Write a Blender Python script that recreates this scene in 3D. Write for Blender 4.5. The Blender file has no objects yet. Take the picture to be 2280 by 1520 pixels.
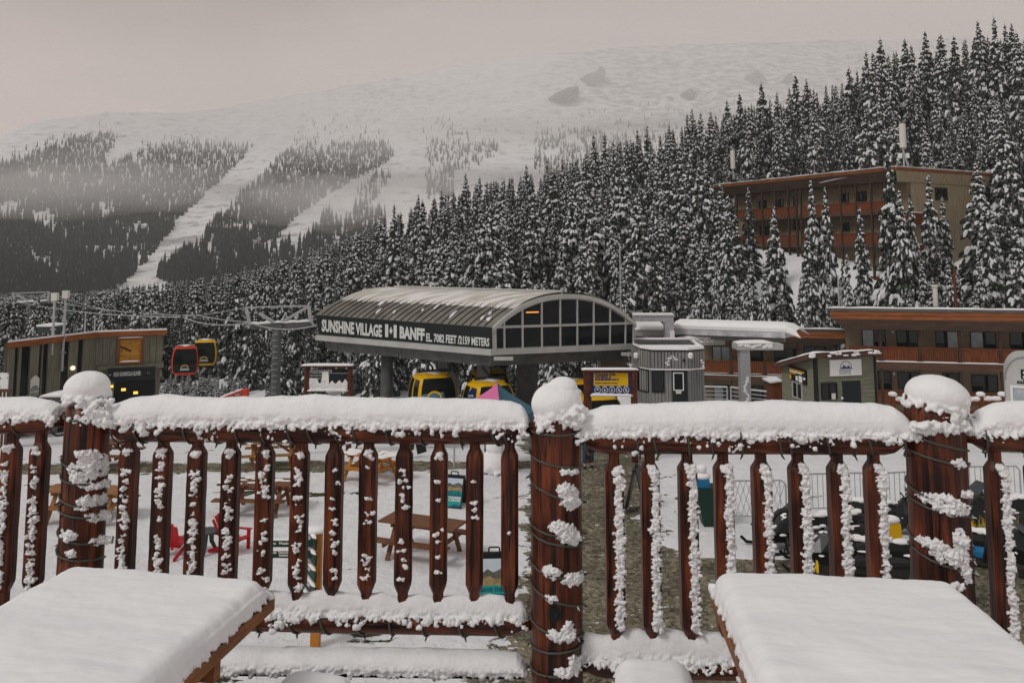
import bpy, bmesh, math, random
import numpy as np
from mathutils import Vector, Matrix, noise as mnoise

random.seed(7)
RNG = np.random.default_rng(11)
SC = bpy.context.scene
COL = SC.collection
rad = math.radians

# ------------------------------------------------------------------ camera
F, CX, HOR, PITCH = 1900.0, 1140.0, 570.0, rad(6.0)      # focal length in photo pixels, horizon row, tilt
CY = HOR - F * math.tan(PITCH)
CAM = Vector((0, 0, 1.8))
cd = bpy.data.cameras.new("camera")
cam = bpy.data.objects.new("camera", cd)
COL.objects.link(cam)
cam.location = CAM
cam.rotation_euler = (math.pi / 2 + PITCH, 0, 0)
cd.sensor_width = 36.0
cd.lens = F / 2280 * 36
cd.shift_y = -(760 - CY) / 2280
cd.clip_start = 0.05
cd.clip_end = 9000
SC.camera = cam

# ------------------------------------------------------------------ world, sun, exposure
SUN_EL, SUN_AZ = rad(46), rad(-128)       # azimuth measured from +Y towards +X
w = bpy.data.worlds.new("World")
SC.world = w
w.use_nodes = True
nt = w.node_tree
nt.nodes.clear()
N = nt.nodes.new
out = N("ShaderNodeOutputWorld")
bg = N("ShaderNodeBackground")
sky = N("ShaderNodeTexSky")
sky.sky_type = 'NISHITA'
sky.sun_disc = False
sky.sun_elevation = SUN_EL
sky.sun_rotation = SUN_AZ
hs = N("ShaderNodeHueSaturation")
hs.inputs["Saturation"].default_value = 0.12
tc = N("ShaderNodeTexCoord")
sx = N("ShaderNodeSeparateXYZ")
ramp = N("ShaderNodeValToRGB")
cr = ramp.color_ramp
cr.elements[0].position = 0.0
cr.elements[0].color = (0.80, 0.645, 0.60, 1)
cr.elements[1].position = 1.0
cr.elements[1].color = (0.50, 0.50, 0.50, 1)
for p_, c_ in ((0.16, (0.77, 0.62, 0.58, 1)), (0.25, (0.55, 0.475, 0.44, 1)), (0.34, (0.365, 0.35, 0.325, 1)), (0.5, (0.40, 0.395, 0.39, 1))):
    e = cr.elements.new(p_)
    e.color = c_
sc10 = N("ShaderNodeVectorMath")
sc10.operation = 'SCALE'
sc10.inputs["Scale"].default_value = 10.0
nz = N("ShaderNodeTexNoise")
nz.inputs["Scale"].default_value = 2.2
nz.inputs["Detail"].default_value = 4.0
mp = N("ShaderNodeMapping")
mp.inputs["Scale"].default_value = (1, 1, 3.2)
mr = N("ShaderNodeMapRange")
mr.inputs["From Min"].default_value = 0.3
mr.inputs["From Max"].default_value = 0.7
mr.inputs["To Min"].default_value = 0.86
mr.inputs["To Max"].default_value = 1.10
sc2 = N("ShaderNodeVectorMath")
sc2.operation = 'SCALE'
mix = N("ShaderNodeMixRGB")
mix.inputs[0].default_value = 0.93       # solid cloud deck over the clear sky
L = nt.links.new
L(tc.outputs["Generated"], sx.inputs[0])
L(sx.outputs["Z"], ramp.inputs[0])
L(ramp.outputs[0], sc10.inputs[0])
L(tc.outputs["Generated"], mp.inputs[0])
L(mp.outputs[0], nz.inputs["Vector"])
L(nz.outputs[0], mr.inputs["Value"])
L(sc10.outputs[0], sc2.inputs[0])
L(mr.outputs[0], sc2.inputs["Scale"])
L(sky.outputs[0], hs.inputs["Color"])
L(hs.outputs[0], mix.inputs[1])
L(sc2.outputs[0], mix.inputs[2])
L(mix.outputs[0], bg.inputs[0])
bg.inputs[1].default_value = 0.1
L(bg.outputs[0], out.inputs[0])

sd = bpy.data.lights.new("sun", 'SUN')
sd.energy = 1.45
sd.angle = rad(16)
sd.color = (1.0, 0.96, 0.92)
so = bpy.data.objects.new("sun", sd)
COL.objects.link(so)
sdir = Vector((math.sin(SUN_AZ) * math.cos(SUN_EL), math.cos(SUN_AZ) * math.cos(SUN_EL), math.sin(SUN_EL)))
so.rotation_euler = sdir.to_track_quat('Z', 'Y').to_euler()
vs = SC.view_settings
SC.display_settings.display_device = 'sRGB'
vs.view_transform = 'Standard'
vs.look = 'None'
vs.exposure = -0.16
vs.gamma = 1.0
cy_ = SC.cycles
cy_.use_denoising = True
cy_.max_bounces = 8
cy_.diffuse_bounces = 3
cy_.glossy_bounces = 2
cy_.transmission_bounces = 2
cy_.transparent_max_bounces = 6
cy_.volume_bounces = 8
cy_.caustics_reflective = False
cy_.caustics_refractive = False

# ------------------------------------------------------------------ pixel -> place
_cp, _sp = math.cos(PITCH), math.sin(PITCH)
def ray(px, py):
    u, v = (px - CX) / F, (CY - py) / F
    return Vector((u, _cp - v * _sp, _sp + v * _cp))
def at(px, py, Y):
    d = ray(px, py)
    return CAM + d * (Y / d.y)
GZ = -4.8
def onz(px, py, z=GZ):
    d = ray(px, py)
    return CAM + d * ((z - CAM.z) / d.z)
RP, RN = Vector((0, 3.72, 0)), Vector((0.06, 1, 0)).normalized()      # the railing's plane
RX = Vector((1, -0.06, 0)).normalized()
def onp(px, py, P, n):
    d = ray(px, py)
    return CAM + d * (n.dot(P - CAM) / n.dot(d))
def R(px, py):
    return onp(px, py, RP, RN)
UP = Vector((0, 0, 1))

# ------------------------------------------------------------------ materials
def mat(name, base, rough=0.7, var=None, scale=(1, 1, 1), nscale=8.0, detail=4, bump=0.0, bscale=None, metal=0.0, spec=0.22, emit=None, estr=0.0, contrast=(0.35, 0.65), coord="Object", bdist=0.02):
    m = bpy.data.materials.new(name)
    m.use_nodes = True
    t = m.node_tree
    b = t.nodes["Principled BSDF"]
    b.inputs["Base Color"].default_value = (*base, 1)
    b.inputs["Roughness"].default_value = rough
    b.inputs["Metallic"].default_value = metal
    b.inputs["Specular IOR Level"].default_value = spec
    if emit:
        b.inputs["Emission Color"].default_value = (*emit, 1)
        b.inputs["Emission Strength"].default_value = estr
    if var or bump:
        tcn = t.nodes.new("ShaderNodeTexCoord")
        mpn = t.nodes.new("ShaderNodeMapping")
        mpn.inputs["Scale"].default_value = scale
        t.links.new(tcn.outputs[coord], mpn.inputs[0])
        nn = t.nodes.new("ShaderNodeTexNoise")
        nn.inputs["Scale"].default_value = nscale
        nn.inputs["Detail"].default_value = detail
        nn.inputs["Roughness"].default_value = 0.62
        t.links.new(mpn.outputs[0], nn.inputs["Vector"])
        if var:
            r = t.nodes.new("ShaderNodeValToRGB")
            r.color_ramp.elements[0].position = contrast[0]
            r.color_ramp.elements[0].color = (*base, 1)
            r.color_ramp.elements[1].position = contrast[1]
            r.color_ramp.elements[1].color = (*var, 1)
            t.links.new(nn.outputs[0], r.inputs[0])
            t.links.new(r.outputs[0], b.inputs["Base Color"])
        if bump:
            src = nn
            if bscale:
                src = t.nodes.new("ShaderNodeTexNoise")
                src.inputs["Scale"].default_value = bscale
                src.inputs["Detail"].default_value = 5
                t.links.new(mpn.outputs[0], src.inputs["Vector"])
            bn = t.nodes.new("ShaderNodeBump")
            bn.inputs["Strength"].default_value = bump
            bn.inputs["Distance"].default_value = bdist
            t.links.new(src.outputs[0], bn.inputs["Height"])
            t.links.new(bn.outputs[0], b.inputs["Normal"])
    return m

M = {}
M['snow'] = mat('snow', (0.80, 0.80, 0.815), 0.85, (0.86, 0.86, 0.865), nscale=14, bump=0.35, bscale=130, spec=0.2, bdist=0.006)
M['snow_far'] = mat('snow_far', (0.78, 0.78, 0.80), 0.9, (0.85, 0.85, 0.86), nscale=1.5, spec=0.1)
M['tree_snow'] = mat('tree_snow', (0.76, 0.77, 0.79), 0.9, spec=0.1)
M['needle'] = mat('needle', (0.016, 0.022, 0.015), 0.85, (0.40, 0.41, 0.42), nscale=5.5, detail=5, spec=0.08, contrast=(.515, .675))
M['bark'] = mat('bark', (0.045, 0.034, 0.027), 0.9, (0.09, 0.07, 0.055), scale=(6, 6, 1), nscale=5, spec=0.1)
M['log_up'] = mat('log_up', (0.026, 0.0065, 0.004), 0.42, (0.25, 0.062, 0.021), scale=(9, 9, 0.6), nscale=4.5, detail=6, bump=0.35, bdist=0.006, contrast=(0.40, 0.82), spec=.3)
M['log_along'] = mat('log_along', (0.026, 0.0065, 0.004), 0.42, (0.26, 0.068, 0.022), scale=(0.6, 9, 9), nscale=4.5, detail=6, bump=0.35, bdist=0.006, contrast=(0.40, 0.82), spec=.3)
M['table_wood'] = mat('table_wood', (0.13, 0.045, 0.015), 0.5, (0.30, 0.115, 0.035), scale=(8, 1.2, 8), nscale=4, detail=6, bump=0.25, bdist=0.004)
M['cord'] = mat('cord', (0.075, 0.080, 0.070), 0.35)
M['bulb'] = mat('bulb', (0.012, 0.014, 0.014), 0.3)
M['bulb_clear'] = mat('bulb_clear', (0.55, 0.56, 0.58), 0.15)
M['black'] = mat('black', (0.010, 0.011, 0.012), 0.5)
M['black_gloss'] = mat('black_gloss', (0.006, 0.008, 0.009), 0.22, spec=.35)
M['iron'] = mat('iron', (0.02, 0.022, 0.022), 0.5, (0.035, 0.035, 0.034), nscale=20)
M['glass_dark'] = mat('glass_dark', (0.006, 0.009, 0.010), 0.10, spec=0.16)
M['glass_pane'] = mat('glass_pane', (0.007, 0.009, 0.010), 0.05, spec=0.4)
M['steel'] = mat('steel', (0.19, 0.195, 0.195), 0.55, (0.27, 0.275, 0.27), nscale=2.5, metal=0.0)
M['steel_dark'] = mat('steel_dark', (0.075, 0.08, 0.08), 0.6, (0.12, 0.122, 0.12), nscale=2.0)
M['steel_pale'] = mat('steel_pale', (0.42, 0.42, 0.41), 0.5, (0.50, 0.50, 0.48), nscale=2.0)
M['galv'] = mat('galv', (0.34, 0.35, 0.36), 0.4, (0.48, 0.49, 0.50), nscale=9, metal=0.3)
M['yellow'] = mat('yellow', (0.72, 0.42, 0.006), 0.35)
M['red'] = mat('red', (0.55, 0.045, 0.012), 0.35)
M['chair_red'] = mat('chair_red', (0.36, 0.008, 0.014), 0.4, (0.5, 0.015, 0.025), nscale=3)
M['white'] = mat('white', (0.78, 0.78, 0.77), 0.6)
M['offwhite'] = mat('offwhite', (0.62, 0.62, 0.57), 0.6)
M['sign_dark'] = mat('sign_dark', (0.012, 0.019, 0.020), 0.55)
M['navy'] = mat('navy', (0.012, 0.032, 0.14), 0.5)
M['teal'] = mat('teal', (0.012, 0.30, 0.27), 0.5)
M['teal_dark'] = mat('teal_dark', (0.008, 0.10, 0.16), 0.5)
M['sign_green'] = mat('sign_green', (0.010, 0.035, 0.026), 0.5)
M['jeans'] = mat('jeans', (0.035, 0.075, 0.13), 0.9)
M['jacket'] = mat('jacket', (0.03, 0.035, 0.04), 0.8)
M['skin'] = mat('skin', (0.50, 0.30, 0.22), 0.6)
M['blue'] = mat('blue', (0.015, 0.16, 0.36), 0.4)
M['pink'] = mat('pink', (0.62, 0.16, 0.34), 0.8)
M['tent_blue'] = mat('tent_blue', (0.055, 0.13, 0.17), 0.8)
M['plastic_grey'] = mat('plastic_grey', (0.05, 0.055, 0.06), 0.5)
M['lamp'] = mat('lamp', (0.9, 0.6, 0.1), 0.5, emit=(1.0, 0.62, 0.10), estr=1.3)
M['lamp_orange'] = mat('lamp_orange', (0.9, 0.4, 0.1), 0.5, emit=(1.0, 0.33, 0.05), estr=1.2)
M['lamp_white'] = mat('lamp_white', (0.9, 0.85, 0.75), 0.5, emit=(1.0, 0.88, 0.68), estr=1.0)
M['painted_reflection'] = mat('painted_reflection', (0.33, 0.37, 0.40), 0.25, (0.5, 0.53, 0.56), nscale=2)  # pale window reflection painted into the pane colour

def weather(m, crack_scale):
    """stain worn thin in places, drying cracks along the grain, a few knots"""
    t = m.node_tree
    b = t.nodes["Principled BSDF"]
    src = b.inputs["Base Color"].links[0].from_socket
    tcn = next(n for n in t.nodes if n.type == 'TEX_COORD')
    def ramp_(sc, nsc, p0, c0, p1, c1, det=3):
        mpn = t.nodes.new("ShaderNodeMapping")
        mpn.inputs["Scale"].default_value = sc
        t.links.new(tcn.outputs["Object"], mpn.inputs[0])
        nn = t.nodes.new("ShaderNodeTexNoise")
        nn.inputs["Scale"].default_value = nsc
        nn.inputs["Detail"].default_value = det
        t.links.new(mpn.outputs[0], nn.inputs["Vector"])
        r = t.nodes.new("ShaderNodeValToRGB")
        r.color_ramp.elements[0].position = p0
        r.color_ramp.elements[0].color = (*c0, 1)
        r.color_ramp.elements[1].position = p1
        r.color_ramp.elements[1].color = (*c1, 1)
        t.links.new(nn.outputs[0], r.inputs[0])
        return r.outputs[0]
    for col in (ramp_((1, 1, 1), 5.5, .35, (.50, .48, .48), .66, (1.45, 1.40, 1.35)), ramp_(crack_scale, 5.0, .36, (.12, .12, .12), .40, (1, 1, 1), 2)):
        q = t.nodes.new("ShaderNodeMixRGB")
        q.blend_type = 'MULTIPLY'
        q.inputs[0].default_value = 1
        t.links.new(src, q.inputs[1])
        t.links.new(col, q.inputs[2])
        src = q.outputs[0]
    t.links.new(src, b.inputs["Base Color"])
weather(M['log_up'], (11, 11, .55))
weather(M['log_along'], (.55, 11, 11))
M['snow_slab'] = mat('snow_slab', (0.80, 0.80, 0.812), 0.85, (0.86, 0.86, 0.865), scale=(.30, 1, 1), nscale=9, detail=5, bump=0.55, bscale=26, spec=0.2, bdist=0.010)

# ------------------------------------------------------------------ mesh builder
_ORG = {}
_ICO = {}
def ico(sub):
    if sub not in _ICO:
        bm = bmesh.new()
        bmesh.ops.create_icosphere(bm, subdivisions=sub, radius=1.0)
        _ICO[sub] = (np.array([v.co[:] for v in bm.verts]), np.array([[v.index for v in f.verts] for f in bm.faces]))
        bm.free()
    return _ICO[sub]

class MB:
    def __init__(s):
        s.v, s.f, s.m, s.cur = [], [], [], 0
    def mesh(s, verts, faces):
        o = len(s.v)
        s.v.extend(tuple(p) for p in verts)
        for f in faces:
            s.f.append(tuple(int(i) + o for i in f))
            s.m.append(s.cur)
        return s
    def quad(s, a, b, c, d):
        return s.mesh([a, b, c, d], [(0, 1, 2, 3)])
    def poly(s, pts):
        return s.mesh(pts, [tuple(range(len(pts)))])
    def hexa(s, p):          # 4 bottom, 4 top, same winding
        return s.mesh(p, [(3, 2, 1, 0), (4, 5, 6, 7), (0, 1, 5, 4), (1, 2, 6, 5), (2, 3, 7, 6), (3, 0, 4, 7)])
    def box(s, c, h, ax=None):   # centre, half sizes, axes
        X, Y, Z = ax or (Vector((1, 0, 0)), Vector((0, 1, 0)), UP)
        c = Vector(c)
        p = []
        for k in (-1, 1):
            for i, j in ((-1, -1), (1, -1), (1, 1), (-1, 1)):
                p.append(c + X * (i * h[0]) + Y * (j * h[1]) + Z * (k * h[2]))
        return s.hexa(p)
    def aabb(s, a, b):
        return s.box([(a[i] + b[i]) / 2 for i in range(3)], [abs(b[i] - a[i]) / 2 for i in range(3)])
    def prism(s, pts, d):     # polygon pts extruded by vector d, capped
        n = len(pts)
        d = Vector(d)
        v = [Vector(p) for p in pts] + [Vector(p) + d for p in pts]
        fs = [tuple(range(n - 1, -1, -1)), tuple(range(n, 2 * n))] + [(i, (i + 1) % n, n + (i + 1) % n, n + i) for i in range(n)]
        return s.mesh(v, fs)
    def cyl(s, a, b, r0, r1=None, n=10, cap=True):
        a, b = Vector(a), Vector(b)
        r1 = r0 if r1 is None else r1
        z = (b - a).normalized()
        x = z.orthogonal().normalized()
        y = z.cross(x)
        v = []
        for p, r in ((a, r0), (b, r1)):
            for i in range(n):
                t = 2 * math.pi * (i + .5) / n
                v.append(p + x * (r * math.cos(t)) + y * (r * math.sin(t)))
        fs = [(i, (i + 1) % n, n + (i + 1) % n, n + i) for i in range(n)]
        if cap:
            fs += [tuple(range(n - 1, -1, -1)), tuple(range(n, 2 * n))]
        return s.mesh(v, fs)
    def beam(s, a, b, w_, h_, up=UP):
        a, b = Vector(a), Vector(b)
        z = (b - a).normalized()
        x = z.cross(up)
        x = x.normalized() if x.length > 1e-4 else z.orthogonal().normalized()
        y = x.cross(z)
        return s.box((a + b) / 2, (w_ / 2, (b - a).length / 2, h_ / 2), (x, z, y))
    def tube(s, pts, r, n=6):
        pts = [Vector(p) for p in pts]
        rr = r if hasattr(r, '__len__') else [r] * len(pts)
        v, fs = [], []
        prev = None
        for i, p in enumerate(pts):
            t = (pts[min(i + 1, len(pts) - 1)] - pts[max(i - 1, 0)]).normalized()
            if prev is None:
                x = t.orthogonal().normalized()
            else:
                x = prev - t * prev.dot(t)
                x = x.normalized() if x.length > 1e-5 else t.orthogonal().normalized()
            prev = x
            y = t.cross(x)
            for k in range(n):
                a = 2 * math.pi * k / n
                v.append(p + x * (rr[i] * math.cos(a)) + y * (rr[i] * math.sin(a)))
        for i in range(len(pts) - 1):
            for k in range(n):
                fs.append((i * n + k, i * n + (k + 1) % n, (i + 1) * n + (k + 1) % n, (i + 1) * n + k))
        fs.append(tuple(range(n - 1, -1, -1)))
        fs.append(tuple(range((len(pts) - 1) * n, len(pts) * n)))
        return s.mesh(v, fs)
    def ball(s, c, r, sub=2):
        v, f = ico(sub)
        r = np.array(r if hasattr(r, '__len__') else (r, r, r))
        return s.mesh(v * r + np.array(c[:]), f)
    def lathe(s, c, prof, n=16):     # [(r, z)] about the vertical through c
        v, fs = [], []
        for r, z in prof:
            for k in range(n):
                a = 2 * math.pi * k / n
                v.append((c[0] + r * math.cos(a), c[1] + r * math.sin(a), c[2] + z))
        for i in range(len(prof) - 1):
            for k in range(n):
                fs.append((i * n + k, i * n + (k + 1) % n, (i + 1) * n + (k + 1) % n, (i + 1) * n + k))
        fs.append(tuple(range(n - 1, -1, -1)))
        fs.append(tuple(range((len(prof) - 1) * n, len(prof) * n)))
        return s.mesh(v, fs)
    def text(s, body, O, X, Z, size, nrm, bold=0.0, squeeze=1.0, align='LEFT', depth=0.004, space=1.0):
        cu = bpy.data.curves.new("t", 'FONT')
        cu.body = body
        cu.size = size
        cu.offset = bold
        cu.align_x = align
        cu.space_character = space
        cu.resolution_u = 2
        ob = bpy.data.objects.new("t", cu)
        COL.objects.link(ob)
        dg = bpy.context.evaluated_depsgraph_get()
        me = bpy.data.meshes.new_from_object(ob.evaluated_get(dg))
        X, Z, nrm = Vector(X), Vector(Z), Vector(nrm)
        O = Vector(O) + nrm * depth
        s.mesh([O + X * (v.co.x * squeeze) + Z * v.co.y for v in me.vertices], [tuple(p.vertices) for p in me.polygons])
        bpy.data.objects.remove(ob)
        bpy.data.curves.remove(cu)
        bpy.data.meshes.remove(me)
        return s
    def build(s, name, mats, parent=None, loc=None, smooth=False):
        if not isinstance(mats, (list, tuple)):
            mats = [mats]
        me = bpy.data.meshes.new(name)
        ob = bpy.data.objects.new(name, me)
        COL.objects.link(ob)
        o = Vector((0, 0, 0))
        if parent is not None:
            o = _ORG[parent.name]
            ob.parent = parent
        elif loc is not None:
            o = Vector(loc)
            ob.location = o
        _ORG[ob.name] = o
        me.from_pydata([(p[0] - o[0], p[1] - o[1], p[2] - o[2]) for p in s.v], [], s.f)
        for m_ in mats:
            me.materials.append(M[m_] if isinstance(m_, str) else m_)
        if len(mats) > 1:
            me.polygons.foreach_set("material_index", s.m)
        if smooth:
            me.polygons.foreach_set("use_smooth", [True] * len(me.polygons))
        me.update()
        return ob

def tag(o, label=None, cat=None, group=None, kind=None):
    if label: o['label'] = label
    if cat: o['category'] = cat
    if group: o['group'] = group
    if kind: o['kind'] = kind
    return o
def thing(name, loc, label, cat, group=None):
    o = bpy.data.objects.new(name, None)
    COL.objects.link(o)
    o.location = loc
    o.empty_display_size = 0.2
    _ORG[o.name] = Vector(loc)
    return tag(o, label, cat, group)
def copy_tree(o, parent=None):
    c = o.copy()
    COL.objects.link(c)
    if parent: c.parent = parent
    _ORG[c.name] = _ORG.get(o.name, Vector((0, 0, 0)))
    for ch in list(o.children):
        copy_tree(ch, c)
    return c

_TEX = {}
def tex(scale, depth=2):
    k = (scale, depth)
    if k not in _TEX:
        t = bpy.data.textures.new("clouds", 'CLOUDS')
        t.noise_scale = scale
        t.noise_depth = depth
        t.noise_basis = 'ORIGINAL_PERLIN'
        _TEX[k] = t
    return _TEX[k]
def fluff(ob, voxel, layers=(), smooth=0):
    """melt overlapping lumps into one skin and roughen it, then bake"""
    m = ob.modifiers.new("r", 'REMESH')
    m.mode = 'VOXEL'
    m.voxel_size = voxel
    if smooth:
        m = ob.modifiers.new("s", 'SMOOTH')
        m.iterations = smooth
        m.factor = 0.5
    for sc_, st in layers:
        m = ob.modifiers.new("d", 'DISPLACE')
        m.texture = tex(sc_)
        m.texture_coords = 'GLOBAL'
        m.strength = st
        m.mid_level = 0.5
    dg = bpy.context.evaluated_depsgraph_get()
    me = bpy.data.meshes.new_from_object(ob.evaluated_get(dg))
    old = ob.data
    ob.modifiers.clear()
    for m_ in old.materials:
        if len(me.materials) == 0:
            me.materials.append(m_)
    ob.data = me
    me.name = old.name
    bpy.data.meshes.remove(old)
    me.polygons.foreach_set("use_smooth", [True] * len(me.polygons))
    return ob

class Frame:
    """a vertical facade: x along it to the right, z up, d outwards to the viewer"""
    def __init__(s, A, B):
        s.O = Vector((A[0], A[1], 0))
        s.X = Vector((B[0] - A[0], B[1] - A[1], 0))
        s.L = s.X.length
        s.X.normalize()
        s.n = Vector((s.X.y, -s.X.x, 0))
    def p(s, x, z, d=0.0):
        return s.O + s.X * x + s.n * d + UP * z
    def pix(s, px, py, d=0.0):
        q = onp(px, py, s.O + s.n * d, s.n)
        return (q - s.O).dot(s.X), q.z
    def box(s, mb, x0, x1, z0, z1, d0, d1):
        return mb.box(s.p((x0 + x1) / 2, (z0 + z1) / 2, (d0 + d1) / 2), (abs(x1 - x0) / 2, abs(d1 - d0) / 2, abs(z1 - z0) / 2), (s.X, s.n, UP))
    def rect(s, px0, py0, px1, py1, d=0.0):
        xa, za = s.pix(px0, (py0 + py1) / 2, d)
        xb, zb = s.pix(px1, (py0 + py1) / 2, d)
        _, z1 = s.pix((px0 + px1) / 2, py0, d)
        _, z0 = s.pix((px0 + px1) / 2, py1, d)
        return xa, xb, z0, z1
    def pbox(s, mb, px0, py0, px1, py1, d0, d1):
        xa, xb, z0, z1 = s.rect(px0, py0, px1, py1, d1)
        return s.box(mb, xa, xb, z0, z1, d0, d1)
def lerp(a, b, t):
    return a + (b - a) * t
# ================================================================== the deck, its railing and the snow on it
mb = MB()
mb.aabb((-4.5, -3.0, -0.32), (4.5, 3.80, -0.13))
tag(mb.build('deck', 'table_wood'), kind='structure')

def nz3(p, f):
    return mnoise.noise(Vector((p[0] * f, p[1] * f, p[2] * f)))
def rough(ob, fn, layers):
    """push the skin of baked snow in and out; fn(co) gives how crumbly the snow is there"""
    me = ob.data
    o = _ORG[ob.name]
    nn = [v.normal.copy() for v in me.vertices]
    for v, n in zip(me.vertices, nn):
        q = v.co + o
        k = fn(q)
        if k > 0:
            d = 0.0
            for f, a in layers:
                d += a * nz3(q, f)
            v.co = v.co + n * (d * k)
    me.update()
    return ob
CRUMB = ((28, 0.016), (70, 0.012), (150, 0.007))

# deck snow: bank against the deck edge and a thin sheet
def sheet(x0, x1, y0, y1, n0, n1, zf):
    m_ = MB()
    v = [(lerp(x0, x1, i / n0), lerp(y0, y1, j / n1), zf(lerp(x0, x1, i / n0), lerp(y0, y1, j / n1))) for j in range(n1 + 1) for i in range(n0 + 1)]
    m_.mesh(v, [(j * (n0 + 1) + i, j * (n0 + 1) + i + 1, (j + 1) * (n0 + 1) + i + 1, (j + 1) * (n0 + 1) + i) for j in range(n1) for i in range(n0)])
    return m_
def deck_snow(x, y):
    e = max(0.0, 1 - abs(y - (3.52 - 0.06 * x)) / 0.26)
    bank = 0.225 * e ** 0.6 * (1 if x < -.12 else max(0.0, 1 - (x + .12) / .18)) * (0.90 + .35 * nz3((x, y, 0), 4.0))
    if x > .2: bank = 0
    return -0.085 + bank + .02 * nz3((x, y, 3), 2.2) + 0.008 * nz3((x, y, 9), 22)
tag(sheet(-3.2, 3.2, -1.0, 3.66, 160, 150, deck_snow).build('deck_snow', 'snow', smooth=True), kind='stuff', label='thin snow lying on the deck boards under the tables')

RAIL = thing('deck_railing', (0, 3.72, -0.13), 'dark brown log railing of the deck with snow on posts, rails and balusters', 'railing')

def R_line(px, py0, py1):
    a = R(px, py0)
    b = R(px, py1)
    return a.z, b.z

# ---- posts
POSTS = [  # centre px at row, row, radius, top row, loops of cord (left row, right row)
    (187, 1100, 0.0915, 900, [(930, 936), (1023, 1058), (1062, 1085), (1104, 1139), (1131, 1162), (1186, 1221), (1227, 1257), (1300, 1330), (1390, 1420)]),
    (1239, 1200, 0.1065, 925, [(965, 966), (1018, 1050), (1073, 1133), (1175, 1205), (1192, 1226), (1262, 1300), (1308, 1368), (1391, 1432), (1455, 1443), (1508, 1496)]),
    (2089, 1100, 0.1160, 893, [(968, 1016), (1008, 1046), (1097, 1143), (1123, 1161), (1214, 1262), (1235, 1290), (1330, 1380)]),
]
post_objs = []
post_c = []
for k, (px, py, r, top, loops) in enumerate(POSTS):
    c = R(px, py)
    zt = R(px, top).z
    m_ = MB()
    prof = []
    n_ = 26
    ring = 28
    v, fs = [], []
    for i in range(n_ + 1):
        z = lerp(-0.55, zt, i / n_)
        for j in range(ring):
            a = 2 * math.pi * j / ring
            rr = r * (1 + 0.022 * nz3((math.cos(a) * .6 + k * 5, math.sin(a) * .6, z * 1.3), 2.0) + 0.006 * nz3((math.cos(a), math.sin(a), z * .6 + k), 9.0))
            if i == n_: rr *= 0.93
            zz = z
            if i >= n_ - 1 and k == 2: zz += -0.05 * math.cos(a) * 0.6    # sawn at a slant
            v.append((c.x + rr * math.cos(a), c.y + rr * math.sin(a), zz))
    for i in range(n_):
        for j in range(ring):
            fs.append((i * ring + j, i * ring + (j + 1) % ring, (i + 1) * ring + (j + 1) % ring, (i + 1) * ring + j))
    fs.append(tuple(range(n_ * ring, (n_ + 1) * ring)))
    fs.append(tuple(range(ring - 1, -1, -1)))
    m_.mesh(v, fs)
    post = m_.build('post', 'log_up', RAIL, smooth=True)
    tag(post, ['log post wound with cord at the left end of the long panel', 'middle log post with a bolt hole near its foot', 'stout log post with a slanted top near the black machines'][k])
    post_objs.append(post)
    post_c.append((c, r, zt))
# bolt in the middle post
c, r, zt = post_c[1]
p = onp(1237, 1366, Vector((c.x, c.y - r, 0)), Vector((0, 1, 0)))
m_ = MB()
m_.cyl(p + Vector((0, .012, 0)), p + Vector((0, -.004, 0)), 0.026, n=20)
bo = m_.build('bolt_recess', 'black', post_objs[1])
m_ = MB()
m_.cyl(p + Vector((0, .0, 0)), p + Vector((0, -.010, 0)), 0.009, 0.008, n=6)
m_.build('bolt', 'iron', post_objs[1])

# ---- rails
def rail(pa, pb, r, nm='top_rail', lab=None):
    A, B = R(*pa), R(*pb)
    d = (B - A)
    L_ = d.length
    d.normalize()
    x = d.cross(UP).normalized()
    y = x.cross(d)
    m_ = MB()
    n_, ring = max(14, int(L_ * 26)), 22
    v, fs = [], []
    for i in range(n_ + 1):
        t = i / n_
        s_ = t * L_
        e = min(s_, L_ - s_)
        k_ = 0.42 + 0.58 * min(1.0, max(0.0, (e - 0.03) / 0.06)) if e < 0.09 else 1.0
        for j in range(ring):
            a = 2 * math.pi * j / ring
            rr = r * k_ * (1 + 0.035 * nz3((s_ * 1.2 + pa[0], math.cos(a) * .5, math.sin(a) * .5), 2.5))
            v.append(A + d * s_ + x * (rr * math.cos(a)) + y * (rr * math.sin(a)))
    for i in range(n_):
        for j in range(ring):
            fs.append((i * ring + j, i * ring + (j + 1) % ring, (i + 1) * ring + (j + 1) % ring, (i + 1) * ring + j))
    fs.append(tuple(range(ring - 1, -1, -1)))
    fs.append(tuple(range(n_ * ring, (n_ + 1) * ring)))
    m_.mesh(v, fs)
    ob = m_.build(nm, 'log_along', RAIL, smooth=True)
    if lab: tag(ob, lab)
    return ob, A, B, r
top_l = rail((-560, 930), (146, 936), 0.060, 'top_rail')
top_m = rail((232, 949), (1182, 955), 0.064, 'top_rail')
top_r = rail((1286, 973), (2030, 975), 0.067, 'top_rail')
top_e = rail((2140, 968), (2860, 972), 0.066, 'top_rail')
bot_l = rail((-560, 1368), (146, 1374), 0.046, 'bottom_rail')
bot_m = rail((232, 1372), (1182, 1391), 0.044, 'bottom_rail')
bot_r = rail((1286, 1481), (2030, 1492), 0.046, 'bottom_rail')
bot_e = rail((2140, 1492), (2860, 1500), 0.046, 'bottom_rail')

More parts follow.
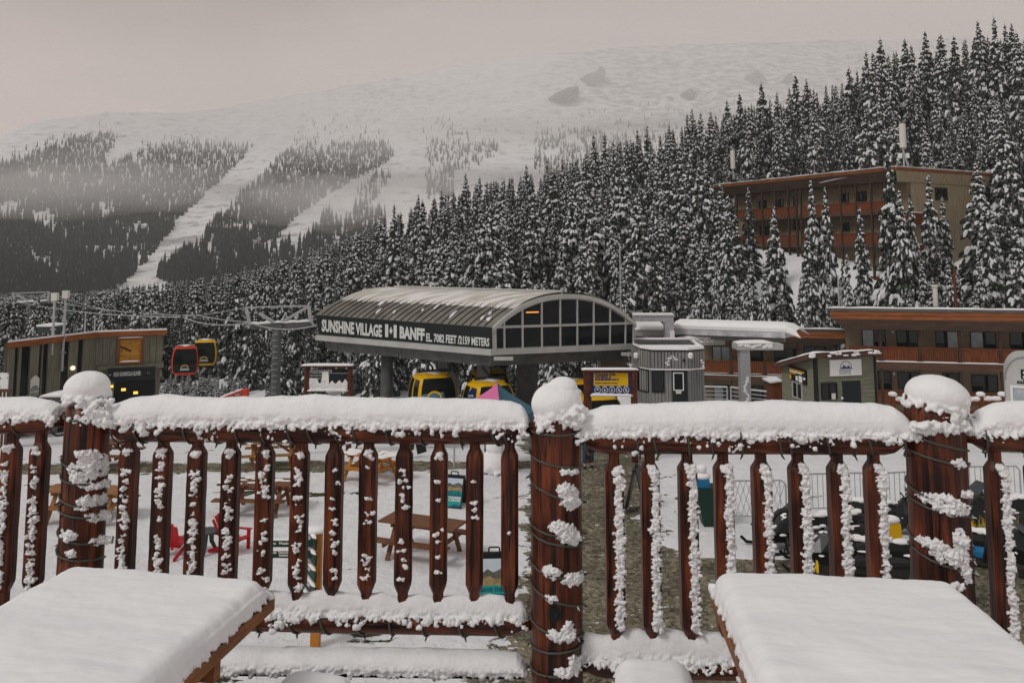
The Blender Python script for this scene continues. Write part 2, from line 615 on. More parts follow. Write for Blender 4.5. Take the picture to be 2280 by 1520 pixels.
def rail_snow(railt, tops, fringe=1.0, vox=0.0046, wide=0.024, droop=1.0, a0=20):
    """snow lying along a log: tops = [(px, row of the snow's upper edge)]"""
    ob, A, B, r = railt
    pts = [R(px, py) for px, py in tops]
    d = (B - A).normalized()
    x = d.cross(UP).normalized()
    if x.y > 0: x = -x            # towards the viewer
    s_ = [(p - A).dot(d) for p in pts]
    h_ = [(p.z - (A + d * q).z) for p, q in zip(pts, s_)]
    m_ = MB()
    L_ = s_[-1] - s_[0]
    n_ = max(8, int(L_ / 0.012))
    prof_n = 20
    v, fs = [], []
    for i in range(n_ + 1):
        s0 = s_[0] + L_ * i / n_
        h = float(np.interp(s0, s_, h_)) + .006 * nz3((s0 + tops[0][0], 0, 0), 9)
        e = min(s0 - s_[0], s_[-1] - s0)
        k_ = min(1.0, math.sqrt(max(0.0, 1 - (1 - min(e, .05) / .05) ** 2)) + .12)
        c = A + d * s0
        fw = r + wide * (1 + .35 * nz3((s0 * 1.0, 4, tops[0][0]), 8))
        bw = r + wide
        for j in range(prof_n + 1):
            a = rad(lerp(a0, 180 - a0 * .5, j / prof_n))
            ca, sa = math.cos(a), math.sin(a)
            hx = fw if ca > 0 else bw
            sq = abs(ca) ** 0.75 * (1 if ca > 0 else -1)
            sv = (abs(sa) ** 0.85) * (1 if sa > 0 else -1)
            hx *= (.80 + .20 * min(1.0, max(0.0, (sa - math.sin(rad(a0))) * 3.2)))
            sv0 = abs(math.sin(rad(a0))) ** .85 if a0 > 0 else 0.0
            zl = r * math.sin(rad(a0)) - .012
            zz = lerp(zl, max(h, zl + .02), max(0.0, (sv - sv0) / (1 - sv0)))
            v.append(c + x * (hx * sq * (.55 + .45 * k_)) + UP * (lerp(zl, zz, k_)))
    w_ = prof_n + 1
    for i in range(n_):
        for j in range(w_):
            fs.append((i * w_ + j, i * w_ + (j + 1) % w_, (i + 1) * w_ + (j + 1) % w_, (i + 1) * w_ + j))
    fs.append(tuple(range(w_ - 1, -1, -1)))
    fs.append(tuple(range(n_ * w_, (n_ + 1) * w_)))
    m_.mesh(v, fs)
    nf = int(L_ * 300 * fringe)
    for i in range(nf):
        s0 = s_[0] + L_ * random.random()
        c = A + d * s0
        clump = max(0.0, nz3((s0 * 1.0, 7, tops[0][0]), 7) + .15)
        dn = r * math.sin(rad(a0)) + .002 - random.random() ** 2.6 * (0.020 + 0.11 * clump) * droop
        rr = random.uniform(0.0032, 0.0088)
        a_ = math.sqrt(max(0.0, (r + 0.006) ** 2 - min(dn * dn, r * r * .9)))
        m_.ball(c + x * (a_ + random.uniform(-.004, .008)) + UP * dn, (rr * random.uniform(.8, 1.5), rr, rr * random.uniform(.7, 1.2)), 1)
        if random.random() < .35:
            m_.ball(c - x * a_ + UP * dn, rr, 1)
    o = m_.build('snow', 'snow', ob)
    fluff(o, vox)
    zc = A.z
    rough(o, lambda q: 0.10 + 0.95 * min(1.0, max(0.0, (zc + r * math.sin(rad(a0)) + .045 - q.z) / 0.045)), CRUMB)
    return o
rail_snow(top_l, [(-550, 880), (-125, 884), (0, 884), (60, 884), (110, 890), (132, 903), (142, 935)])
rail_snow(top_m, [(236, 912), (248, 897), (262, 896), (290, 886), (350, 879), (365, 877), (420, 883), (560, 885), (640, 880), (700, 879), (790, 884), (900, 886), (1000, 886), (1080, 889), (1135, 893), (1160, 901), (1176, 922), (1181, 945)])
rail_snow(top_r, [(1284, 930), (1296, 908), (1312, 912), (1345, 903), (1400, 900), (1470, 898), (1560, 893), (1650, 893), (1740, 891), (1800, 894), (1880, 896), (1945, 897), (1985, 904), (2008, 920), (2022, 935), (2034, 946)])
rail_snow(top_e, [(2140, 940), (2152, 928), (2165, 932), (2185, 912), (2215, 897), (2250, 892), (2290, 893), (2415, 893), (2850, 895)])
rail_snow(bot_m, [(236, 1322), (560, 1316), (600, 1314), (645, 1316), (655, 1322), (700, 1315), (740, 1312), (770, 1318), (800, 1322), (850, 1317), (885, 1327), (930, 1322), (965, 1328), (1010, 1322), (1060, 1325), (1090, 1321), (1120, 1326), (1150, 1335), (1176, 1345)], wide=0.016, a0=50, droop=.7)
rail_snow(bot_r, [(1284, 1408), (1310, 1405), (1345, 1414), (1372, 1412), (1392, 1400), (1420, 1398), (1450, 1412), (1475, 1398), (1510, 1402), (1545, 1414), (1565, 1402), (1600, 1408), (1640, 1420), (1800, 1425), (2026, 1430)], wide=0.018, a0=45, droop=.7)

# ---- balusters
def baluster(px, row, y0, y1, y2, y3, wd=0.036, seed=0):
    """rows: neck top, shoulder, foot shoulder, neck bottom"""
    c = R(px, row)
    zs = [R(px, q).z for q in (y0, y1, y2, y3)]
    rng = random.Random(seed)
    tw = rng.uniform(-.05, .05)
    m_ = MB()
    ch = 0.34
    def ring(z, h):
        o_ = []
        a, b = h, h * (1 - ch)
        for i, j in ((a, -b), (a, b), (b, a), (-b, a), (-a, b), (-a, -b), (-b, -a), (b, -a)):
            xr = i * math.cos(tw) - j * math.sin(tw)
            yr = i * math.sin(tw) + j * math.cos(tw)
            o_.append((c.x + xr, c.y + yr, z))
        return o_
    nk = 0.021
    stations = [(zs[0], nk), (zs[1] + .024, nk), (zs[1] + .018, nk * 1.12), (zs[1] - .004, wd * .93), (zs[1] - .012, wd)]
    for t in np.linspace(.06, .94, 9):
        stations.append((lerp(zs[1], zs[2], t), wd * (1 + rng.uniform(-.022, .022))))
    stations += [(zs[2] + .012, wd), (zs[2] + .004, wd * .94), (zs[2] - .022, nk * 1.15), (zs[2] - .028, nk), (min(zs[3], zs[2] - .03), nk)]
    v, fs = [], []
    for z, h in stations:
        v += ring(z, h)
    for i in range(len(stations) - 1):
        for j in range(8):
            fs.append((i * 8 + j, (i + 1) * 8 + j, (i + 1) * 8 + (j + 1) % 8, i * 8 + (j + 1) % 8))
    fs.append(tuple(range(8)))
    m_.mesh(v, fs)
    ob = m_.build('baluster', 'log_up', RAIL)
    return ob, c, zs
def stick_snow(ob, c, zs, side, dens, cover, seed, cap=True, run=(0.0, 1.0)):
    """wind-driven snow clinging to the face of a baluster"""
    rng = random.Random(seed)
    m_ = MB()
    zt, zb = zs[1] - .004, zs[2] - .015
    cnt = 0
    if cap:
        for q in range(9 if cover < .97 else 20):
            m_.ball((c.x + side * .55 + rng.uniform(-.015, .015), c.y - .026 - rng.uniform(0, .012), zt + rng.uniform(-.012, .014)), (rng.uniform(.008, .016), .014, rng.uniform(.007, .013)), 1)
            cnt += 1
    z = lerp(zt, zb, run[0])
    ze = lerp(zt, zb, run[1])
    while z > ze:
        z -= rng.uniform(.008, .022) / dens * (.72 if cover < .97 else .62)
        gate = .5 + .9 * nz3((seed * 3.7, z, 0), 8)
        if rng.random() > cover * (0.45 + gate * .7): continue
        cx = c.x + side + rng.uniform(-.006, .006) * (2 if dens < 1 else 1)
        wdt = rng.uniform(.010, .020) if cover > .97 else rng.uniform(.007, .019)
        for q in range(rng.randint(4, 9)):
            rr = rng.uniform(.0028, .0078)
            m_.ball((cx + rng.uniform(-wdt, wdt), c.y - .036 - rng.uniform(-.003, .009) * (1.6 if cover > .8 else 1), z + rng.uniform(-.007, .007)), (rr * rng.uniform(1, 1.7), rr * 1.2, rr * rng.uniform(.6, 1.0)), 1)
            cnt += 1
    if cnt == 0: return
    if cover > .97:          # a continuous crust under the crumbs
        z = zt
        while z > lerp(zt, zb, run[1]):
            m_.ball((c.x + side + rng.uniform(-.004, .004), c.y - .037, z), (rng.uniform(.009, .016), .007, .017), 2)
            z -= .014
    o = m_.build('snow', 'snow', ob)
    fluff(o, 0.0032, smooth=2)
    rough(o, lambda q: .9, ((55, 0.007), (130, 0.007), (290, 0.004)))
LB = [(-110, .9, 1.25, .95, 0.0), (-46, .9, 1.25, .95, -.002), (-174, .9, 1.2, .9, .002), (-238, .9, 1.2, .9, .002), (-302, .9, 1.2, .9, .002), (18, .9, 1.25, .95, -.002), (82, .9, 1.2, .9, .004), (283, 1.0, 1.15, .85, .004), (358, .8, 1.05, .8, .008), (435, .8, 1.0, .75, .006), (511, .8, 1.0, .72, .004), (588, .7, .8, .55, .008), (666, .8, .9, .62, .006), (743, .7, .7, .45, .010), (819, .6, .62, .40, .008), (899, .6, .55, .34, .004), (977, .6, .55, .30, .002), (1057, .5, .4, .18, .002), (1135, .5, .35, .14, .004)]
for i, (px, _, dn, cov, side) in enumerate(LB):
    lead = -6 if px < 100 else 0
    ob, c, zs = baluster(px, 1150, 952 + lead, 1003 + lead + (px - 283) * .008, 1302 if px > 500 else 1300, 1375, seed=i)
    stick_snow(ob, c, zs, side, dn, cov, 100 + i, cap=(i - 5 not in (8, 10, 12, 13)), run=(0.06, .98 if px < 900 else .95))
RB = [1368, 1448, 1532, 1612, 1697, 1780, 1868, 1950, 2222, 2312, 2402, 2494, 2588]
for i, px in enumerate(RB):
    ob, c, zs = baluster(px, 1150, 975, 1040 - (3 if px > 1500 else 0), 1392 + (px - 1368) * .03, 1480, wd=0.038, seed=40 + i)
    stick_snow(ob, c, zs, 0.016, 1.75, .99, 300 + i, cap=True, run=(0.0, .97))

# ---- snow on the posts
def post_cap(k, cx, cy, hw, hh, extra=(), tilt=0.0):
    c, r, zt = post_c[k]
    P = onp(cx, cy, Vector((c.x, c.y - .01, 0)), Vector((0, 1, 0)))
    sc_ = (c.y) / F
    m_ = MB()
    a, b = hw * sc_, hh * sc_
    v, f = ico(4)
    ct, st = math.cos(tilt), math.sin(tilt)
    vv = []
    for q in v:
        x_, y_, z_ = q[0] * a, q[1] * a * .95, q[2] * b * (1.0 if q[2] > 0 else 0.95)
        x_, z_ = x_ * ct - z_ * st, x_ * st + z_ * ct
        vv.append((P.x + x_, P.y + y_, P.z + z_))
    m_.mesh(vv, f)
    for (ex, ey, er, ez) in extra:
        q = onp(ex, ey, Vector((c.x, c.y - r * .8, 0)), Vector((0, 1, 0)))
        for t in range(34):
            rr = er * sc_ * random.uniform(.14, .36)
            m_.ball(q + Vector((random.uniform(-1, 1) * er * sc_, random.uniform(-.02, .02), random.uniform(-1, 1) * ez * sc_)), (rr * 1.2, rr, rr * .8), 1)
    for t in range(110):
        th = random.uniform(0, 2 * math.pi)
        q = P + Vector((a * .93 * math.cos(th), a * .9 * math.sin(th), -b * random.uniform(.35, .72)))
        x_, z_ = q.x - P.x, q.z - P.z
        q.x, q.z = P.x + x_ * ct - z_ * st, P.z + x_ * st + z_ * ct
        m_.ball(q, random.uniform(.006, .015), 1)
    o = m_.build('snow_cap', 'snow', post_objs[k])
    fluff(o, 0.006)
    rough(o, lambda q: 0.10 + .95 * min(1.0, max(0.0, (P.z - b * .25 - q.z + (q.x - P.x) * math.tan(tilt)) / (b * .45))), CRUMB)
post_cap(0, 194, 862, 47, 35, [(215, 925, 26, 12), (175, 935, 18, 8), (235, 912, 16, 22), (205, 905, 24, 14)], tilt=.10)
post_cap(1, 1239, 895, 55, 44, [(1225, 950, 24, 9), (1270, 935, 26, 14), (1290, 925, 14, 20), (1250, 930, 30, 10)], tilt=.22)
post_cap(1, 1250, 868, 36, 28, [], tilt=.25)
post_cap(2, 2087, 880, 66, 43, [(2125, 935, 28, 18), (2060, 950, 30, 8), (2095, 955, 40, 10), (2140, 920, 16, 24)], tilt=-.17)

def post_clump(k, cx, cy, w_, h_, n=None):
    c, r, zt = post_c[k]
    sc_ = c.y / F
    q = onp(cx, cy, Vector((c.x, c.y - r * .85, 0)), Vector((0, 1, 0)))
    m_ = MB()
    n = n or int(40 + w_ * h_ / 8)
    for t in range(n):
        ux, uz = random.uniform(-1, 1), random.uniform(-1, 1)
        if ux * ux + uz * uz > 1.15: continue
        x_ = q.x + ux * w_ * .5 * sc_
        dx = min(.985, max(-.985, (x_ - c.x) / r))
        y_ = c.y - r * math.sqrt(1 - dx * dx)
        rr = random.uniform(.003, .0125) * (1 if w_ > 30 else .8) * (1.15 - .6 * (ux * ux + uz * uz))
        m_.ball((x_, y_ - random.uniform(-.003, .009) * (1.2 - ux * ux - uz * uz if ux * ux + uz * uz < 1 else .2), q.z + (uz + .25 * ux * -1) * h_ * .5 * sc_), (rr * random.uniform(1, 1.6), rr, rr * random.uniform(.7, 1.1)), 1)
    return m_
CL = {0: [(203, 1038, 48, 52), (192, 1012, 44, 16), (178, 1066, 26, 26), (207, 1082, 46, 13), (200, 1117, 48, 26), (188, 1128, 30, 10), (214, 1155, 42, 20), (155, 1190, 32, 20), (216, 1211, 40, 16), (163, 1231, 24, 12), (168, 1050, 20, 40)],
      1: [(1266, 1050, 34, 12), (1262, 1090, 40, 24), (1270, 1112, 44, 40), (1250, 1172, 52, 26), (1268, 1192, 48, 34), (1230, 1272, 34, 26), (1277, 1290, 46, 26), (1229, 1331, 26, 14), (1248, 1412, 62, 20), (1264, 1398, 26, 26), (1262, 1492, 52, 18), (1280, 1478, 26, 32)],
      2: [(2132, 1030, 26, 18), (2090, 1112, 70, 24), (2118, 1128, 76, 30), (2150, 1100, 26, 14), (2085, 1214, 50, 24), (2118, 1236, 76, 34), (2135, 1200, 34, 44), (2148, 1268, 24, 48), (2125, 1300, 30, 14)]}
for k, lst in CL.items():
    big = MB()
    for a in lst:
        q = post_clump(k, *a)
        big.mesh(q.v, q.f)
    o = big.build('snow_clumps', 'snow', post_objs[k])
    fluff(o, 0.0036, smooth=3)
    rough(o, lambda q: 1.0, ((40, .010), (95, 0.010), (190, 0.007), (330, .004)))

# ---- strings of lights
bulb_mesh = None
def add_bulb(parent, p, dirv, clear=False):
    m_ = MB()
    d = Vector(dirv).normalized()
    m_.cyl(p, p + d * .013, .0040, .0034, n=6)
    m_.cyl(p + d * .013, p + d * .020, .0028, .0016, n=6)
    return m_.build('bulb', 'bulb_clear' if clear else 'bulb', parent)
strings = ['cord of small lights wound round the post left of the long panel', 'cord of small lights wound down the middle post', 'cord of small lights wound round the post by the machines']
for k, (px, py, r, top, loops) in enumerate(POSTS):
    c, r, zt = post_c[k]
    S = thing('string_lights', (c.x, c.y, loops[0][0] * 0 + zt - .1), strings[k], 'string lights', 'strings of lights on the railing')
    rng = random.Random(50 + k)
    pts = []
    zr = lambda row: onp(px, row, Vector((c.x, c.y - r, 0)), Vector((0, 1, 0))).z
    for i, (yl, yr) in enumerate(loops):
        nxt = loops[i + 1][0] if i + 1 < len(loops) else yr + 20
        for t in range(9):
            a = math.pi + math.pi * t / 8          # left, front, right
            sag = .007 * math.sin(math.pi * t / 8)
            pts.append((c.x + (r + .005) * math.cos(a), c.y + (r + .005) * math.sin(a), lerp(zr(yl), zr(yr), t / 8) - sag + rng.uniform(-.0015, .0015)))
        for t in range(1, 8):
            a = math.pi * t / 8
            pts.append((c.x + (r + .005) * math.cos(a), c.y + (r + .005) * math.sin(a), lerp(zr(yr), zr(nxt), t / 8)))
    m_ = MB()
    m_.tube(pts, .0046, 6)
    m_.build('cord', 'cord', S, smooth=True)
    for i, p in enumerate(pts):
        a = i % 16
        if a in (0, 8) and rng.random() < .55 or (a in (3, 6) and rng.random() < .35):
            q = Vector(p)
            dv = Vector((q.x - c.x, q.y - c.y, 0)).normalized() * rng.uniform(.3, 1) + Vector((rng.uniform(-.4, .4), 0, -rng.uniform(-.2, 1)))
            add_bulb(S, q, dv, a == 6)
def rail_string(railt, pxs, label):
    ob, A, B, r = railt
    d = (B - A).normalized()
    x = d.cross(UP).normalized()
    if x.y > 0: x = -x
    S = thing('string_lights', A, label, 'string lights', 'strings of lights on the railing')
    rng = random.Random(int(pxs[0]))
    row = (A.z + B.z) / 2
    ss = [(R(px, 970 if r > .05 else 1400) - A).dot(d) for px in pxs]
    pts, bl = [], []
    for i, s0 in enumerate(ss):
        s1 = ss[i + 1] if i + 1 < len(ss) else s0 + .12
        lean = rng.uniform(.012, .05)
        for t in range(12):
            a = rad(95 - 330 * t / 12)      # over the top, down the front, under and back
            f = t / 12
            fr = s0 + lerp(-.5, .5, min(1, max(0, (95 - math.degrees(a)) / 190))) * lean * 1.6
            s_ = fr if f < .58 else lerp(fr, s1, (f - .58) / .42)
            pts.append(A + d * s_ + x * ((r + .0045) * math.cos(a)) + UP * ((r + .0045) * math.sin(a)))
            if t == 6: bl.append(pts[-1])
    m_ = MB()
    m_.tube(pts, .0044, 6)
    m_.build('cord', 'cord', S, smooth=True)
    for q in bl:
        if rng.random() < .8:
            add_bulb(S, q, (rng.uniform(-.8, .8), rng.uniform(-.6, .1), -1))
            if rng.random() < .35:
                add_bulb(S, q + Vector((.006, 0, .02)), (rng.uniform(-1, 1), -.6, -.4), rng.random() < .3)
rail_string(top_l, [-60, 41, 126], 'cord of small lights wound along the short rail at the far left')
rail_string(top_m, [262, 313, 358, 421, 482, 535, 593, 650, 693, 752, 794, 866, 936, 1024, 1096, 1122], 'cord of small lights wound along the upper rail of the long panel')
rail_string(top_r, [1300, 1415, 1452, 1528, 1577, 1644, 1726, 1748, 1831, 1892, 1922, 2000], 'cord of small lights wound along the rail above the right-hand table')
rail_string(top_e, [2180, 2262], 'cord of small lights on the short rail at the far right')
rail_string(bot_m, [575, 650, 722, 797, 872, 942, 1025, 1105], 'cord of small lights wound along the lower rail of the long panel')

# ---- dark beam along the deck edge, snow on it
A, B = R(470, 1485), R(1166, 1497)
m_ = MB()
m_.beam(A + Vector((-.8, 0.03, 0)), B + Vector((0, .03, 0)), 0.06, 0.05)
kb = m_.build('edge_beam', 'black', None, loc=(A.x, A.y, A.z))
tag(kb, 'black beam along the deck edge below the long railing panel, capped with snow', 'beam')
ob, A_, B_, r_ = (kb, A + Vector((-.8, .0, .015)), B + Vector((.02, .0, .015)), .035)
rail_snow((kb, A_, B_, r_), [(300, 1432), (520, 1433), (620, 1437), (720, 1440), (860, 1441), (960, 1444), (1050, 1448), (1110, 1451), (1150, 1457), (1168, 1472), (1176, 1490)], fringe=.8, wide=.034, droop=.6, a0=2)

# ================================================================== picnic tables
def picnic_table(label, L_=1.85, W_=0.75, H_=0.75, wood='table_wood', group=None, seat_gap=.22, fg=False, cat='table'):
    """far end at y = 0, running to y = -L_"""
    T = thing('picnic_table', (0, 0, 0), label, cat, group)
    m_ = MB()
    npl = 5
    pw = W_ / npl
    for i in range(npl):
        m_.aabb((-W_ / 2 + i * pw + .004, -L_, H_ - .038), (-W_ / 2 + (i + 1) * pw - .004, 0, H_))
    top = m_.build('tabletop', wood, T)
    sx = W_ / 2 + seat_gap
    benches = []
    for s in (-1, 1):
        m_ = MB()
        for q in (-1, 1):
            m_.aabb((s * sx + q * .068 - .062, -L_ + .01, H_ * .58 - .038), (s * sx + q * .068 + .062, .04 if fg else -.01, H_ * .58))
        benches.append(m_.build('bench', wood, T))
    for y in (-.32, -L_ + .32):
        for s in (-1, 1):
            m_ = MB()
            m_.beam((s * .16, y - .045, H_ - .04), (s * (sx - .02), y - .045, .0), .04, .10, Vector((0, 1, 0)))
            m_.build('leg', wood, T)
        m_ = MB()
        m_.beam((-sx - .1, y, H_ * .58 - .085), (sx + .1, y, H_ * .58 - .085), .04, .09)
        m_.beam((-W_ / 2 + .04, y, H_ - .08), (W_ / 2 - .04, y, H_ - .08), .04, .08)
        m_.build('crossbeam', wood, T)
        m_ = MB()
        m_.beam((0, y, H_ * .58 - .06), (0, y + (-.45 if y > -L_ / 2 else .45), H_ - .06), .04, .08)
        m_.build('brace', wood, T)
    return T, top, benches
def slab_snow(parent, x0, x1, y0, y1, z, th, inset, name='snow', vox=.0085, fr=380, over=0.0):
    bm = bmesh.new()
    bmesh.ops.create_cube(bm, size=1.0)
    for v in bm.verts:
        v.co = Vector((lerp(x0 + inset, x1 - inset, v.co.x + .5), lerp(y0 + inset, y1 - inset, v.co.y + .5), z - .012 + (v.co.z + .5) * th))
    ed = [e for e in bm.edges]
    bmesh.ops.bevel(bm, geom=ed, offset=th * .62, segments=6, profile=.5, affect='EDGES')
    m_ = MB()
    bm.verts.ensure_lookup_table()
    m_.mesh([v.co[:] for v in bm.verts], [[v.index for v in f.verts] for f in bm.faces])
    bm.free()
    per = [((x0, y0), (x1, y0)), ((x1, y0), (x1, y1)), ((x1, y1), (x0, y1)), ((x0, y1), (x0, y0))]
    for a, b in per:
        ln = math.hypot(b[0] - a[0], b[1] - a[1])
        for i in range(int(ln * fr)):
            t = random.random()
            px, py = lerp(a[0], b[0], t), lerp(a[1], b[1], t)
            cx, cy2 = (x0 + x1) / 2, (y0 + y1) / 2
            k = inset * random.uniform(.5, 1.3)
            px += k * (1 if px < cx else -1) * (1 if a[0] == b[0] else 0)
            py += k * (1 if py < cy2 else -1) * (1 if a[1] == b[1] else 0)
            rr = random.uniform(.003, .008)
            m_.ball((px, py, z + random.uniform(-.006, th * .25)), (rr, rr, rr), 1)
    o = m_.build(name, 'snow_slab', parent)
    fluff(o, vox)
    rough(o, lambda q: 0.08 + .55 * min(1.0, max(0.0, (z + th * .40 - q.z) / (th * .4))), CRUMB)
    rough(o, lambda q: 1.0 if q.z > z + th * .5 else .3, ((2.6, .016), (6, .006), (17, .0022)))
    return o
# right foreground table
T, top, bn = picnic_table('snow covered wooden picnic table at the lower right, by the machines', 1.75, 0.83, seat_gap=.20, fg=True)
slab_snow(top, -.415, .415, -1.75, 0, .75, .088, .012)
for b_, s in zip(bn, (-1, 1)):
    x_ = s * (.415 + .20)
    slab_snow(b_, x_ - .135, x_ + .135, -1.74, .05, .435, .10, .006, vox=.011, fr=120)
T.location = (1.095, 3.06, -.10)
T.rotation_euler = (0, 0, rad(-4.2))
# left foreground table
T, top, bn = picnic_table('snow covered wooden picnic table at the lower left, its brown edge board showing', 1.75, 0.78, seat_gap=.165, fg=True)
slab_snow(top, -.39, .39, -1.75, 0, .75, .088, .012)
for b_, s in zip(bn, (-1, 1)):
    x_ = s * (.39 + .165)
    slab_snow(b_, x_ - .135, x_ + .135, -1.74, .05, .435, .10, .006, vox=.011, fr=120)
T.location = (-1.185, 3.09, -.10)
T.rotation_euler = (0, 0, rad(-9.0))
# ================================================================== ground, hillside, mountain
def fbm(p, o=4):
    return mnoise.fractal(Vector(p), 1.0, 2.0, o)

def gravel_mask(x, y):
    """> 0 where the snow has been walked or driven away"""
    n = .9 * nz3((x, y, 0), .55) + .5 * nz3((x, y, 5), 1.7) + .35 * nz3((x, y, 8), 4.5)
    # main path from the stairs to the lift: left and right edges in metres at depth y
    xl = np.interp(y, [8, 12.8, 14, 19.5, 23, 28, 34], [-1.2, -.75, -.35, .25, .45, .75, .4])
    xr = np.interp(y, [8, 14, 18.6, 19.6, 21, 24, 34], [30, 30, 30, 4.0, 3.5, 4.0, 5.5])
    m1 = min(x - xl, xr - x) + n * (.55 if x < xr - .8 else .9)
    # lane along the lift yard
    yl = 27.9 + .05 * (x + 8)
    m2 = .85 - abs(y - yl) + n * .35 if x < 2 else -1
    # strip along the snowmobile park
    m3 = -1
    return max(m1, m2, m3)
def patch_mask(x, y):
    a = nz3((x * .6, y * 1.5, 2), .8) + .55 * nz3((x, y * 1.9, 4), 2.1) + .3 * nz3((x, y, 1), 6)
    near = 0.25 * math.exp(-((x + 5.8) / 2.6) ** 2 - ((y - 15.7) / 2.0) ** 2) * 3.2 + .25 * math.exp(-((x + 2.2) / .9) ** 2 - ((y - 13.3) / .5) ** 2) * 4.6 + .18 * math.exp(-((x + 2) / 8) ** 2 - ((y - 24.5) / 2.2) ** 2) * 2.0
    return a - .74 + near
GRY = 28.0
def gz(x, y):
    return GZ - max(0.0, y - GRY) * .11
def ground_mesh(x0, x1, y0, y1, st):
    nx, ny = int((x1 - x0) / st), int((y1 - y0) / st)
    V, G, P = [], [], []
    for j in range(ny + 1):
        y = y0 + (y1 - y0) * j / ny
        for i in range(nx + 1):
            x = x0 + (x1 - x0) * i / nx
            g, p = gravel_mask(x, y), patch_mask(x, y)
            z = gz(x, y) + .03 * nz3((x, y, 0), .5) + .012 * nz3((x, y, 4), 3)
            if g > 0: z -= min(.05, g * .12)
            V.append((x, y, z))
            G.append(g)
            P.append(p)
    G, P = np.array(G), np.array(P)
    return V, G, P, nx, ny
def ground_material():
    m = bpy.data.materials.new('square_ground')
    m.use_nodes = True
    t = m.node_tree
    b = t.nodes["Principled BSDF"]
    b.inputs["Roughness"].default_value = .9
    b.inputs["Specular IOR Level"].default_value = .12
    n = t.nodes.new
    l = t.links.new
    tcn = n("ShaderNodeTexCoord")
    def noise(s, d=4, r=.55):
        q = n("ShaderNodeTexNoise")
        q.inputs["Scale"].default_value = s
        q.inputs["Detail"].default_value = d
        q.inputs["Roughness"].default_value = r
        l(tcn.outputs["Object"], q.inputs["Vector"])
        return q
    def ramp_(src, p0, c0, p1, c1):
        r = n("ShaderNodeValToRGB")
        r.color_ramp.elements[0].position = p0
        r.color_ramp.elements[0].color = (*c0, 1)
        r.color_ramp.elements[1].position = p1
        r.color_ramp.elements[1].color = (*c1, 1)
        l(src, r.inputs[0])
        return r
    def mixc(f, a, b_, mode='MIX'):
        q = n("ShaderNodeMixRGB")
        q.blend_type = mode
        if hasattr(f, 'is_linked'): l(f, q.inputs[0])
        else: q.inputs[0].default_value = f
        l(a, q.inputs[1])
        l(b_, q.inputs[2])
        return q
    def addn(attr_name, nscale, amt, off):
        at_ = n("ShaderNodeAttribute")
        at_.attribute_name = attr_name
        ma = n("ShaderNodeMath")
        ma.operation = 'MULTIPLY_ADD'
        l(noise(nscale, 5, .65).outputs[0], ma.inputs[0])
        ma.inputs[1].default_value = amt
        l(at_.outputs["Fac"], ma.inputs[2])
        sb = n("ShaderNodeMath")
        sb.operation = 'SUBTRACT'
        l(ma.outputs[0], sb.inputs[0])
        sb.inputs[1].default_value = off
        return sb.outputs[0]
    stones = n("ShaderNodeTexVoronoi")
    stones.inputs["Scale"].default_value = 13
    l(tcn.outputs["Object"], stones.inputs["Vector"])
    grv = ramp_(stones.outputs["Color"], .15, (.085, .073, .050), .9, (.30, .27, .20))
    wet = ramp_(noise(1.3).outputs[0], .35, (.62, .62, .62), .65, (1.12, 1.10, 1.04))
    g1 = mixc(1.0, grv.outputs[0], wet.outputs[0], 'MULTIPLY')
    white = n("ShaderNodeRGB")
    white.outputs[0].default_value = (.72, .72, .73, 1)
    spk = ramp_(noise(6, 4, .7).outputs[0], .62, (0, 0, 0), .68, (1, 1, 1))
    g2 = mixc(spk.outputs[0], g1.outputs[0], white.outputs[0])
    grass = ramp_(noise(22).outputs[0], .4, (.020, .026, .012), .62, (.090, .085, .042))
    sn = ramp_(noise(2.5).outputs[0], .35, (.76, .76, .775), .65, (.84, .84, .85))
    fb = ramp_(addn("bare", 14, .55, .29), .02, (0, 0, 0), .10, (1, 1, 1))
    s1 = mixc(fb.outputs[0], sn.outputs[0], grass.outputs[0])
    fg = ramp_(addn("gravel", 3.2, 1.5, .75), -.02 + .03, (0, 0, 0), .07, (1, 1, 1))
    fin = mixc(fg.outputs[0], s1.outputs[0], g2.outputs[0])
    l(fin.outputs[0], b.inputs["Base Color"])
    bn = n("ShaderNodeBump")
    bn.inputs["Strength"].default_value = .7
    bn.inputs["Distance"].default_value = .18
    l(noise(4, 6, .68).outputs[0], bn.inputs["Height"])
    l(bn.outputs[0], b.inputs["Normal"])
    return m
V, G, P, nx, ny = ground_mesh(-24, 26, 9, 41, .125)
fs_s, fs_g = [], []
for j in range(ny):
    for i in range(nx):
        a = j * (nx + 1) + i
        q = (a, a + 1, a + nx + 2, a + nx + 1)
        (fs_g if sum(G[k] for k in q) > 0 else fs_s).append(q)
Varr = np.array(V)
def sub(name, fs, material):
    fs = np.array(fs)
    used, inv = np.unique(fs, return_inverse=True)
    me = bpy.data.meshes.new(name)
    me.from_pydata(Varr[used].tolist(), [], inv.reshape(fs.shape).tolist())
    for nm_, arr in (("bare", P), ("gravel", G)):
        at_ = me.attributes.new(nm_, 'FLOAT', 'POINT')
        at_.data.foreach_set("value", arr[used].astype(np.float32))
    me.materials.append(material)
    me.polygons.foreach_set("use_smooth", [True] * len(me.polygons))
    ob = bpy.data.objects.new(name, me)
    COL.objects.link(ob)
    return tag(ob, kind='structure')
GM = ground_material()
sub('snowy_ground', fs_s, GM)
sub('gravel_path', fs_g, GM)
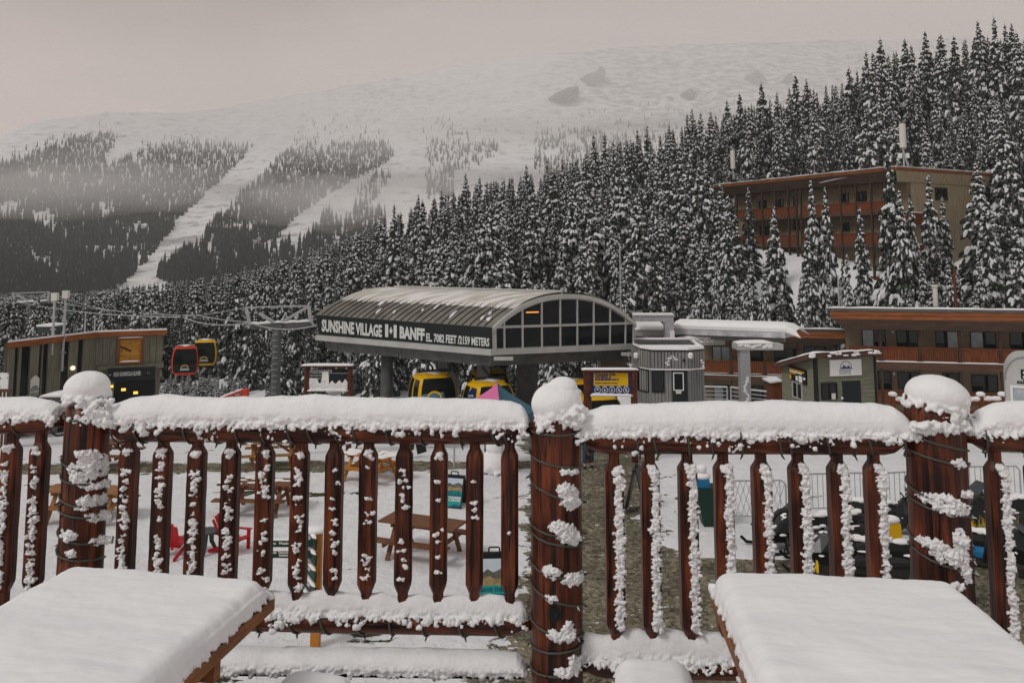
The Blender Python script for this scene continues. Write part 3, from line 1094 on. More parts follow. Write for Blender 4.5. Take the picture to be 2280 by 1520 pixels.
# ground around the square, one sheet out to the foot of the hill
m_ = MB()
def gsheet(x0, x1, y0, y1, n0, n1, dz=-.12):
    v = [(lerp(x0, x1, i / n0), lerp(y0, y1, j / n1), gz(0, lerp(y0, y1, j / n1)) + dz) for j in range(n1 + 1) for i in range(n0 + 1)]
    m_.mesh(v, [(j * (n0 + 1) + i, j * (n0 + 1) + i + 1, (j + 1) * (n0 + 1) + i + 1, (j + 1) * (n0 + 1) + i) for j in range(n1) for i in range(n0)])
gsheet(-140, 140, -60, 28, 6, 4)
gsheet(-140, 140, 28, 66, 6, 3)
tag(m_.build('ground', 'snow_far'), kind='structure')

# ---- hillside: rises to the right behind the buildings
HY0, HY1 = 56.0, 132.0
_hp = [-400, 0, 500, 1000, 1300, 1700, 2200, 2700]
_zt = [-15, -13.5, -8.0, 2.0, 10.5, 17.0, 26.5, 33.0]          # at the crest
_zb = [-8.6, -8.6, -8.4, -8.0, -7.6, -6.6, -5.2, -4.4]         # at the foot
def hz(x, y):
    u = CX + x / max(y, 1) * F
    s = (y - HY0) / (HY1 - HY0)
    low = 0.0
    if u > 1380:
        q = min(1.0, max(0.0, (y - 71) / 16))
        low = (1 - q * q * (3 - 2 * q)) * min(1.0, (u - 1380) / 150) * 3.6
    zb, zt = float(np.interp(u, _hp, _zb)), float(np.interp(u, _hp, _zt))
    if s <= 0: return zb + s * 2.0 - low
    e = s ** 1.35 if s < 1 else 1 + (s - 1) * .25
    return zb + (zt - zb) * e + .7 * nz3((x, y, 0), .07) - low
m_ = MB()
nx, ny = 90, 60
v = []
for j in range(ny + 1):
    y = lerp(50, 230, (j / ny) ** 1.2)
    for i in range(nx + 1):
        u = lerp(-500, 2800, i / nx)
        x = (u - CX) / F * y
        v.append((x, y, hz(x, y) - (3 if j == 0 else 0)))
m_.mesh(v, [(j * (nx + 1) + i, j * (nx + 1) + i + 1, (j + 1) * (nx + 1) + i + 1, (j + 1) * (nx + 1) + i) for j in range(ny) for i in range(nx)])
tag(m_.build('hillside', 'snow_far', smooth=True), kind='structure')

# ---- the mountain: a long ski slope rising into cloud
_mr = [-700, -300, 0, 100, 250, 400, 500, 560, 700, 850, 1000, 1200, 1400, 1650, 1900, 2300, 3000]
_mt = [380, 350, 300, 268, 250, 252, 241, 226, 205, 178, 150, 122, 105, 96, 90, 84, 80]      # crest row by column
def mtY(px, py):
    return float(np.interp(py, [60, 150, 250, 350, 420, 480, 560, 640, 760], [1650, 1480, 1250, 980, 800, 640, 470, 360, 260])) * (1 + .06 * math.sin(px / 310) + .03 * math.sin(px / 120 + py / 90))
def mpoint(px, t):
    top = float(np.interp(px, _mr, _mt)) + 3 * nz3((px, 0, 0), .02)
    py = lerp(780, top, t)
    return px, py
NMX, NMY = 230, 150
v, pp = [], []
for j in range(NMY + 1):
    for i in range(NMX + 1):
        px, py = mpoint(lerp(-700, 3000, i / NMX), j / NMY)
        Y = mtY(px, py)
        p = at(px, py, Y)
        p.z += (1.2 * fbm((p.x * .02, p.y * .02, 0)) + .5 * fbm((p.x * .09, p.y * .05, 3))) * min(1.0, (NMY - j) / 6)
        v.append(tuple(p))
        pp.append((px, py))
for dz, dy in ((-30, 60), (-200, 300)):       # the far side of the crest
    for i in range(NMX + 1):
        q = v[NMY * (NMX + 1) + i]
        v.append((q[0], q[1] + dy, q[2] + dz))
rocky = [max(0.0, min(1.0, (px - 1150) / 250)) * max(0.0, min(1.0, (300 - py) / 90)) * .9 + .55 * max(0.0, 1 - abs(px - 880) / 260) * max(0.0, 1 - abs(py - 205) / 45) + .5 * max(0.0, min(1.0, (py - 430) / 60)) * max(0.0, 1 - abs(px - 500) / 330) for px, py in pp]
m_ = MB()
m_.mesh(v, [(j * (NMX + 1) + i, j * (NMX + 1) + i + 1, (j + 1) * (NMX + 1) + i + 1, (j + 1) * (NMX + 1) + i) for j in range(NMY + 2) for i in range(NMX)])
mt = bpy.data.materials.new('mountain_snow')
mt.use_nodes = True
t = mt.node_tree
b = t.nodes["Principled BSDF"]
b.inputs["Roughness"].default_value = .95
b.inputs["Specular IOR Level"].default_value = .05
tcn = t.nodes.new("ShaderNodeTexCoord")
mpn = t.nodes.new("ShaderNodeMapping")
mpn.inputs["Scale"].default_value = (.02, .012, .06)
nn = t.nodes.new("ShaderNodeTexNoise")
nn.inputs["Scale"].default_value = 3.2
nn.inputs["Detail"].default_value = 9
nn.inputs["Roughness"].default_value = .72
rr_ = t.nodes.new("ShaderNodeValToRGB")
rr_.color_ramp.elements[0].position = .53
rr_.color_ramp.elements[0].color = (.73, .72, .725, 1)
rr_.color_ramp.elements[1].position = .70
rr_.color_ramp.elements[1].color = (.10, .10, .10, 1)
t.links.new(tcn.outputs["Object"], mpn.inputs[0])
t.links.new(mpn.outputs[0], nn.inputs["Vector"])
at_ = t.nodes.new("ShaderNodeAttribute")
at_.attribute_name = "rocky"
ma = t.nodes.new("ShaderNodeMath")
ma.operation = 'MULTIPLY_ADD'
t.links.new(at_.outputs["Fac"], ma.inputs[0])
ma.inputs[1].default_value = .11
t.links.new(nn.outputs[0], ma.inputs[2])
t.links.new(ma.outputs[0], rr_.inputs[0])
t.links.new(rr_.outputs[0], b.inputs["Base Color"])
mo = tag(m_.build('mountain', mt, smooth=True), kind='structure')
at_ = mo.data.attributes.new("rocky", 'FLOAT', 'POINT')
at_.data.foreach_set("value", rocky + [0.0] * (len(mo.data.vertices) - len(rocky)))

# rock outcrops near the crest
M['rock'] = mat('rock', (.018, .019, .020), .9, (.07, .07, .07), nscale=.12, detail=6, bump=.5, bdist=1.0)
ROCKS = [('large dark rock outcrop with a pointed top high on the slope', [(1295, 175), (1312, 165), (1328, 160), (1335, 150), (1345, 158), (1343, 180), (1335, 192), (1310, 196), (1300, 186)]),
         ('slanting dark rock outcrop below the pointed one', [(1222, 222), (1240, 208), (1262, 198), (1283, 194), (1285, 208), (1270, 224), (1262, 230), (1240, 224), (1230, 226)]),
         ('small grey rock outcrop low on the slope beneath the crest', [(1520, 208), (1536, 198), (1550, 206), (1540, 218), (1526, 216)]),
         ('pale rock outcrop on the crest left of the tall spruces', [(1665, 170), (1688, 160), (1706, 178), (1708, 190), (1690, 184)]),
         ('pale rock outcrop on the crest among the tall spruce tops', [(1740, 182), (1752, 168), (1762, 162), (1766, 182), (1750, 184)])]
for lab, pts in ROCKS:
    cx, cy2 = np.mean([p[0] for p in pts]), np.mean([p[1] for p in pts])
    pts = [(cx + (a - cx) * 1.15, cy2 + (b_ - cy2) * 1.15) for a, b_ in pts]
    Y = mtY(cx, cy2) - 14
    front = [at(px, py, Y - 6 + 14 * nz3((px, py, 0), .06)) for px, py in pts]
    inner = [at(lerp(px, cx, .45), lerp(py, cy2, .45), Y - 26 + 16 * nz3((px, py, 3), .08)) for px, py in pts]
    back = [p + Vector((0, 45, -8)) for p in front]
    c0 = at(cx, cy2, Y - 26)
    n = len(pts)
    m_ = MB()
    vv = back + front + inner + [c0]
    m_.mesh(vv, [(k * n + i, (k) * n + (i + 1) % n, (k + 1) * n + (i + 1) % n, (k + 1) * n + i) for k in (0, 1) for i in range(n)] + [(2 * n + i, 2 * n + (i + 1) % n, 3 * n) for i in range(n)])
    base = at(cx, cy2, Y)
    tag(m_.build('rock_outcrop', 'rock', None, loc=base), lab, 'rock', 'rock outcrops near the crest')

# ================================================================== far forest: too many to count
def inpoly(x, y, P):
    c = False
    j = len(P) - 1
    for i in range(len(P)):
        if (P[i][1] > y) != (P[j][1] > y) and x < (P[j][0] - P[i][0]) * (y - P[i][1]) / (P[j][1] - P[i][1]) + P[i][0]:
            c = not c
        j = i
    return c
FOREST = [  # polygon in photo pixels, trees per 1000 px2, raggedness
    ([(-60, 400), (0, 372), (60, 352), (110, 332), (170, 305), (215, 296), (262, 308), (256, 330), (232, 348), (238, 372), (290, 350), (340, 330), (395, 318), (480, 324), (568, 326), (540, 356), (470, 422), (400, 488), (345, 560), (310, 600), (260, 640), (180, 700), (-60, 720)], 52, .30),
    ([(-560, 470), (-300, 420), (-50, 396), (-50, 720), (-560, 720)], 16, .4),
    ([(0, 352), (50, 322), (120, 308), (200, 282), (235, 264), (268, 278), (262, 300), (215, 300), (120, 336), (0, 380)], 5, .6),
    ([(310, 320), (380, 296), (480, 306), (570, 316), (560, 330), (400, 326), (320, 335)], 5, .6),
    ([(655, 300), (672, 280), (700, 262), (770, 250), (850, 238), (862, 300), (866, 325), (800, 330), (690, 330), (650, 330)], 5, .5),
    ([(640, 338), (700, 318), (780, 322), (866, 318), (878, 345), (850, 372), (790, 400), (725, 440), (662, 482), (634, 515), (600, 572), (560, 640), (400, 650), (345, 610), (430, 560), (480, 495), (530, 440), (582, 398), (610, 362)], 46, .30),
    ([(928, 236), (940, 262), (985, 256), (1062, 236), (1092, 270), (1108, 300), (1052, 308), (1000, 302), (952, 320), (940, 296)], 5, .5),
    ([(948, 318), (1000, 300), (1062, 312), (1112, 318), (1100, 350), (1050, 378), (990, 384), (952, 372), (944, 346)], 20, .4),
    ([(950, 384), (1010, 372), (1010, 440), (960, 455), (940, 420)], 20, .4),
    ([(792, 430), (822, 400), (860, 380), (872, 400), (830, 450), (806, 500), (786, 490)], 20, .4),
    ([(712, 520), (716, 492), (732, 476), (748, 490), (760, 528)], 30, .2),
    ([(1188, 310), (1200, 268), (1300, 250), (1420, 230), (1500, 240), (1640, 235), (1660, 320), (1500, 330), (1400, 350), (1188, 330)], 5.5, .55),
    ([(1186, 318), (1300, 290), (1420, 310), (1520, 300), (1520, 380), (1260, 420), (1190, 380)], 26, .4),
    ([(620, 560), (760, 500), (860, 470), (860, 700), (400, 720), (420, 620)], 24, .4),
]
tv, tf = [], []
for P_, dens, rag in FOREST:
    xs, ys = [p[0] for p in P_], [p[1] for p in P_]
    area = (max(xs) - min(xs)) * (max(ys) - min(ys)) / 1000
    for q in range(int(area * dens)):
        px, py = random.uniform(min(xs), max(xs)), random.uniform(min(ys), max(ys))
        if not inpoly(px, py, P_): continue
        k = nz3((px, py * 1.6, len(tv) * 0), .02) + .5 * nz3((px, py, 2), .06)
        if k + .25 * random.uniform(-1, 1) < -.36 / (rag * 2.2): continue
        if py > 450 and px < 330 and nz3((px * .7, py * 1.3, 9), .022) + .5 * nz3((px, py * 2.2, 4), .07) + .3 * random.uniform(-1, 1) > .20: continue
        if 430 < px < 650 and py > 495 and nz3((px * .8, py * 1.6, 5), .025) + .5 * nz3((px, py * 2.4, 7), .08) + .3 * random.uniform(-1, 1) > .14: continue      # snowy ledges
        Y = mtY(px, py)
        if Y < 300 and random.random() < .35: continue
        tv.append((px, py, Y))
V_, F_ = [], []
for px, py, Y in tv:
    p = at(px, py, Y)
    h = random.uniform(6.0, 11.5) * (0.9 if Y > 900 else 1.0) * (.75 if Y > 1150 else 1)
    r = h * random.uniform(.12, .17)
    a0 = random.random() * 6
    z0 = p.z - .6
    for (zb, zt, rb) in ((0.06, .55, 1.0), (.33, .80, .72), (.62, 1.0, .42)):
        o = len(V_)
        for k in range(5):
            a = a0 + k * 1.2566
            j_ = random.uniform(.75, 1.2)
            V_.append((p.x + r * rb * j_ * math.cos(a), p.y + r * rb * j_ * math.sin(a), z0 + h * (zb + random.uniform(-.03, .03))))
        V_.append((p.x, p.y, z0 + h * zt))
        F_ += [(o + k, o + (k + 1) % 5, o + 5) for k in range(5)]
me = bpy.data.meshes.new('far_forest')
me.from_pydata(V_, [], F_)
fm = bpy.data.materials.new('far_needles')
fm.use_nodes = True
t = fm.node_tree
b = t.nodes["Principled BSDF"]
b.inputs["Roughness"].default_value = .95
b.inputs["Specular IOR Level"].default_value = .0
tcn = t.nodes.new("ShaderNodeTexCoord")
nn = t.nodes.new("ShaderNodeTexNoise")
nn.inputs["Scale"].default_value = .35
nn.inputs["Detail"].default_value = 5
nn.inputs["Roughness"].default_value = .75
r_ = t.nodes.new("ShaderNodeValToRGB")
r_.color_ramp.elements[0].position = .50
r_.color_ramp.elements[0].color = (.016, .022, .020, 1)
r_.color_ramp.elements[1].position = .72
r_.color_ramp.elements[1].color = (.36, .37, .38, 1)
t.links.new(tcn.outputs["Object"], nn.inputs["Vector"])
sz = t.nodes.new("ShaderNodeSeparateXYZ")
t.links.new(tcn.outputs["Object"], sz.inputs[0])
mrz = t.nodes.new("ShaderNodeMapRange")          # less snow stays on the trees of the lower slope
mrz.inputs["From Min"].default_value = -10
mrz.inputs["From Max"].default_value = 130
mrz.inputs["To Min"].default_value = -.09
mrz.inputs["To Max"].default_value = .04
t.links.new(sz.outputs["Z"], mrz.inputs["Value"])
adz = t.nodes.new("ShaderNodeMath")
t.links.new(nn.outputs[0], adz.inputs[0])
t.links.new(mrz.outputs[0], adz.inputs[1])
t.links.new(adz.outputs[0], r_.inputs[0])
t.links.new(r_.outputs[0], b.inputs["Base Color"])
me.materials.append(fm)
ob = bpy.data.objects.new('far_forest', me)
COL.objects.link(ob)
tag(ob, 'dark conifer forest in broad strips on the far mountain slope', kind='stuff')
print("far trees", len(tv))

# ================================================================== near forest: snowy spruces
def make_tree(seed, h=10.0, slim=.145, whorls=34, lod=0, snow=1.0):
    rng = random.Random(seed)
    v, f, m = [], [], []
    def add(vs, fs, mi):
        o = len(v)
        v.extend(vs)
        for q in fs:
            f.append(tuple(i + o for i in q))
            m.append(mi)
    # dark inner foliage, a core added to block light between the boughs
    prof = [(.05, .30), (.25, .46), (.5, .34), (.75, .17), (.93, .05), (1.0, 0.0)]
    n = 7
    vs = []
    for t, k in prof:
        for j in range(n):
            a = 2 * math.pi * j / n + t * 2
            rr = h * slim * k * rng.uniform(.75, 1.15)
            vs.append((rr * math.cos(a), rr * math.sin(a), h * t))
    add(vs, [(i * n + j, i * n + (j + 1) % n, (i + 1) * n + (j + 1) % n, (i + 1) * n + j) for i in range(len(prof) - 1) for j in range(n)], 0)
    z = h * .04
    lean = rng.uniform(-.015, .015)
    step0 = h / whorls
    while z < h * .985:
        t = z / h
        R_ = h * slim * ((1 - t) ** .92) * (1.0 if t > .12 else .82) * (1 + .16 * math.sin(z * 2.3 + seed)) * rng.uniform(.86, 1.12) + .09
        nb = rng.randint(5, 8) if R_ > .5 else rng.randint(3, 5)
        if lod: nb = max(3, nb - 1)
        a0 = rng.random() * 6.28
        for k in range(nb):
            a = a0 + k * 6.283 / nb + rng.uniform(-.35, .35)
            L_ = R_ * rng.uniform(.62, 1.22)
            zz = z + rng.uniform(-.5, .5) * step0
            dr = L_ * (rng.uniform(.30, .62) - .35 * t)          # droop
            ca, sa = math.cos(a), math.sin(a)
            wd = L_ * rng.uniform(.24, .36) + .05
            def P(s, q, dz=0.0):           # along, across
                return (ca * L_ * s - sa * wd * q + lean * zz, sa * L_ * s + ca * wd * q, zz + .06 * L_ * math.sin(s * 3.1) - dr * max(0.0, s) ** 1.5 + dz)
            hang = .10 + L_ * .20
            # needles: a drooping spray with a ragged lower fringe
            vs = [P(.1, 0), P(.45, .8), P(.8, .75), P(1.08, .1), P(.8, -.75), P(.45, -.8),
                  P(.4, .9, -hang * rng.uniform(.6, 1.4)), P(.85, .7, -hang * rng.uniform(.5, 1.2)), P(1.14, 0, -hang * rng.uniform(.4, 1.0)), P(.85, -.7, -hang * rng.uniform(.5, 1.2)), P(.4, -.9, -hang * rng.uniform(.6, 1.4)), P(.62, .15, -hang * 1.2)]
            add(vs, [(0, 1, 2, 3), (0, 3, 4, 5), (1, 6, 7, 2), (2, 7, 8, 3), (3, 8, 9, 4), (4, 9, 10, 5), (1, 11, 6), (5, 10, 11), (8, 11, 3)], 0)
            if rng.random() > .90 * snow: continue
            # snow pads lying on the spray
            npad = 1 if L_ < .35 else (2 if lod else rng.choice((3, 3, 4, 5)))
            for q in range(npad):
                s0 = rng.uniform(.30, .92) if npad > 1 else .62
                q0 = rng.uniform(-.62, .62) if npad > 1 else 0
                ls = rng.uniform(.11, .26) if npad > 1 else .48
                ws = rng.uniform(.20, .46) if npad > 1 else .85
                th = min(.20, .05 + .12 * L_) * rng.uniform(.5, 1.35)
                rim = []
                nn_ = 6
                for j in range(nn_):
                    b_ = 6.283 * j / nn_
                    kk = rng.uniform(.7, 1.15)
                    rim.append(P(min(1.1, s0 + ls * kk * math.cos(b_)), q0 + ws * kk * math.sin(b_), .012 - ((.05 + .12 * L_) * rng.uniform(.6, 1.3) if math.cos(b_) > .2 else 0)))
                mid = []
                for j in range(nn_):
                    b_ = 6.283 * j / nn_
                    mid.append(P(s0 + ls * .62 * math.cos(b_), q0 + ws * .62 * math.sin(b_), th * rng.uniform(.6, .95)))
                add(rim + mid + [P(s0, q0, th * 1.15)], [(j, (j + 1) % nn_, nn_ + (j + 1) % nn_, nn_ + j) for j in range(nn_)] + [(nn_ + j, nn_ + (j + 1) % nn_, 2 * nn_) for j in range(nn_)], 1)
        z += step0 * rng.uniform(.75, 1.2) * (.8 + .45 * (1 - t))
    # leader
    add([(lean * h + .03, 0, h * .96), (lean * h - .02, .03, h * .96), (lean * h - .02, -.03, h * .96), (lean * h, 0, h * 1.03)], [(0, 1, 3), (1, 2, 3), (2, 0, 3)], 0)
    me = bpy.data.meshes.new('crown')
    me.from_pydata(v, [], f)
    me.materials.append(M['needle'])
    me.materials.append(M['tree_snow'])
    me.polygons.foreach_set("material_index", m)
    tm = MB()
    tm.cyl((0, 0, -1.2), (0, 0, h * .55), h * .016 + .05, h * .008, 7)
    tm.cyl((0, 0, h * .55), (lean * h, 0, h * .97), h * .008, .012, 5)
    mt_ = bpy.data.meshes.new('trunk')
    mt_.from_pydata(tm.v, [], tm.f)
    mt_.materials.append(M['bark'])
    return me, mt_
KINDS_ = [make_tree(s, slim=sl, whorls=wh, snow=sn) for s, sl, wh, sn in ((1, .14, 34, .98), (2, .165, 33, 1.1), (3, .20, 30, 1.0), (4, .115, 38, .86), (5, .17, 33, .72), (6, .15, 35, 1.1))]
LODS_ = [make_tree(s, slim=sl, whorls=30, lod=1, snow=sn) for s, sl, sn in ((11, .14, .95), (12, .17, .85), (13, .115, .8), (14, .155, 1.1))]
print("tree faces", [len(k[0].polygons) for k in KINDS_], [len(k[0].polygons) for k in LODS_])
FLAT = 'snow covered spruce standing in the dense forest on the hillside'
def plant(x, y, h, kind=None, label=FLAT, group='snowy spruces of the hillside forest', wide=1.0, z=None):
    k = random.randrange(6) if kind is None else kind
    z = hz(x, y) if z is None else z
    t_ = thing('spruce_tree', (x, y, z - .1), label, 'tree', group)
    s = h / 10.0
    for nm, me_ in (('trunk', KINDS_[k][1]), ('crown', KINDS_[k][0])):
        o = bpy.data.objects.new(nm, me_)
        COL.objects.link(o)
        o.parent = t_
    t_.scale = (s * wide, s * wide, s)
    t_.rotation_euler = (random.uniform(-.02, .02), random.uniform(-.02, .02), random.uniform(0, 6.28))
    return t_
taken = []
def plant_px(px, top, Y, wpx=None, kind=None, base=None, **kw):
    """tree whose tip is seen at (px, top), standing on the hillside at depth Y"""
    p = at(px, top, Y)
    z = hz(p.x, Y)
    h = max(1.2, p.z - z)
    k = random.randrange(6) if kind is None else kind
    wide = 1.0
    if wpx:
        sl = (.14, .165, .20, .115, .17, .15)[k]
        wide = (wpx / F * Y) / (2.15 * h * sl)
    taken.append((p.x, Y, .16 * h))
    return plant(p.x, Y, h, k, wide=wide, z=z, **kw)
def near_label(s): return dict(label=s, group='spruces in front of the hill hotel')
# spruces in front of the brown hotel, each one placed by its tip
HOTEL_TREES = [
    (1620, 446, 72, 62, 3, 'slim snowy spruce at the left end of the hill hotel'),
    (1671, 556, 68, 50, 0, 'short snowy spruce with two tips, left of the bushy one below the hotel balconies'),
    (1728, 458, 70, 82, 1, 'broad snowy spruce covering the left balconies of the hill hotel'),
    (1806, 396, 72, 66, 5, 'tall snowy spruce reaching the eaves of the hill hotel, left of its twin'),
    (1838, 414, 71, 66, 1, 'tall snowy spruce reaching the eaves of the hill hotel, right of its twin'),
    (1800, 508, 67, 66, 0, 'snowy spruce standing before the twin tall spruces, lower than both'),
    (1919, 454, 70, 60, 3, 'narrow snowy spruce right of the middle balconies of the hill hotel'),
    (1974, 330, 69, 100, 4, 'tallest spruce before the hill hotel, its tip above the roof corner'),
    (2004, 418, 67, 78, 5, 'snowy spruce just right of the tallest one, at the hotel corner'),
    (2028, 425, 68, 60, 0, 'snowy spruce at the hotel corner, left of the slim one by the side wall'),
    (2064, 382, 72, 68, 3, 'slim snowy spruce rising past the roof edge on the hotel side wall'),
    (2102, 432, 74, 52, 3, 'very thin snowy spruce in front of the hotel side wall windows'),
    (2196, 432, 68, 88, 1, 'snow laden spruce at the right corner of the hotel side wall'),
    (2268, 500, 64, 90, 5, 'low snowy spruce at the right edge, above the lodge roof'),
    (2246, 330, 76, 110, 2, 'big snowy spruce right of the hotel, overlapping its roof end'),
]
for px, top, Y, wpx, kd, lab in HOTEL_TREES:
    plant_px(px, top, Y, wpx * 1.22, kd, **near_label(lab))
_r = random.Random(77)
for k in range(34):
    px = 366 + 5.6 * k + _r.uniform(-4, 4)
    plant_px(px, _r.uniform(828, 858), _r.uniform(52, 64), _r.uniform(22, 44), _r.choice((0, 1, 2, 5)), label='low snow loaded spruce below the hanging gondola cabins', group='low spruces below the hanging cabins')
for k in range(24):
    px = 1568 + 27 * k + _r.uniform(-12, 12)
    plant_px(px, _r.uniform(560, 645), _r.uniform(63.5, 70), _r.uniform(42, 74), _r.choice((0, 1, 2, 5)), label='low snowy spruce on the bank between the hill hotel and the lodge roof', group='low spruces on the bank below the hill hotel')
# trees that make the skyline, left to right
SKY_T = [(878, 452, 118), (930, 432, 116), (963, 470, 112), (987, 420, 120), (1036, 384, 118), (1066, 392, 122), (1108, 404, 114), (1128, 420, 110), (1172, 366, 118), (1196, 420, 106), (1216, 352, 120), (1254, 349, 118), (1322, 296, 120), (1347, 294, 112), (1382, 330, 122), (1420, 284, 120), (1444, 278, 118), (1472, 300, 124), (1488, 276, 124), (1530, 250, 122), (1544, 242, 124), (1558, 248, 120), (1583, 246, 118), (1620, 222, 122), (1648, 206, 124), (1668, 235, 114), (1698, 182, 122), (1732, 204, 120), (1756, 194, 124), (1771, 164, 120), (1797, 174, 124), (1812, 196, 116), (1840, 204, 122), (1857, 188, 124), (1892, 148, 120), (1925, 112, 122), (1940, 118, 118), (1958, 84, 120), (1980, 130, 112), (2012, 84, 122), (2028, 100, 118), (2058, 68, 120), (2085, 80, 124), (2098, 74, 118), (2120, 80, 114), (2176, 46, 118), (2190, 78, 122), (2214, 36, 116), (2232, 52, 122), (2256, 52, 118), (2272, 70, 112), (2300, 40, 116),
         (850, 480, 112), (812, 500, 114), (775, 520, 110), (730, 540, 108), (690, 548, 112), (655, 560, 106), (610, 572, 110), (572, 578, 104), (545, 590, 106)]
for px, top, Y in SKY_T:
    plant_px(px, top, Y, kind=random.choice((0, 1, 3, 4, 5)), label=None or 'snow dusted spruce on the forest skyline against the mountain', group='spruces along the forest skyline')
# everything between: nearest as trees of their own, the rest as one mass
HB = [(1585, 74), (2230, 104)]
def hotel_zone(x, y):
    e1, e2 = Vector((-11.6, 20.7)), Vector((12.1, 6.3))
    q = Vector((x - 35.1, y - 78.0))
    a, b_ = q.dot(e1) / e1.length_squared, q.dot(e2) / e2.length_squared
    return -.12 < a < 1.06 and -.42 < b_ < 1.06
cand = []
tries = 0
while tries < 14000 and len(cand) < 1420:
    tries += 1
    y = HY0 + 3 + (random.random() ** .85) * 82
    u = random.uniform(-330, 2560)
    x = (u - CX) / F * y
    if hotel_zone(x, y): continue
    if u > 1640 and y < 82 and u < 2180: continue
    if u >= 2180 and y < 66: continue
    if u > 1400 and y < 68: continue
    cap = 824 if 360 < u < 520 and y < 69 else 0
    if 590 < u < 650 and y < 57: continue
    if u < 330 and y < 64: continue
    rmin = 1.75 if y < 95 else 2.2
    if any((x - a) ** 2 + (y - b_) ** 2 < max(rmin, rr * .9) ** 2 for a, b_, rr in taken): continue
    h = random.choice((random.uniform(4.5, 7.5), random.uniform(7, 10), random.uniform(9, 13.5))) * (.9 if u < 700 else 1.0) * (.72 if y < 66 else 1)
    # keep below the photo's skyline
    sky_row = cap or float(np.interp(u, [-200, 0, 130, 400, 560, 700, 800, 930, 1040, 1250, 1340, 1450, 1650, 1770, 1890, 1960, 2200, 2400], [640, 640, 640, 610, 585, 545, 505, 440, 400, 360, 305, 290, 225, 185, 165, 105, 60, 55]))
    z = hz(x, y)
    tip = HOR - (z + h - CAM.z) / y * F
    if tip < sky_row + 12:
        h -= (sky_row + 12 - tip) / F * y
        if h < (1.1 if cap else 3.5): continue
    taken.append((x, y, .14 * h))
    cand.append((y, x, h))
cand.sort(key=lambda c_: -c_[2] / c_[0])
NIND = 300 - 24 - 34 - len(HOTEL_TREES) - len(SKY_T)
for y, x, h in cand[:NIND]:
    u = CX + x / y * F
    if u < 560: lab, gp = 'snowy spruce in the low forest behind the clock building and gondolas', 'spruces behind the clock building'
    elif u < 1300: lab, gp = 'snow covered spruce in the forest behind the curved roof lift station', 'spruces behind the lift station'
    else: lab, gp = FLAT, 'snowy spruces of the hillside forest'
    plant(x, y, h, random.choice((0, 3, 3, 4, 4, 5)) if u < 700 else None, label=lab, group=gp, wide=random.uniform(.8, 1.22))
print("near trees", len(cand))
# the remaining spruces: one mass of instances
rest = cand[NIND:]
protos = []
pc = bpy.data.collections.new("spruce_sources")
for i, (mc, mt_) in enumerate(LODS_):
    o = bpy.data.objects.new('spruce_source', mc)
    pc.objects.link(o)
me = bpy.data.meshes.new('forest')
me.from_pydata([(x, y, hz(x, y) - .1) for y, x, h in rest], [], [])
a_ = me.attributes.new("size", 'FLOAT', 'POINT')
a_.data.foreach_set("value", [h / 10 for y, x, h in rest])
a_ = me.attributes.new("spin", 'FLOAT_VECTOR', 'POINT')
a_.data.foreach_set("vector", [c_ for _ in rest for c_ in (0.0, 0.0, random.uniform(0, 6.28))])
a_ = me.attributes.new("pick", 'INT', 'POINT')
a_.data.foreach_set("value", [random.randrange(len(LODS_)) for _ in rest])
fo = bpy.data.objects.new('forest', me)
COL.objects.link(fo)
tag(fo, 'mass of smaller snowy spruces filling the hillside behind the nearer trees', kind='stuff')
ng = bpy.data.node_groups.new("forest", 'GeometryNodeTree')
ng.interface.new_socket("Geometry", in_out='INPUT', socket_type='NodeSocketGeometry')
ng.interface.new_socket("Geometry", in_out='OUTPUT', socket_type='NodeSocketGeometry')
gi, go = ng.nodes.new('NodeGroupInput'), ng.nodes.new('NodeGroupOutput')
iop = ng.nodes.new('GeometryNodeInstanceOnPoints')
ci = ng.nodes.new('GeometryNodeCollectionInfo')
ci.inputs['Collection'].default_value = pc
ci.inputs['Separate Children'].default_value = True
ci.inputs['Reset Children'].default_value = True
iop.inputs['Pick Instance'].default_value = True
def attr(n_, t_):
    q = ng.nodes.new('GeometryNodeInputNamedAttribute')
    q.data_type = t_
    q.inputs['Name'].default_value = n_
    return q.outputs[0]
ln = ng.links.new
ln(gi.outputs[0], iop.inputs['Points'])
ln(ci.outputs[0], iop.inputs['Instance'])
ln(attr('pick', 'INT'), iop.inputs['Instance Index'])
ln(attr('size', 'FLOAT'), iop.inputs['Scale'])
e2r = ng.nodes.new('FunctionNodeEulerToRotation')
ln(attr('spin', 'FLOAT_VECTOR'), e2r.inputs[0])
ln(e2r.outputs[0], iop.inputs['Rotation'])
ln(iop.outputs[0], go.inputs[0])
md = fo.modifiers.new("forest", 'NODES')
md.node_group = ng
# ================================================================== buildings
M['beige'] = mat('beige', (.20, .155, .105), .9, (.25, .195, .135), nscale=1.2, spec=.1)
M['ply'] = mat('ply', (.30, .245, .155), .85, (.41, .34, .23), scale=(3, 3, .25), nscale=2.5, detail=6, spec=.15)
M['board_orange'] = mat('board_orange', (.095, .025, .009), .7, (.19, .054, .017), scale=(4, 4, .6), nscale=3, detail=5, spec=.2)
M['fascia'] = mat('fascia', (.15, .045, .014), .6, (.34, .115, .032), scale=(.3, .3, 6), nscale=3, detail=5, spec=.25)
M['soffit'] = mat('soffit', (.085, .052, .038), .8, (.12, .078, .058), scale=(.4, .4, 2), nscale=2, spec=.15)
M['beam_brown'] = mat('beam_brown', (.075, .036, .024), .75, (.115, .062, .042), scale=(.4, .4, 3), nscale=2.5, spec=.2)
M['post_dark'] = mat('post_dark', (.036, .022, .016), .7, (.065, .040, .028), scale=(3, 3, .5), nscale=3, spec=.2)
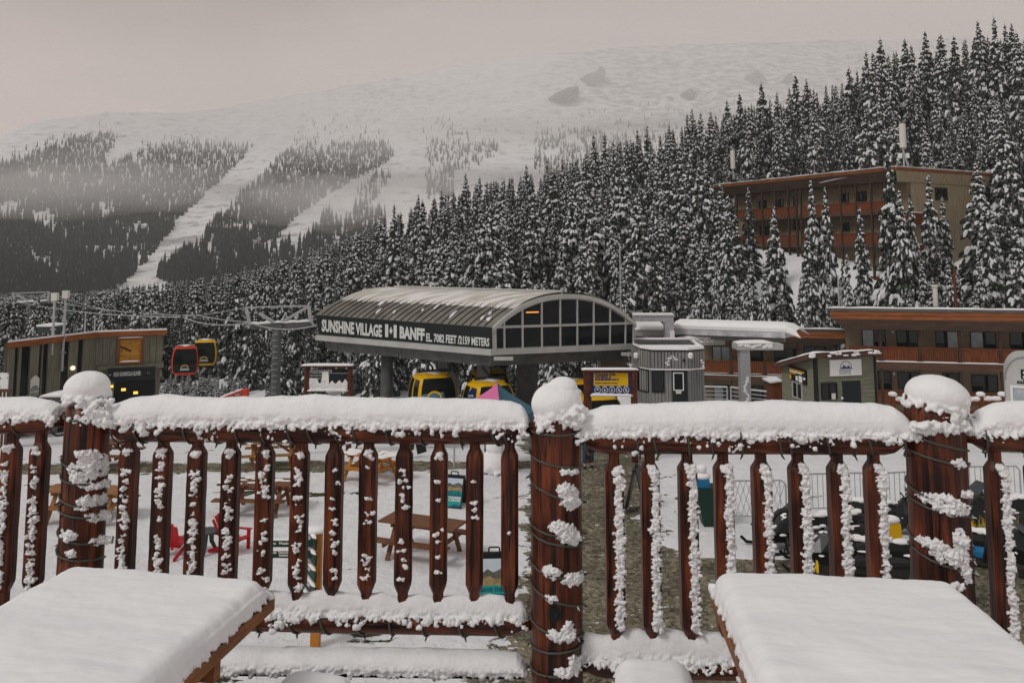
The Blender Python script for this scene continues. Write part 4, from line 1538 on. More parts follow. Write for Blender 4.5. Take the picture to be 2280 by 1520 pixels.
M['sage'] = mat('sage', (.165, .172, .122), .8, (.22, .225, .165), scale=(.6, .6, 5), nscale=2.5, detail=5, spec=.15)
M['sage_gold'] = mat('sage_board', (.125, .122, .090), .85, (.20, .195, .15), scale=(5, 5, .5), nscale=2.5, detail=6, spec=.15)
M['corr'] = mat('corrugated', (.185, .187, .185), .55, (.29, .293, .29), scale=(1, 1, .15), nscale=3, detail=4, spec=.3)
M['roof_strip'] = mat('roof_strip', (.12, .108, .092), .5, (.21, .195, .17), scale=(1.2, 1.2, 1.2), nscale=.9, detail=3, spec=.35)
M['clockface'] = mat('clockface', (.30, .13, .016), .6, (.50, .25, .035), scale=(.4, .4, 9), nscale=2.0, detail=4)
M['clockframe'] = mat('clockframe', (.19, .055, .012), .6)
M['lettering'] = mat('lettering', (.62, .64, .62), .6)
M['tan'] = mat('tan', (.20, .155, .10), .8, (.24, .19, .13), nscale=2)
M['roof_snow'] = mat('roof_snow', (.80, .795, .80), .9, (.85, .85, .85), nscale=1.2, bump=.2, bscale=9, spec=.1, bdist=.02)
M['thin_snow'] = mat('thin_snow', (.44, .41, .36), .85, (.70, .685, .66), scale=(.5, 2.6, .5), nscale=1.2, detail=4, spec=.1, contrast=(.42, .6))
M['grime_snow'] = mat('grime_snow', (.34, .34, .35), .8, (.62, .62, .64), nscale=1.6, detail=5, spec=.15)

def gl(x, y):        # local ground level
    return gz(x, y) - .05

def window(parent, fr, px0, py0, px1, py1, d, frame='black', split=1, glass='glass_pane', deep=.05, lit=None, name='window'):
    xa, xb, z0, z1 = fr.rect(px0, py0, px1, py1, d)
    t = max(.035, (z1 - z0) * .045)
    m_ = MB()
    for a in ((xa, xa + t, z0, z1), (xb - t, xb, z0, z1), (xa + t, xb - t, z0, z0 + t), (xa + t, xb - t, z1 - t, z1)):
        fr.box(m_, *a, d - .02, d + deep)
    for i in range(1, split):
        xm = lerp(xa, xb, i / split)
        fr.box(m_, xm - t / 2, xm + t / 2, z0 + t, z1 - t, d - .02, d + deep)
    w_ = m_.build(name, frame, parent)
    for i in range(split):
        m_ = MB()
        a, b = lerp(xa, xb, i / split), lerp(xa, xb, (i + 1) / split)
        m_.quad(fr.p(a, z0, d + .012), fr.p(b, z0, d + .012), fr.p(b, z1, d + .012), fr.p(a, z1, d + .012))
        g = glass
        if lit and i in lit: g = lit[i]  # these panes take the painted reflection colour, they give no light
        m_.build('pane', g, w_)
    return w_
def boards(m_, fr, x0, x1, z0, z1, d0, d1, w_=.13, gap=.018, skip=0.0, rng=random):
    n = max(1, int((x1 - x0) / w_))
    st = (x1 - x0) / n
    for i in range(n):
        if rng.random() < skip: continue
        fr.box(m_, x0 + i * st + gap / 2, x0 + (i + 1) * st - gap / 2, z0, z1, d0, d1)
def snow_strip(fr, x0, x1, z, d0, d1, th=.10, step=.35, jag=.0, seed=0):
    """rounded layer of snow on a flat top"""
    m_ = MB()
    n = max(2, int((x1 - x0) / step))
    run = abs(d1 - d0)
    dropz = .10 * max(0.0, run - 1.0)
    prof = [(0, 0), (-.02, .45), (.10, .85), (.30, 1.0), (.70, 1.0), (.90, .85), (1.02, .45), (1, 0)]
    v = []
    for i in range(n + 1):
        x = lerp(x0, x1, i / n)
        k = (.85 + .35 * nz3((x, z, seed), .9)) * (1 if 0 < i < n else .55)
        for a, b in prof:
            v.append(fr.p(x, z + b * th * k - dropz * max(0.0, a), lerp(d1, d0, a) + jag * nz3((x, b, seed + 3), 2.5) * (1 if a < .2 else 0)))
    w_ = len(prof)
    fs = [(i * w_ + j, i * w_ + j + 1, (i + 1) * w_ + j + 1, (i + 1) * w_ + j) for i in range(n) for j in range(w_ - 1)]
    fs += [(i * w_ + w_ - 1, i * w_, (i + 1) * w_, (i + 1) * w_ + w_ - 1) for i in range(n)]
    fs += [tuple(range(w_ - 1, -1, -1)), tuple(range(n * w_, (n + 1) * w_))]
    m_.mesh(v, fs)
    return m_

# ------------------------------------------------------------------ lodge with balconies (right) and its middle wing
def balcony_block(name, label, pxa, Ya, pxb, Yb, roof_py, soff_py, rail_py, slab_py, px_ref, posts, wins, lows, floor2, left_skirt=True, bx=0.0, roof_over=.9, wall_d=-1.5, gap_panels=(), storeys=2):
    A, B = at(pxa, 700, Ya), at(pxb, 700, Yb)
    fr = Frame(A, B)
    L_ = fr.L
    base = Vector((A.x, A.y, gl(A.x, A.y)))
    T = thing(name, base, label, 'building')
    zr = fr.pix(px_ref, roof_py[0], roof_over)[1]           # top of the roof board
    zf = fr.pix(px_ref, roof_py[1], roof_over)[1]           # bottom of the fascia
    zs = fr.pix(px_ref, soff_py, 0)[1]
    zrt, zrb = fr.pix(px_ref, rail_py[0], 0)[1], fr.pix(px_ref, rail_py[1], 0)[1]
    zst, zsb = fr.pix(px_ref, slab_py[0], .1)[1], fr.pix(px_ref, slab_py[1], .1)[1]
    gnd = base.z - 1.2
    df = .10 * (7.5 - wall_d)
    m_ = MB()
    m_.hexa([fr.p(a, c - e, d) for c, e_ in ((gnd, 0), (zs + .05, 1)) for a, d, e in ((.15, wall_d, 0), (L_, wall_d, 0), (L_, wall_d - 7, e_ * df), (.15 + bx, wall_d - 7, e_ * df))])
    wl = m_.build('wall', 'beige', T)
    # roof with fascia and slanted skirt
    m_ = MB()
    x0 = -1.0 if left_skirt else 0
    df = .10 * (7.5 - wall_d)
    m_.hexa([fr.p(a, c - e, d) for c in (zf + .02, zr) for a, d, e in ((x0, roof_over - .06, 0), (L_ + .5, roof_over - .06, 0), (L_ + .5, wall_d - 7.5, df), (x0 + bx, wall_d - 7.5, df))])
    m_.cur = 0
    rf = m_.build('roof', 'soffit', T)
    m_ = MB()
    fr.box(m_, x0 - .02, L_ + .5, zf, lerp(zf, zr, .36), roof_over - .06, roof_over + .03)
    fr.box(m_, x0 - .02, L_ + .5, lerp(zf, zr, .40), lerp(zf, zr, .78), roof_over - .06, roof_over)
    if left_skirt:
        m_.hexa([fr.p(a, c - e, d) for c in (zf, lerp(zf, zr, .78)) for a, d, e in ((x0 - .06, roof_over, 0), (x0, roof_over, 0), (x0 + bx, wall_d - 7.5, df), (x0 + bx - .06, wall_d - 7.5, df))])
    m_.build('fascia', 'fascia', rf)
    m_ = MB()
    fr.box(m_, x0 - .03, L_ + .5, lerp(zf, zr, .80), zr + .02, roof_over - .10, roof_over + .05)
    m_.build('gutter', 'steel_dark', rf)
    m_ = MB()
    m_.quad(fr.p(x0 + .9, zs, .02), fr.p(L_ + .5, zs, .02), fr.p(L_ + .5, zf, roof_over - .08), fr.p(x0 + .02, zf, roof_over - .08))
    m_.quad(fr.p(x0 + .9 + bx, zs - df, wall_d - 7), fr.p(x0 + .9, zs, .02), fr.p(x0 + .02, zf, roof_over - .08), fr.p(x0 + .02 + bx, zf - df, wall_d - 7))
    m_.quad(fr.p(x0 + .9 + bx, zs, wall_d - 7), fr.p(L_ + .5, zs, wall_d - 7), fr.p(L_ + .5, zs, .02), fr.p(x0 + .9, zs, .02))
    m_.build('skirt', 'soffit', rf)
    snow_strip(fr, x0 + .02, L_ + .5, zr + .02, wall_d - 7.4 if not bx else -1.6, roof_over - .02, .16, seed=Ya).build('snow', 'roof_snow', rf, smooth=True)
    # posts, rails, slab
    pobj = []
    for px in posts:
        x = fr.pix(px, 760, 0)[0]
        m_ = MB()
        fr.box(m_, x - .075, x + .075, gnd, zs + .03, -.09, .06)
        m_.build('post', 'post_dark', T)
        pobj.append(x)
    xs = sorted([0.0] + pobj + [L_])
    rng = random.Random(int(Ya * 10))
    for i in range(len(xs) - 1):
        if xs[i + 1] - xs[i] < .5: continue
        m_ = MB()
        boards(m_, fr, xs[i] + .09, xs[i + 1] - .09, zrb, zrt - .07, -.04, .0, .125, .012 if i not in gap_panels else .05, rng=rng)
        fr.box(m_, xs[i] + .08, xs[i + 1] - .08, zrt - .07, zrt, -.08, .05)
        fr.box(m_, xs[i] + .08, xs[i + 1] - .08, zrb - .02, zrb + .05, -.075, -.04)
        rl = m_.build('balcony_rail', 'board_orange', T)
        snow_strip(fr, xs[i] + .15, xs[i + 1] - .15, zrb + .0, .0, .07, .035, .2, seed=i).build('snow', 'roof_snow', rl, smooth=True)
    m_ = MB()
    fr.box(m_, 0, L_, zsb, zst, wall_d, .10)
    sl = m_.build('balcony_floor', 'beam_brown', T)
    snow_strip(fr, .05, L_, zst, .0, .12, .05, .4, seed=3).build('snow', 'roof_snow', sl, smooth=True)
    for w_ in wins:
        window(T, fr, *w_[:4], wall_d + .01, split=w_[4], lit=w_[5] if len(w_) > 5 else None, name=w_[6] if len(w_) > 6 else 'window')
    for w_ in lows:
        window(T, fr, *w_[:4], wall_d + .01, split=w_[4], lit=w_[5] if len(w_) > 5 else None, name=w_[6] if len(w_) > 6 else 'window')
    for a, b, py0, py1 in floor2:
        xa, za = fr.pix(a, py0, 0)
        xb, zb = fr.pix(b, py1, 0)
        m_ = MB()
        z1, z0 = za, fr.pix(a, py1, 0)[1]
        boards(m_, fr, xa, xb, z0, z1 - .07, -.04, 0, .125, .012, rng=rng)
        fr.box(m_, xa, xb, z1 - .07, z1, -.08, .05)
        m_.build('balcony_rail', 'board_orange', T)
    return T, fr, wl, dict(zr=zr, zs=zs, zst=zst, wall_d=wall_d)
T, fr, wl, q = balcony_block('lodge', 'two storey brown lodge with orange board balconies and flat snowy roof at the right', 1884, 54.0, 2420, 51.2, (690, 713), 736, (774, 806), (808, 824), 2090,
    [1960, 2047, 2136, 2227, 2320],
    [(1919, 733, 1972, 772, 2, {0: 'painted_reflection'}), (1996, 735, 2044, 774, 1, None, 'balcony_door'), (2083, 737, 2135, 775, 2, {1: 'painted_reflection'}), (2160, 738, 2218, 776, 2, {0: 'painted_reflection'}), (2248, 738, 2305, 778, 1, None, 'balcony_door')],
    [(1955, 826, 1985, 868, 1, None, 'door'), (1999, 828, 2048, 866, 2), (2098, 830, 2136, 862, 1), (2163, 834, 2222, 873, 1)],
    [(1900, 2020, 866, 896), (2050, 2134, 870, 899), (2140, 2226, 873, 901)], gap_panels=(2,), bx=2.6)
def wall_light(parent, fr, px, py, d, s_=.10):
    x, z = fr.pix(px, py, d)
    m_ = MB()
    m_.lathe(fr.p(x, z - s_, d + .06), [(s_ * .5, 0), (s_ * .62, s_), (s_ * .8, s_ * 1.7)], 8)
    m_.build('wall_lamp', 'offwhite', parent)
wall_light(T, fr, 1987, 738, q['wall_d'])
wall_light(T, fr, 1990, 831, q['wall_d'])
# pipes and roof furniture of the lodge
x, z = fr.pix(2084, 688, -3)
m_ = MB()
m_.cyl(fr.p(x, q['zr'], -3), fr.p(x, q['zr'] + 1.25, -3), .15, n=12)
m_.cyl(fr.p(x, q['zr'] + 1.25, -3), fr.p(x, q['zr'] + 1.38, -3), .22, n=12)
m_.build('vent_pipe', 'offwhite', T, smooth=False)
T2, fr2, wl2, q2 = balcony_block('lodge_wing', 'lower middle wing of the brown lodge, partly hidden by grey lift steelwork', 1545, 60.5, 1862, 58.4, (732, 750), 762, (805, 833), (838, 849), 1700,
    [1560, 1626, 1701, 1776],
    [(1586, 770, 1626, 806, 2, {0: 'painted_reflection', 1: 'painted_reflection'}), (1671, 778, 1699, 806, 1), (1724, 775, 1773, 807, 2), (1789, 771, 1840, 803, 2)],
    [(1589, 857, 1634, 893, 2, {0: 'painted_reflection'}), (1672, 858, 1701, 895, 1)], [], left_skirt=False)

# ------------------------------------------------------------------ hotel on the hill
A, B = at(1590, 400, 98.7), at(1994, 372, 78.0)
fr = Frame(A, B)
Cc = at(2207, 386, 84.6)
fr2_ = Frame(B, Cc)
T = thing('hotel', (B.x, B.y, hz(B.x, B.y)), 'brown hotel with rows of orange balconies high among the spruces on the hill', 'building')
zr = at(1994, 372, 78.0).z
L_, W2 = fr.L, fr2_.L
deep = fr2_.X * W2
gnd = -6.5
BD, WD = -.9, -2.3           # balcony plane, wall plane
zs = fr.pix(1938, 407, BD)[1]
m_ = MB()
p0, p1 = fr.p(.6, 0, WD), fr.p(L_ - .5, 0, WD)
p1b = fr2_.p(.5, 0, -.55)
cor = [fr.p(.9, 0, WD), fr.p(L_ - .55, 0, WD), fr2_.p(W2 - .4, 0, -.55), fr.p(.9, 0, WD) + fr2_.X * (W2 - 1.2)]
m_.hexa([Vector((c_.x, c_.y, gnd)) for c_ in cor] + [Vector((c_.x, c_.y, zs)) for c_ in cor])
m_.build('wall', 'beige', T)
m_ = MB()                   # plywood side wall, a skin proud of the core
fr2_.box(m_, 2.6, W2 - .35, gnd, zs - .1, -.75, -.42)
m_.build('side_wall', 'ply', T)
m_ = MB()
cor = [fr.p(0, 0, 0), fr.p(L_, 0, 0), fr2_.p(W2, 0, 0), fr.p(0, 0, 0) + fr2_.X * W2]
m_.hexa([Vector((c_.x, c_.y, zr - .28)) for c_ in cor] + [Vector((c_.x, c_.y, zr)) for c_ in cor])
rf = m_.build('roof', 'soffit', T)
m_ = MB()
for f_, l_ in ((fr, L_), (fr2_, W2)):
    f_.box(m_, -.03, l_ + .03, zr - .26, zr - .02, 0.0, .05)
    f_.box(m_, -.03, l_ + .03, zr - .13, zr + .02, .05, .09)
m_.build('fascia', 'fascia', rf)
m_ = MB()
m_.quad(fr.p(.9, zs, BD), fr.p(L_ - .9, zs, BD), fr.p(L_ - .02, zr - .28, -.02), fr.p(.02, zr - .28, -.02))
m_.quad(fr.p(.9, zs, BD - 8), fr.p(.9, zs, BD), fr.p(.02, zr - .28, -.02), fr.p(.02, zr - .28, -8))
m_.quad(fr.p(.9, zs, WD - .5), fr.p(L_ - .9, zs, WD - .5), fr.p(L_ - .9, zs, BD), fr.p(.9, zs, BD))
m_.build('skirt', 'soffit', rf)
m_ = MB()
zs2 = fr2_.pix(2100, 410, -.3)[1]
m_.quad(fr2_.p(.5, zs2, -.3), fr2_.p(W2 - .3, zs2, -.3), fr2_.p(W2 - .02, zr - .28, -.02), fr2_.p(.02, zr - .28, -.02))
m_.quad(fr2_.p(.5, zs2, -1), fr2_.p(W2 - .3, zs2, -1), fr2_.p(W2 - .3, zs2, -.3), fr2_.p(.5, zs2, -.3))
m_.build('side_fascia', 'ply', rf)
m_ = snow_strip(fr, .0, L_ - .0, zr, -11, .06, .34, .5, jag=.12, seed=4)
m_.build('snow', 'roof_snow', rf, smooth=True)
m_ = snow_strip(fr2_, .05, W2 - .05, zr + .01, -9, .05, .26, .5, jag=.1, seed=6)
m_.build('snow', 'roof_snow', rf, smooth=True)
hp = []
for px in (1607, 1640, 1668, 1697, 1726, 1755, 1773, 1783, 1840, 1872, 1906, 1940, 1972):
    x = fr.pix(px, 450, BD)[0]
    hp.append(x)
    m_ = MB()
    fr.box(m_, x - .09, x + .09, gnd + 1, zs + .25, BD - .12, BD + .08)
    m_.build('post', 'post_dark', T)
def hrow(py_ref, ref_px, hgt):
    return fr.pix(ref_px, py_ref, BD)[1]
levels = [(fr.pix(1938, 449, BD)[1], fr.pix(1938, 471, BD)[1]), (fr.pix(1907, 519, BD)[1], fr.pix(1907, 542, BD)[1]), (fr.pix(1685, 609, BD)[1], fr.pix(1685, 629, BD)[1])]
x_lo = fr.pix(1640, 480, BD)[0]
for zt_, zb_ in levels:
    for i in range(1, len(hp) - 1):
        a, b = hp[i], hp[i + 1]
        if b - a < .6: continue
        m_ = MB()
        fr.box(m_, a + .1, b - .1, zb_ + .04, zt_ - .08, BD - .05, BD)
        fr.box(m_, a + .1, b - .1, zt_ - .08, zt_, BD - .09, BD + .06)
        m_.build('balcony_rail', 'board_orange', T)
    m_ = MB()
    fr.box(m_, x_lo, L_ - .9, zb_ - .32, zb_ + .02, WD, BD - .02)
    m_.build('balcony_floor', 'beam_brown', T)
for px0, py0, px1, py1, sp in ((1690, 446, 1707, 470, 1), (1729, 443, 1745, 463, 1), (1767, 436, 1776, 460, 1), (1875, 430, 1890, 450, 2), (1910, 426, 1930, 448, 2), (1655, 500, 1672, 526, 1), (1692, 504, 1712, 528, 1), (1768, 490, 1780, 512, 1), (1877, 496, 1892, 515, 2), (1700, 572, 1722, 605, 1), (1660, 565, 1676, 600, 1), (1800, 500, 1826, 530, 1)):
    window(T, fr, px0, py0, px1, py1, WD + .02, split=sp, deep=.08)
for px0, py0, px1, py1 in ((2082, 418, 2109, 446), (2188, 419, 2216, 448), (2085, 490, 2110, 514), (2138, 582, 2166, 610)):
    window(T, fr2_, px0, py0, px1, py1, -.40, split=2, deep=.06, lit={0: 'painted_reflection', 1: 'painted_reflection'} if py0 > 550 else None)
# small side balconies by the corner
for py0, py1 in ((474, 500), (545, 570)):
    xa, xb, z0, z1 = fr2_.rect(2018, py0, 2058, py1, .2)
    m_ = MB()
    fr2_.box(m_, xa, xb, z0, z1, -.3, .2)
    o = m_.build('balcony_rail', 'board_orange', T)
    snow_strip(fr2_, xa, xb, z1, -.3, .2, .1, .2).build('snow', 'roof_snow', o, smooth=True)
# panel antennas on the hotel roof
def panel_antenna(px, py0, py1, Y, w_, label, side=True):
    b, t = at(px, py1, Y), at(px, py0, Y)
    zb = zr + .1
    S = thing('panel_antenna', (b.x, b.y, zb), label, 'antenna', 'pale antennas on the hotel roof')
    m_ = MB()
    m_.cyl((b.x, b.y, t.z), (b.x, b.y, b.z), w_, n=16)
    m_.build('radome', 'offwhite', S, smooth=False)
    m_ = MB()
    m_.cyl((b.x, b.y, b.z), (b.x, b.y, zb), .07, n=8)
    for a in range(3):
        an = a * 2.09 + .5
        m_.beam((b.x + .9 * math.cos(an), b.y + .9 * math.sin(an), zb), (b.x, b.y, lerp(zb, b.z, .8)), .06, .06)
    m_.build('mast', 'galv', S)
    if side:
        for s_ in (-1, 1):
            m_ = MB()
            m_.box((b.x + s_ * .34, b.y, lerp(zb, b.z, .62)), (.16, .12, .22))
            m_.build('radio_box', 'white', S)
    return S
panel_antenna(2011, 276, 329, 80.5, .30, 'tall pale antenna cylinder on the roof corner of the hill hotel')
panel_antenna(1632, 335, 376, 92.5, .24, 'shorter pale antenna cylinder at the left end of the hotel roof', False)
b, t = at(1813, 384, 90), at(1813, 357, 90)
m_ = MB()
m_.cyl((b.x, b.y, zr), t, .035, .02, 6)
tag(m_.build('whip_antenna', 'galv', None, loc=(b.x, b.y, zr)), 'thin whip antenna on the middle of the hotel roof', 'antenna')
def pole(px, py0, py1, Y, r, mat_, name, label, cat, r1=None):
    t, b = at(px, py0, Y), at(px, py1, Y)
    m_ = MB()
    m_.cyl((t.x, t.y, b.z), t, r, r1 or r * .8, 8)
    return tag(m_.build(name, mat_, None, loc=(t.x, t.y, b.z), smooth=False), label, cat), t, b
pole(2124, 598, 712, 62, .10, 'board_orange', 'utility_pole', 'brown wooden pole rising behind the lodge roof', 'pole')
o, t, b = pole(1380, 545, 712, 60, .05, 'galv', 'weather_mast', 'thin frosted mast with a crossbar right of the lift station roof', 'mast')
m_ = MB()
m_.beam(at(1362, 606, 60), at(1396, 606, 60), .05, .05)
m_.build('crossbar', 'galv', o)
pole(1866, 614, 690, 57, .06, 'galv', 'slim_mast', 'frosted slim mast at the left end of the lodge roof', 'mast')
pole(1872, 640, 690, 57.5, .04, 'galv', 'slim_mast', 'short frosted rod just right of the slim mast on the lodge roof', 'mast')

# ------------------------------------------------------------------ lift station with the curved roof
c_fr, c_fl, c_rr = at(1095, 728.5, 38.0), at(703, 700.7, 44.0), at(1413, 719, 41.5)
P00, P10, P01 = c_fr, c_fl, c_rr                 # near corner, far left along the sign, far right along the glass front
P11 = Vector((c_fl.x + c_rr.x - c_fr.x, c_fl.y + c_rr.y - c_fr.y, c_fl.z + .02))
b00, b10, b01 = at(1096, 778, 38.0), at(711, 746, 44.0), at(1412, 766, 41.5)
b11 = Vector((b10.x + b01.x - b00.x, b10.y + b01.y - b00.y, b10.z))
base = Vector(((P00.x + P11.x) / 2, (P00.y + P11.y) / 2, gl(0, 42)))
T = thing('lift_station', base, 'grey gondola station with curved snowy roof and a black sign band along its side', 'building')
rise0, rise1 = at(1258, 654, 39.8).z - lerp(c_fr.z, c_rr.z, .47), at(865, 641.5, 46).z - lerp(P10.z, P11.z, .47)
def roofp(s, t, up=0.0):          # s across (sign side 0 .. far side 1), t along (near 0 .. far 1)
    a = P00.lerp(P10, t)
    b = P01.lerp(P11, t)
    f_ = 1 - abs(2 * s - 1) ** 2.3
    p = a.lerp(b, s)
    p.z += f_ * lerp(rise0, rise1, t) + up
    return p
def roofsheet(s0, s1, t0, t1, n, m__, up, jag=0.0, seed=0, thick=None):
    v = []
    for j in range(m__ + 1):
        t = lerp(t0, t1, j / m__)
        for i in range(n + 1):
            s = lerp(s0 + (jag * (.6 * nz3((t * 34, seed, 0), 1.0) + .6 * nz3((t * 90, seed, 4), 1.0)) if i == 0 else 0), s1, i / n)
            e = 1.0 if thick is None else min(1, (i / n) * 9 + .15)
            v.append(roofp(s, t, up * e))
    m_ = MB()
    m_.mesh(v, [(j * (n + 1) + i, (j + 1) * (n + 1) + i, (j + 1) * (n + 1) + i + 1, j * (n + 1) + i + 1) for j in range(m__) for i in range(n)])
    return m_
rf = roofsheet(0, 1, 0, 1, 28, 30, 0).build('roof', 'roof_strip', T, smooth=True)
m_ = MB()
for k in range(1, 27):
    t = k / 27
    pts = [roofp(lerp(.0, .30, i / 10), t, .02) for i in range(11)]
    m_.tube(pts, .028, 4)
m_.build('roof_seam', 'black', rf)
sn = roofsheet(.150, .99, .0, .985, 26, 200, .075, jag=.030, seed=2, thick=1)
sn.build('snow', 'thin_snow', rf, smooth=True)
m_ = MB()
a, b = roofp(.47, .0, .12), roofp(.47, .93, .12)
m_.tube([a.lerp(b, i / 8) for i in range(9)], .05, 6)
for i in range(9):
    p = a.lerp(b, i / 8)
    m_.cyl(p, p - Vector((0, 0, .12)), .03, n=6)
m_.build('ridge_rail', 'steel_pale', rf)
rng = random.Random(4)
m_ = MB()
for k in range(11):                   # slipped bits of snow
    t0 = rng.random() ** 1.6 * .8
    s0 = rng.uniform(.02, .12)
    ln_ = rng.uniform(.015, .07)
    m_.tube([roofp(s0 + ln_ * i / 4, t0 + .002 * i, .05) for i in range(5)], [.01, .06, .07, .05, .02], 5)
m_.build('snow', 'roof_snow', rf, smooth=True)
# arched end walls
def endframe(t):
    Aq, Bq = P00.lerp(P10, t), P01.lerp(P11, t)
    bA, bB = b00.lerp(b10, t), b01.lerp(b11, t)
    return Aq, Bq, bA, bB
Aq, Bq, bA, bB = endframe(0)
nrm = (Bq - Aq).cross(UP).normalized()
if nrm.y > 0: nrm = -nrm
n = 26
m_ = MB()
arc = [roofp(i / n, 0) for i in range(n + 1)]
def inset(i, k):
    s = i / n
    lo = bA.lerp(bB, s)
    return lo.lerp(arc[i], k)
m_.mesh([p + nrm * .03 for p in arc] + [bA.lerp(bB, i / n) + nrm * .03 for i in range(n + 1)], [(i, i + 1, n + 2 + i, n + 1 + i) for i in range(n)])
m_.mesh([p + nrm * .16 for p in arc] + [roofp(i / n, 0, -.20) + nrm * .16 for i in range(n + 1)] + [p - nrm * .02 for p in arc] + [roofp(i / n, 0, -.20) + nrm * .03 for i in range(n + 1)],
        [(i, i + 1, n + 2 + i, n + 1 + i) for i in range(n)] + [(i, 2 * n + 2 + i, 2 * n + 3 + i, i + 1) for i in range(n)] + [(n + 1 + i, n + 2 + i, 3 * n + 4 + i, 3 * n + 3 + i) for i in range(n)])
ew = m_.build('end_wall', 'steel_pale', T)
arcz = lambda s: (1 - abs(2 * s - 1) ** 2.3) * rise0
cols_lo = [.018, .075, .195, .325, .452, .572, .69, .81, .925, .985]
for i in range(len(cols_lo) - 1):         # lower row of panes
    s0, s1 = cols_lo[i] + .007, cols_lo[i + 1] - .007
    q = [bA.lerp(bB, s0), bA.lerp(bB, s1), Aq.lerp(Bq, s1), Aq.lerp(Bq, s0)]
    q2_ = [q[0].lerp(q[3], .06), q[1].lerp(q[2], .06), q[1].lerp(q[2], .98), q[0].lerp(q[3], .98)]
    m_ = MB()
    m_.poly([p + nrm * .055 for p in q2_])
    m_.build('pane', 'glass_dark', ew)
cols_up = [.075, .195, .325, .452, .572, .69, .81, .925]
for i in range(len(cols_up) - 1):
    s0, s1 = cols_up[i] + .008, cols_up[i + 1] - .008
    pts = [Aq.lerp(Bq, s0) + UP * .07, Aq.lerp(Bq, s1) + UP * .07]
    for k in range(7):
        s = lerp(s1, s0, k / 6)
        p = roofp(s, 0, -.26)
        if p.z > Aq.lerp(Bq, s).z + .075: pts.append(p)
    if len(pts) < 3: continue
    m_ = MB()
    m_.poly([p + nrm * .055 for p in pts])
    m_.build('pane', 'glass_dark', ew)
m_ = MB()
for s in cols_lo:
    top = roofp(s, 0, -.12) if .03 < s < .97 else Aq.lerp(Bq, s)
    m_.beam(bA.lerp(bB, s) + nrm * .075, top + nrm * .075, .075, .05, nrm)
m_.beam(Aq + nrm * .08, Bq + nrm * .08, .05, .09)
m_.build('mullion', 'steel_pale', ew)
x = at(1184, 691, 38.6)
m_ = MB()
p = Aq.lerp(Bq, .262) + UP * .62
dx = (Bq - Aq).normalized()
m_.box(p + nrm * .07, (.32, .01, .025), (dx, nrm, UP))
m_.build('lamp_tube', 'lamp_orange', ew)
# far end and far side closed
m_ = MB()
arc = [roofp(i / n, 1) for i in range(n + 1)]
m_.mesh(arc + [b10.lerp(b11, i / n) for i in range(n + 1)], [(i + 1, i, n + 1 + i, n + 2 + i) for i in range(n)])
m_.quad(P01, P11, b11, b01)
m_.quad(b00, b01, b11, b10)
m_.build('wall', 'steel', T)
# sign band
sd_ = (P00 - P10).normalized()
sn_ = sd_.cross(b10 - P10).normalized()
if sn_.y > 0: sn_ = -sn_
def proj(p):
    d = p - CAM
    z = d.y * _cp + d.z * _sp
    return CX + F * d.x / z, CY - F * (-d.y * _sp + d.z * _cp) / z
def sband(px, py, o=.05):
    lo, hi = 0.0, 1.0
    v_ = .5
    for _ in range(4):
        lo, hi = 0.0, 1.0
        for _k in range(26):
            m = (lo + hi) / 2
            q = P10.lerp(P00, m).lerp(b10.lerp(b00, m), v_)
            if proj(q)[0] < px: lo = m
            else: hi = m
        t_, e_ = P10.lerp(P00, lo), b10.lerp(b00, lo)
        y0, y1 = proj(t_)[1], proj(e_)[1]
        v_ = (py - y0) / (y1 - y0)
    return t_.lerp(e_, v_) + sn_ * o
m_ = MB()
v = []
for i in range(25):
    for j in range(5):
        v.append(P10.lerp(P00, i / 24).lerp(b10.lerp(b00, i / 24), j / 4) + sn_ * .02)
m_.mesh(v, [(i * 5 + j, i * 5 + j + 1, (i + 1) * 5 + j + 1, (i + 1) * 5 + j) for i in range(24) for j in range(4)])
sg = m_.build('sign_band', 'sign_dark', T)
m_ = MB()
def sign_text(body, px0, py0, px1, py1, hpx, bold=.02):
    """letters between two ends of their baseline"""
    probe = MB().text(body, (0, 0, 0), (1, 0, 0), (0, 0, 1), 1.0, (0, 0, 0), bold, depth=0)
    wv = max(v[0] for v in probe.v)
    hv = max(v[2] for v in probe.v)
    m_.mesh([sband(lerp(px0, px1, v[0] / wv), lerp(py0, py1, v[0] / wv) - hpx * v[2] / hv) for v in probe.v], probe.f)
sign_text("SUNSHINE VILLAGE", 718, 736, 852, 748.5, 26, .045)
sign_text("BANFF", 891, 751, 947, 757, 26, .05)
sign_text("EL. 7082 FEET /2159 METERS", 950, 758.5, 1091, 770, 18, .035)
for xa, xb in ((859, 866), (878, 885)):
    ya = 749.5 + (xa - 859) * .09
    m_.poly([sband(xa, ya), sband(xb, ya + .6), sband(xb, ya - 28), sband(xa, ya - 28.6)])
leaf = [(0, -1), (.08, -.35), (.62, -.42), (.52, -.1), (.98, .28), (.72, .36), (.78, .68), (.38, .52), (.3, .95), (.0, 1.35), (-.3, .95), (-.38, .52), (-.78, .68), (-.72, .36), (-.98, .28), (-.52, -.1), (-.62, -.42), (-.08, -.35)]
m_.poly([sband(872 + 4.2 * a, 738 - 9 * b) for a, b in leaf])
m_.build('lettering', 'lettering', sg)
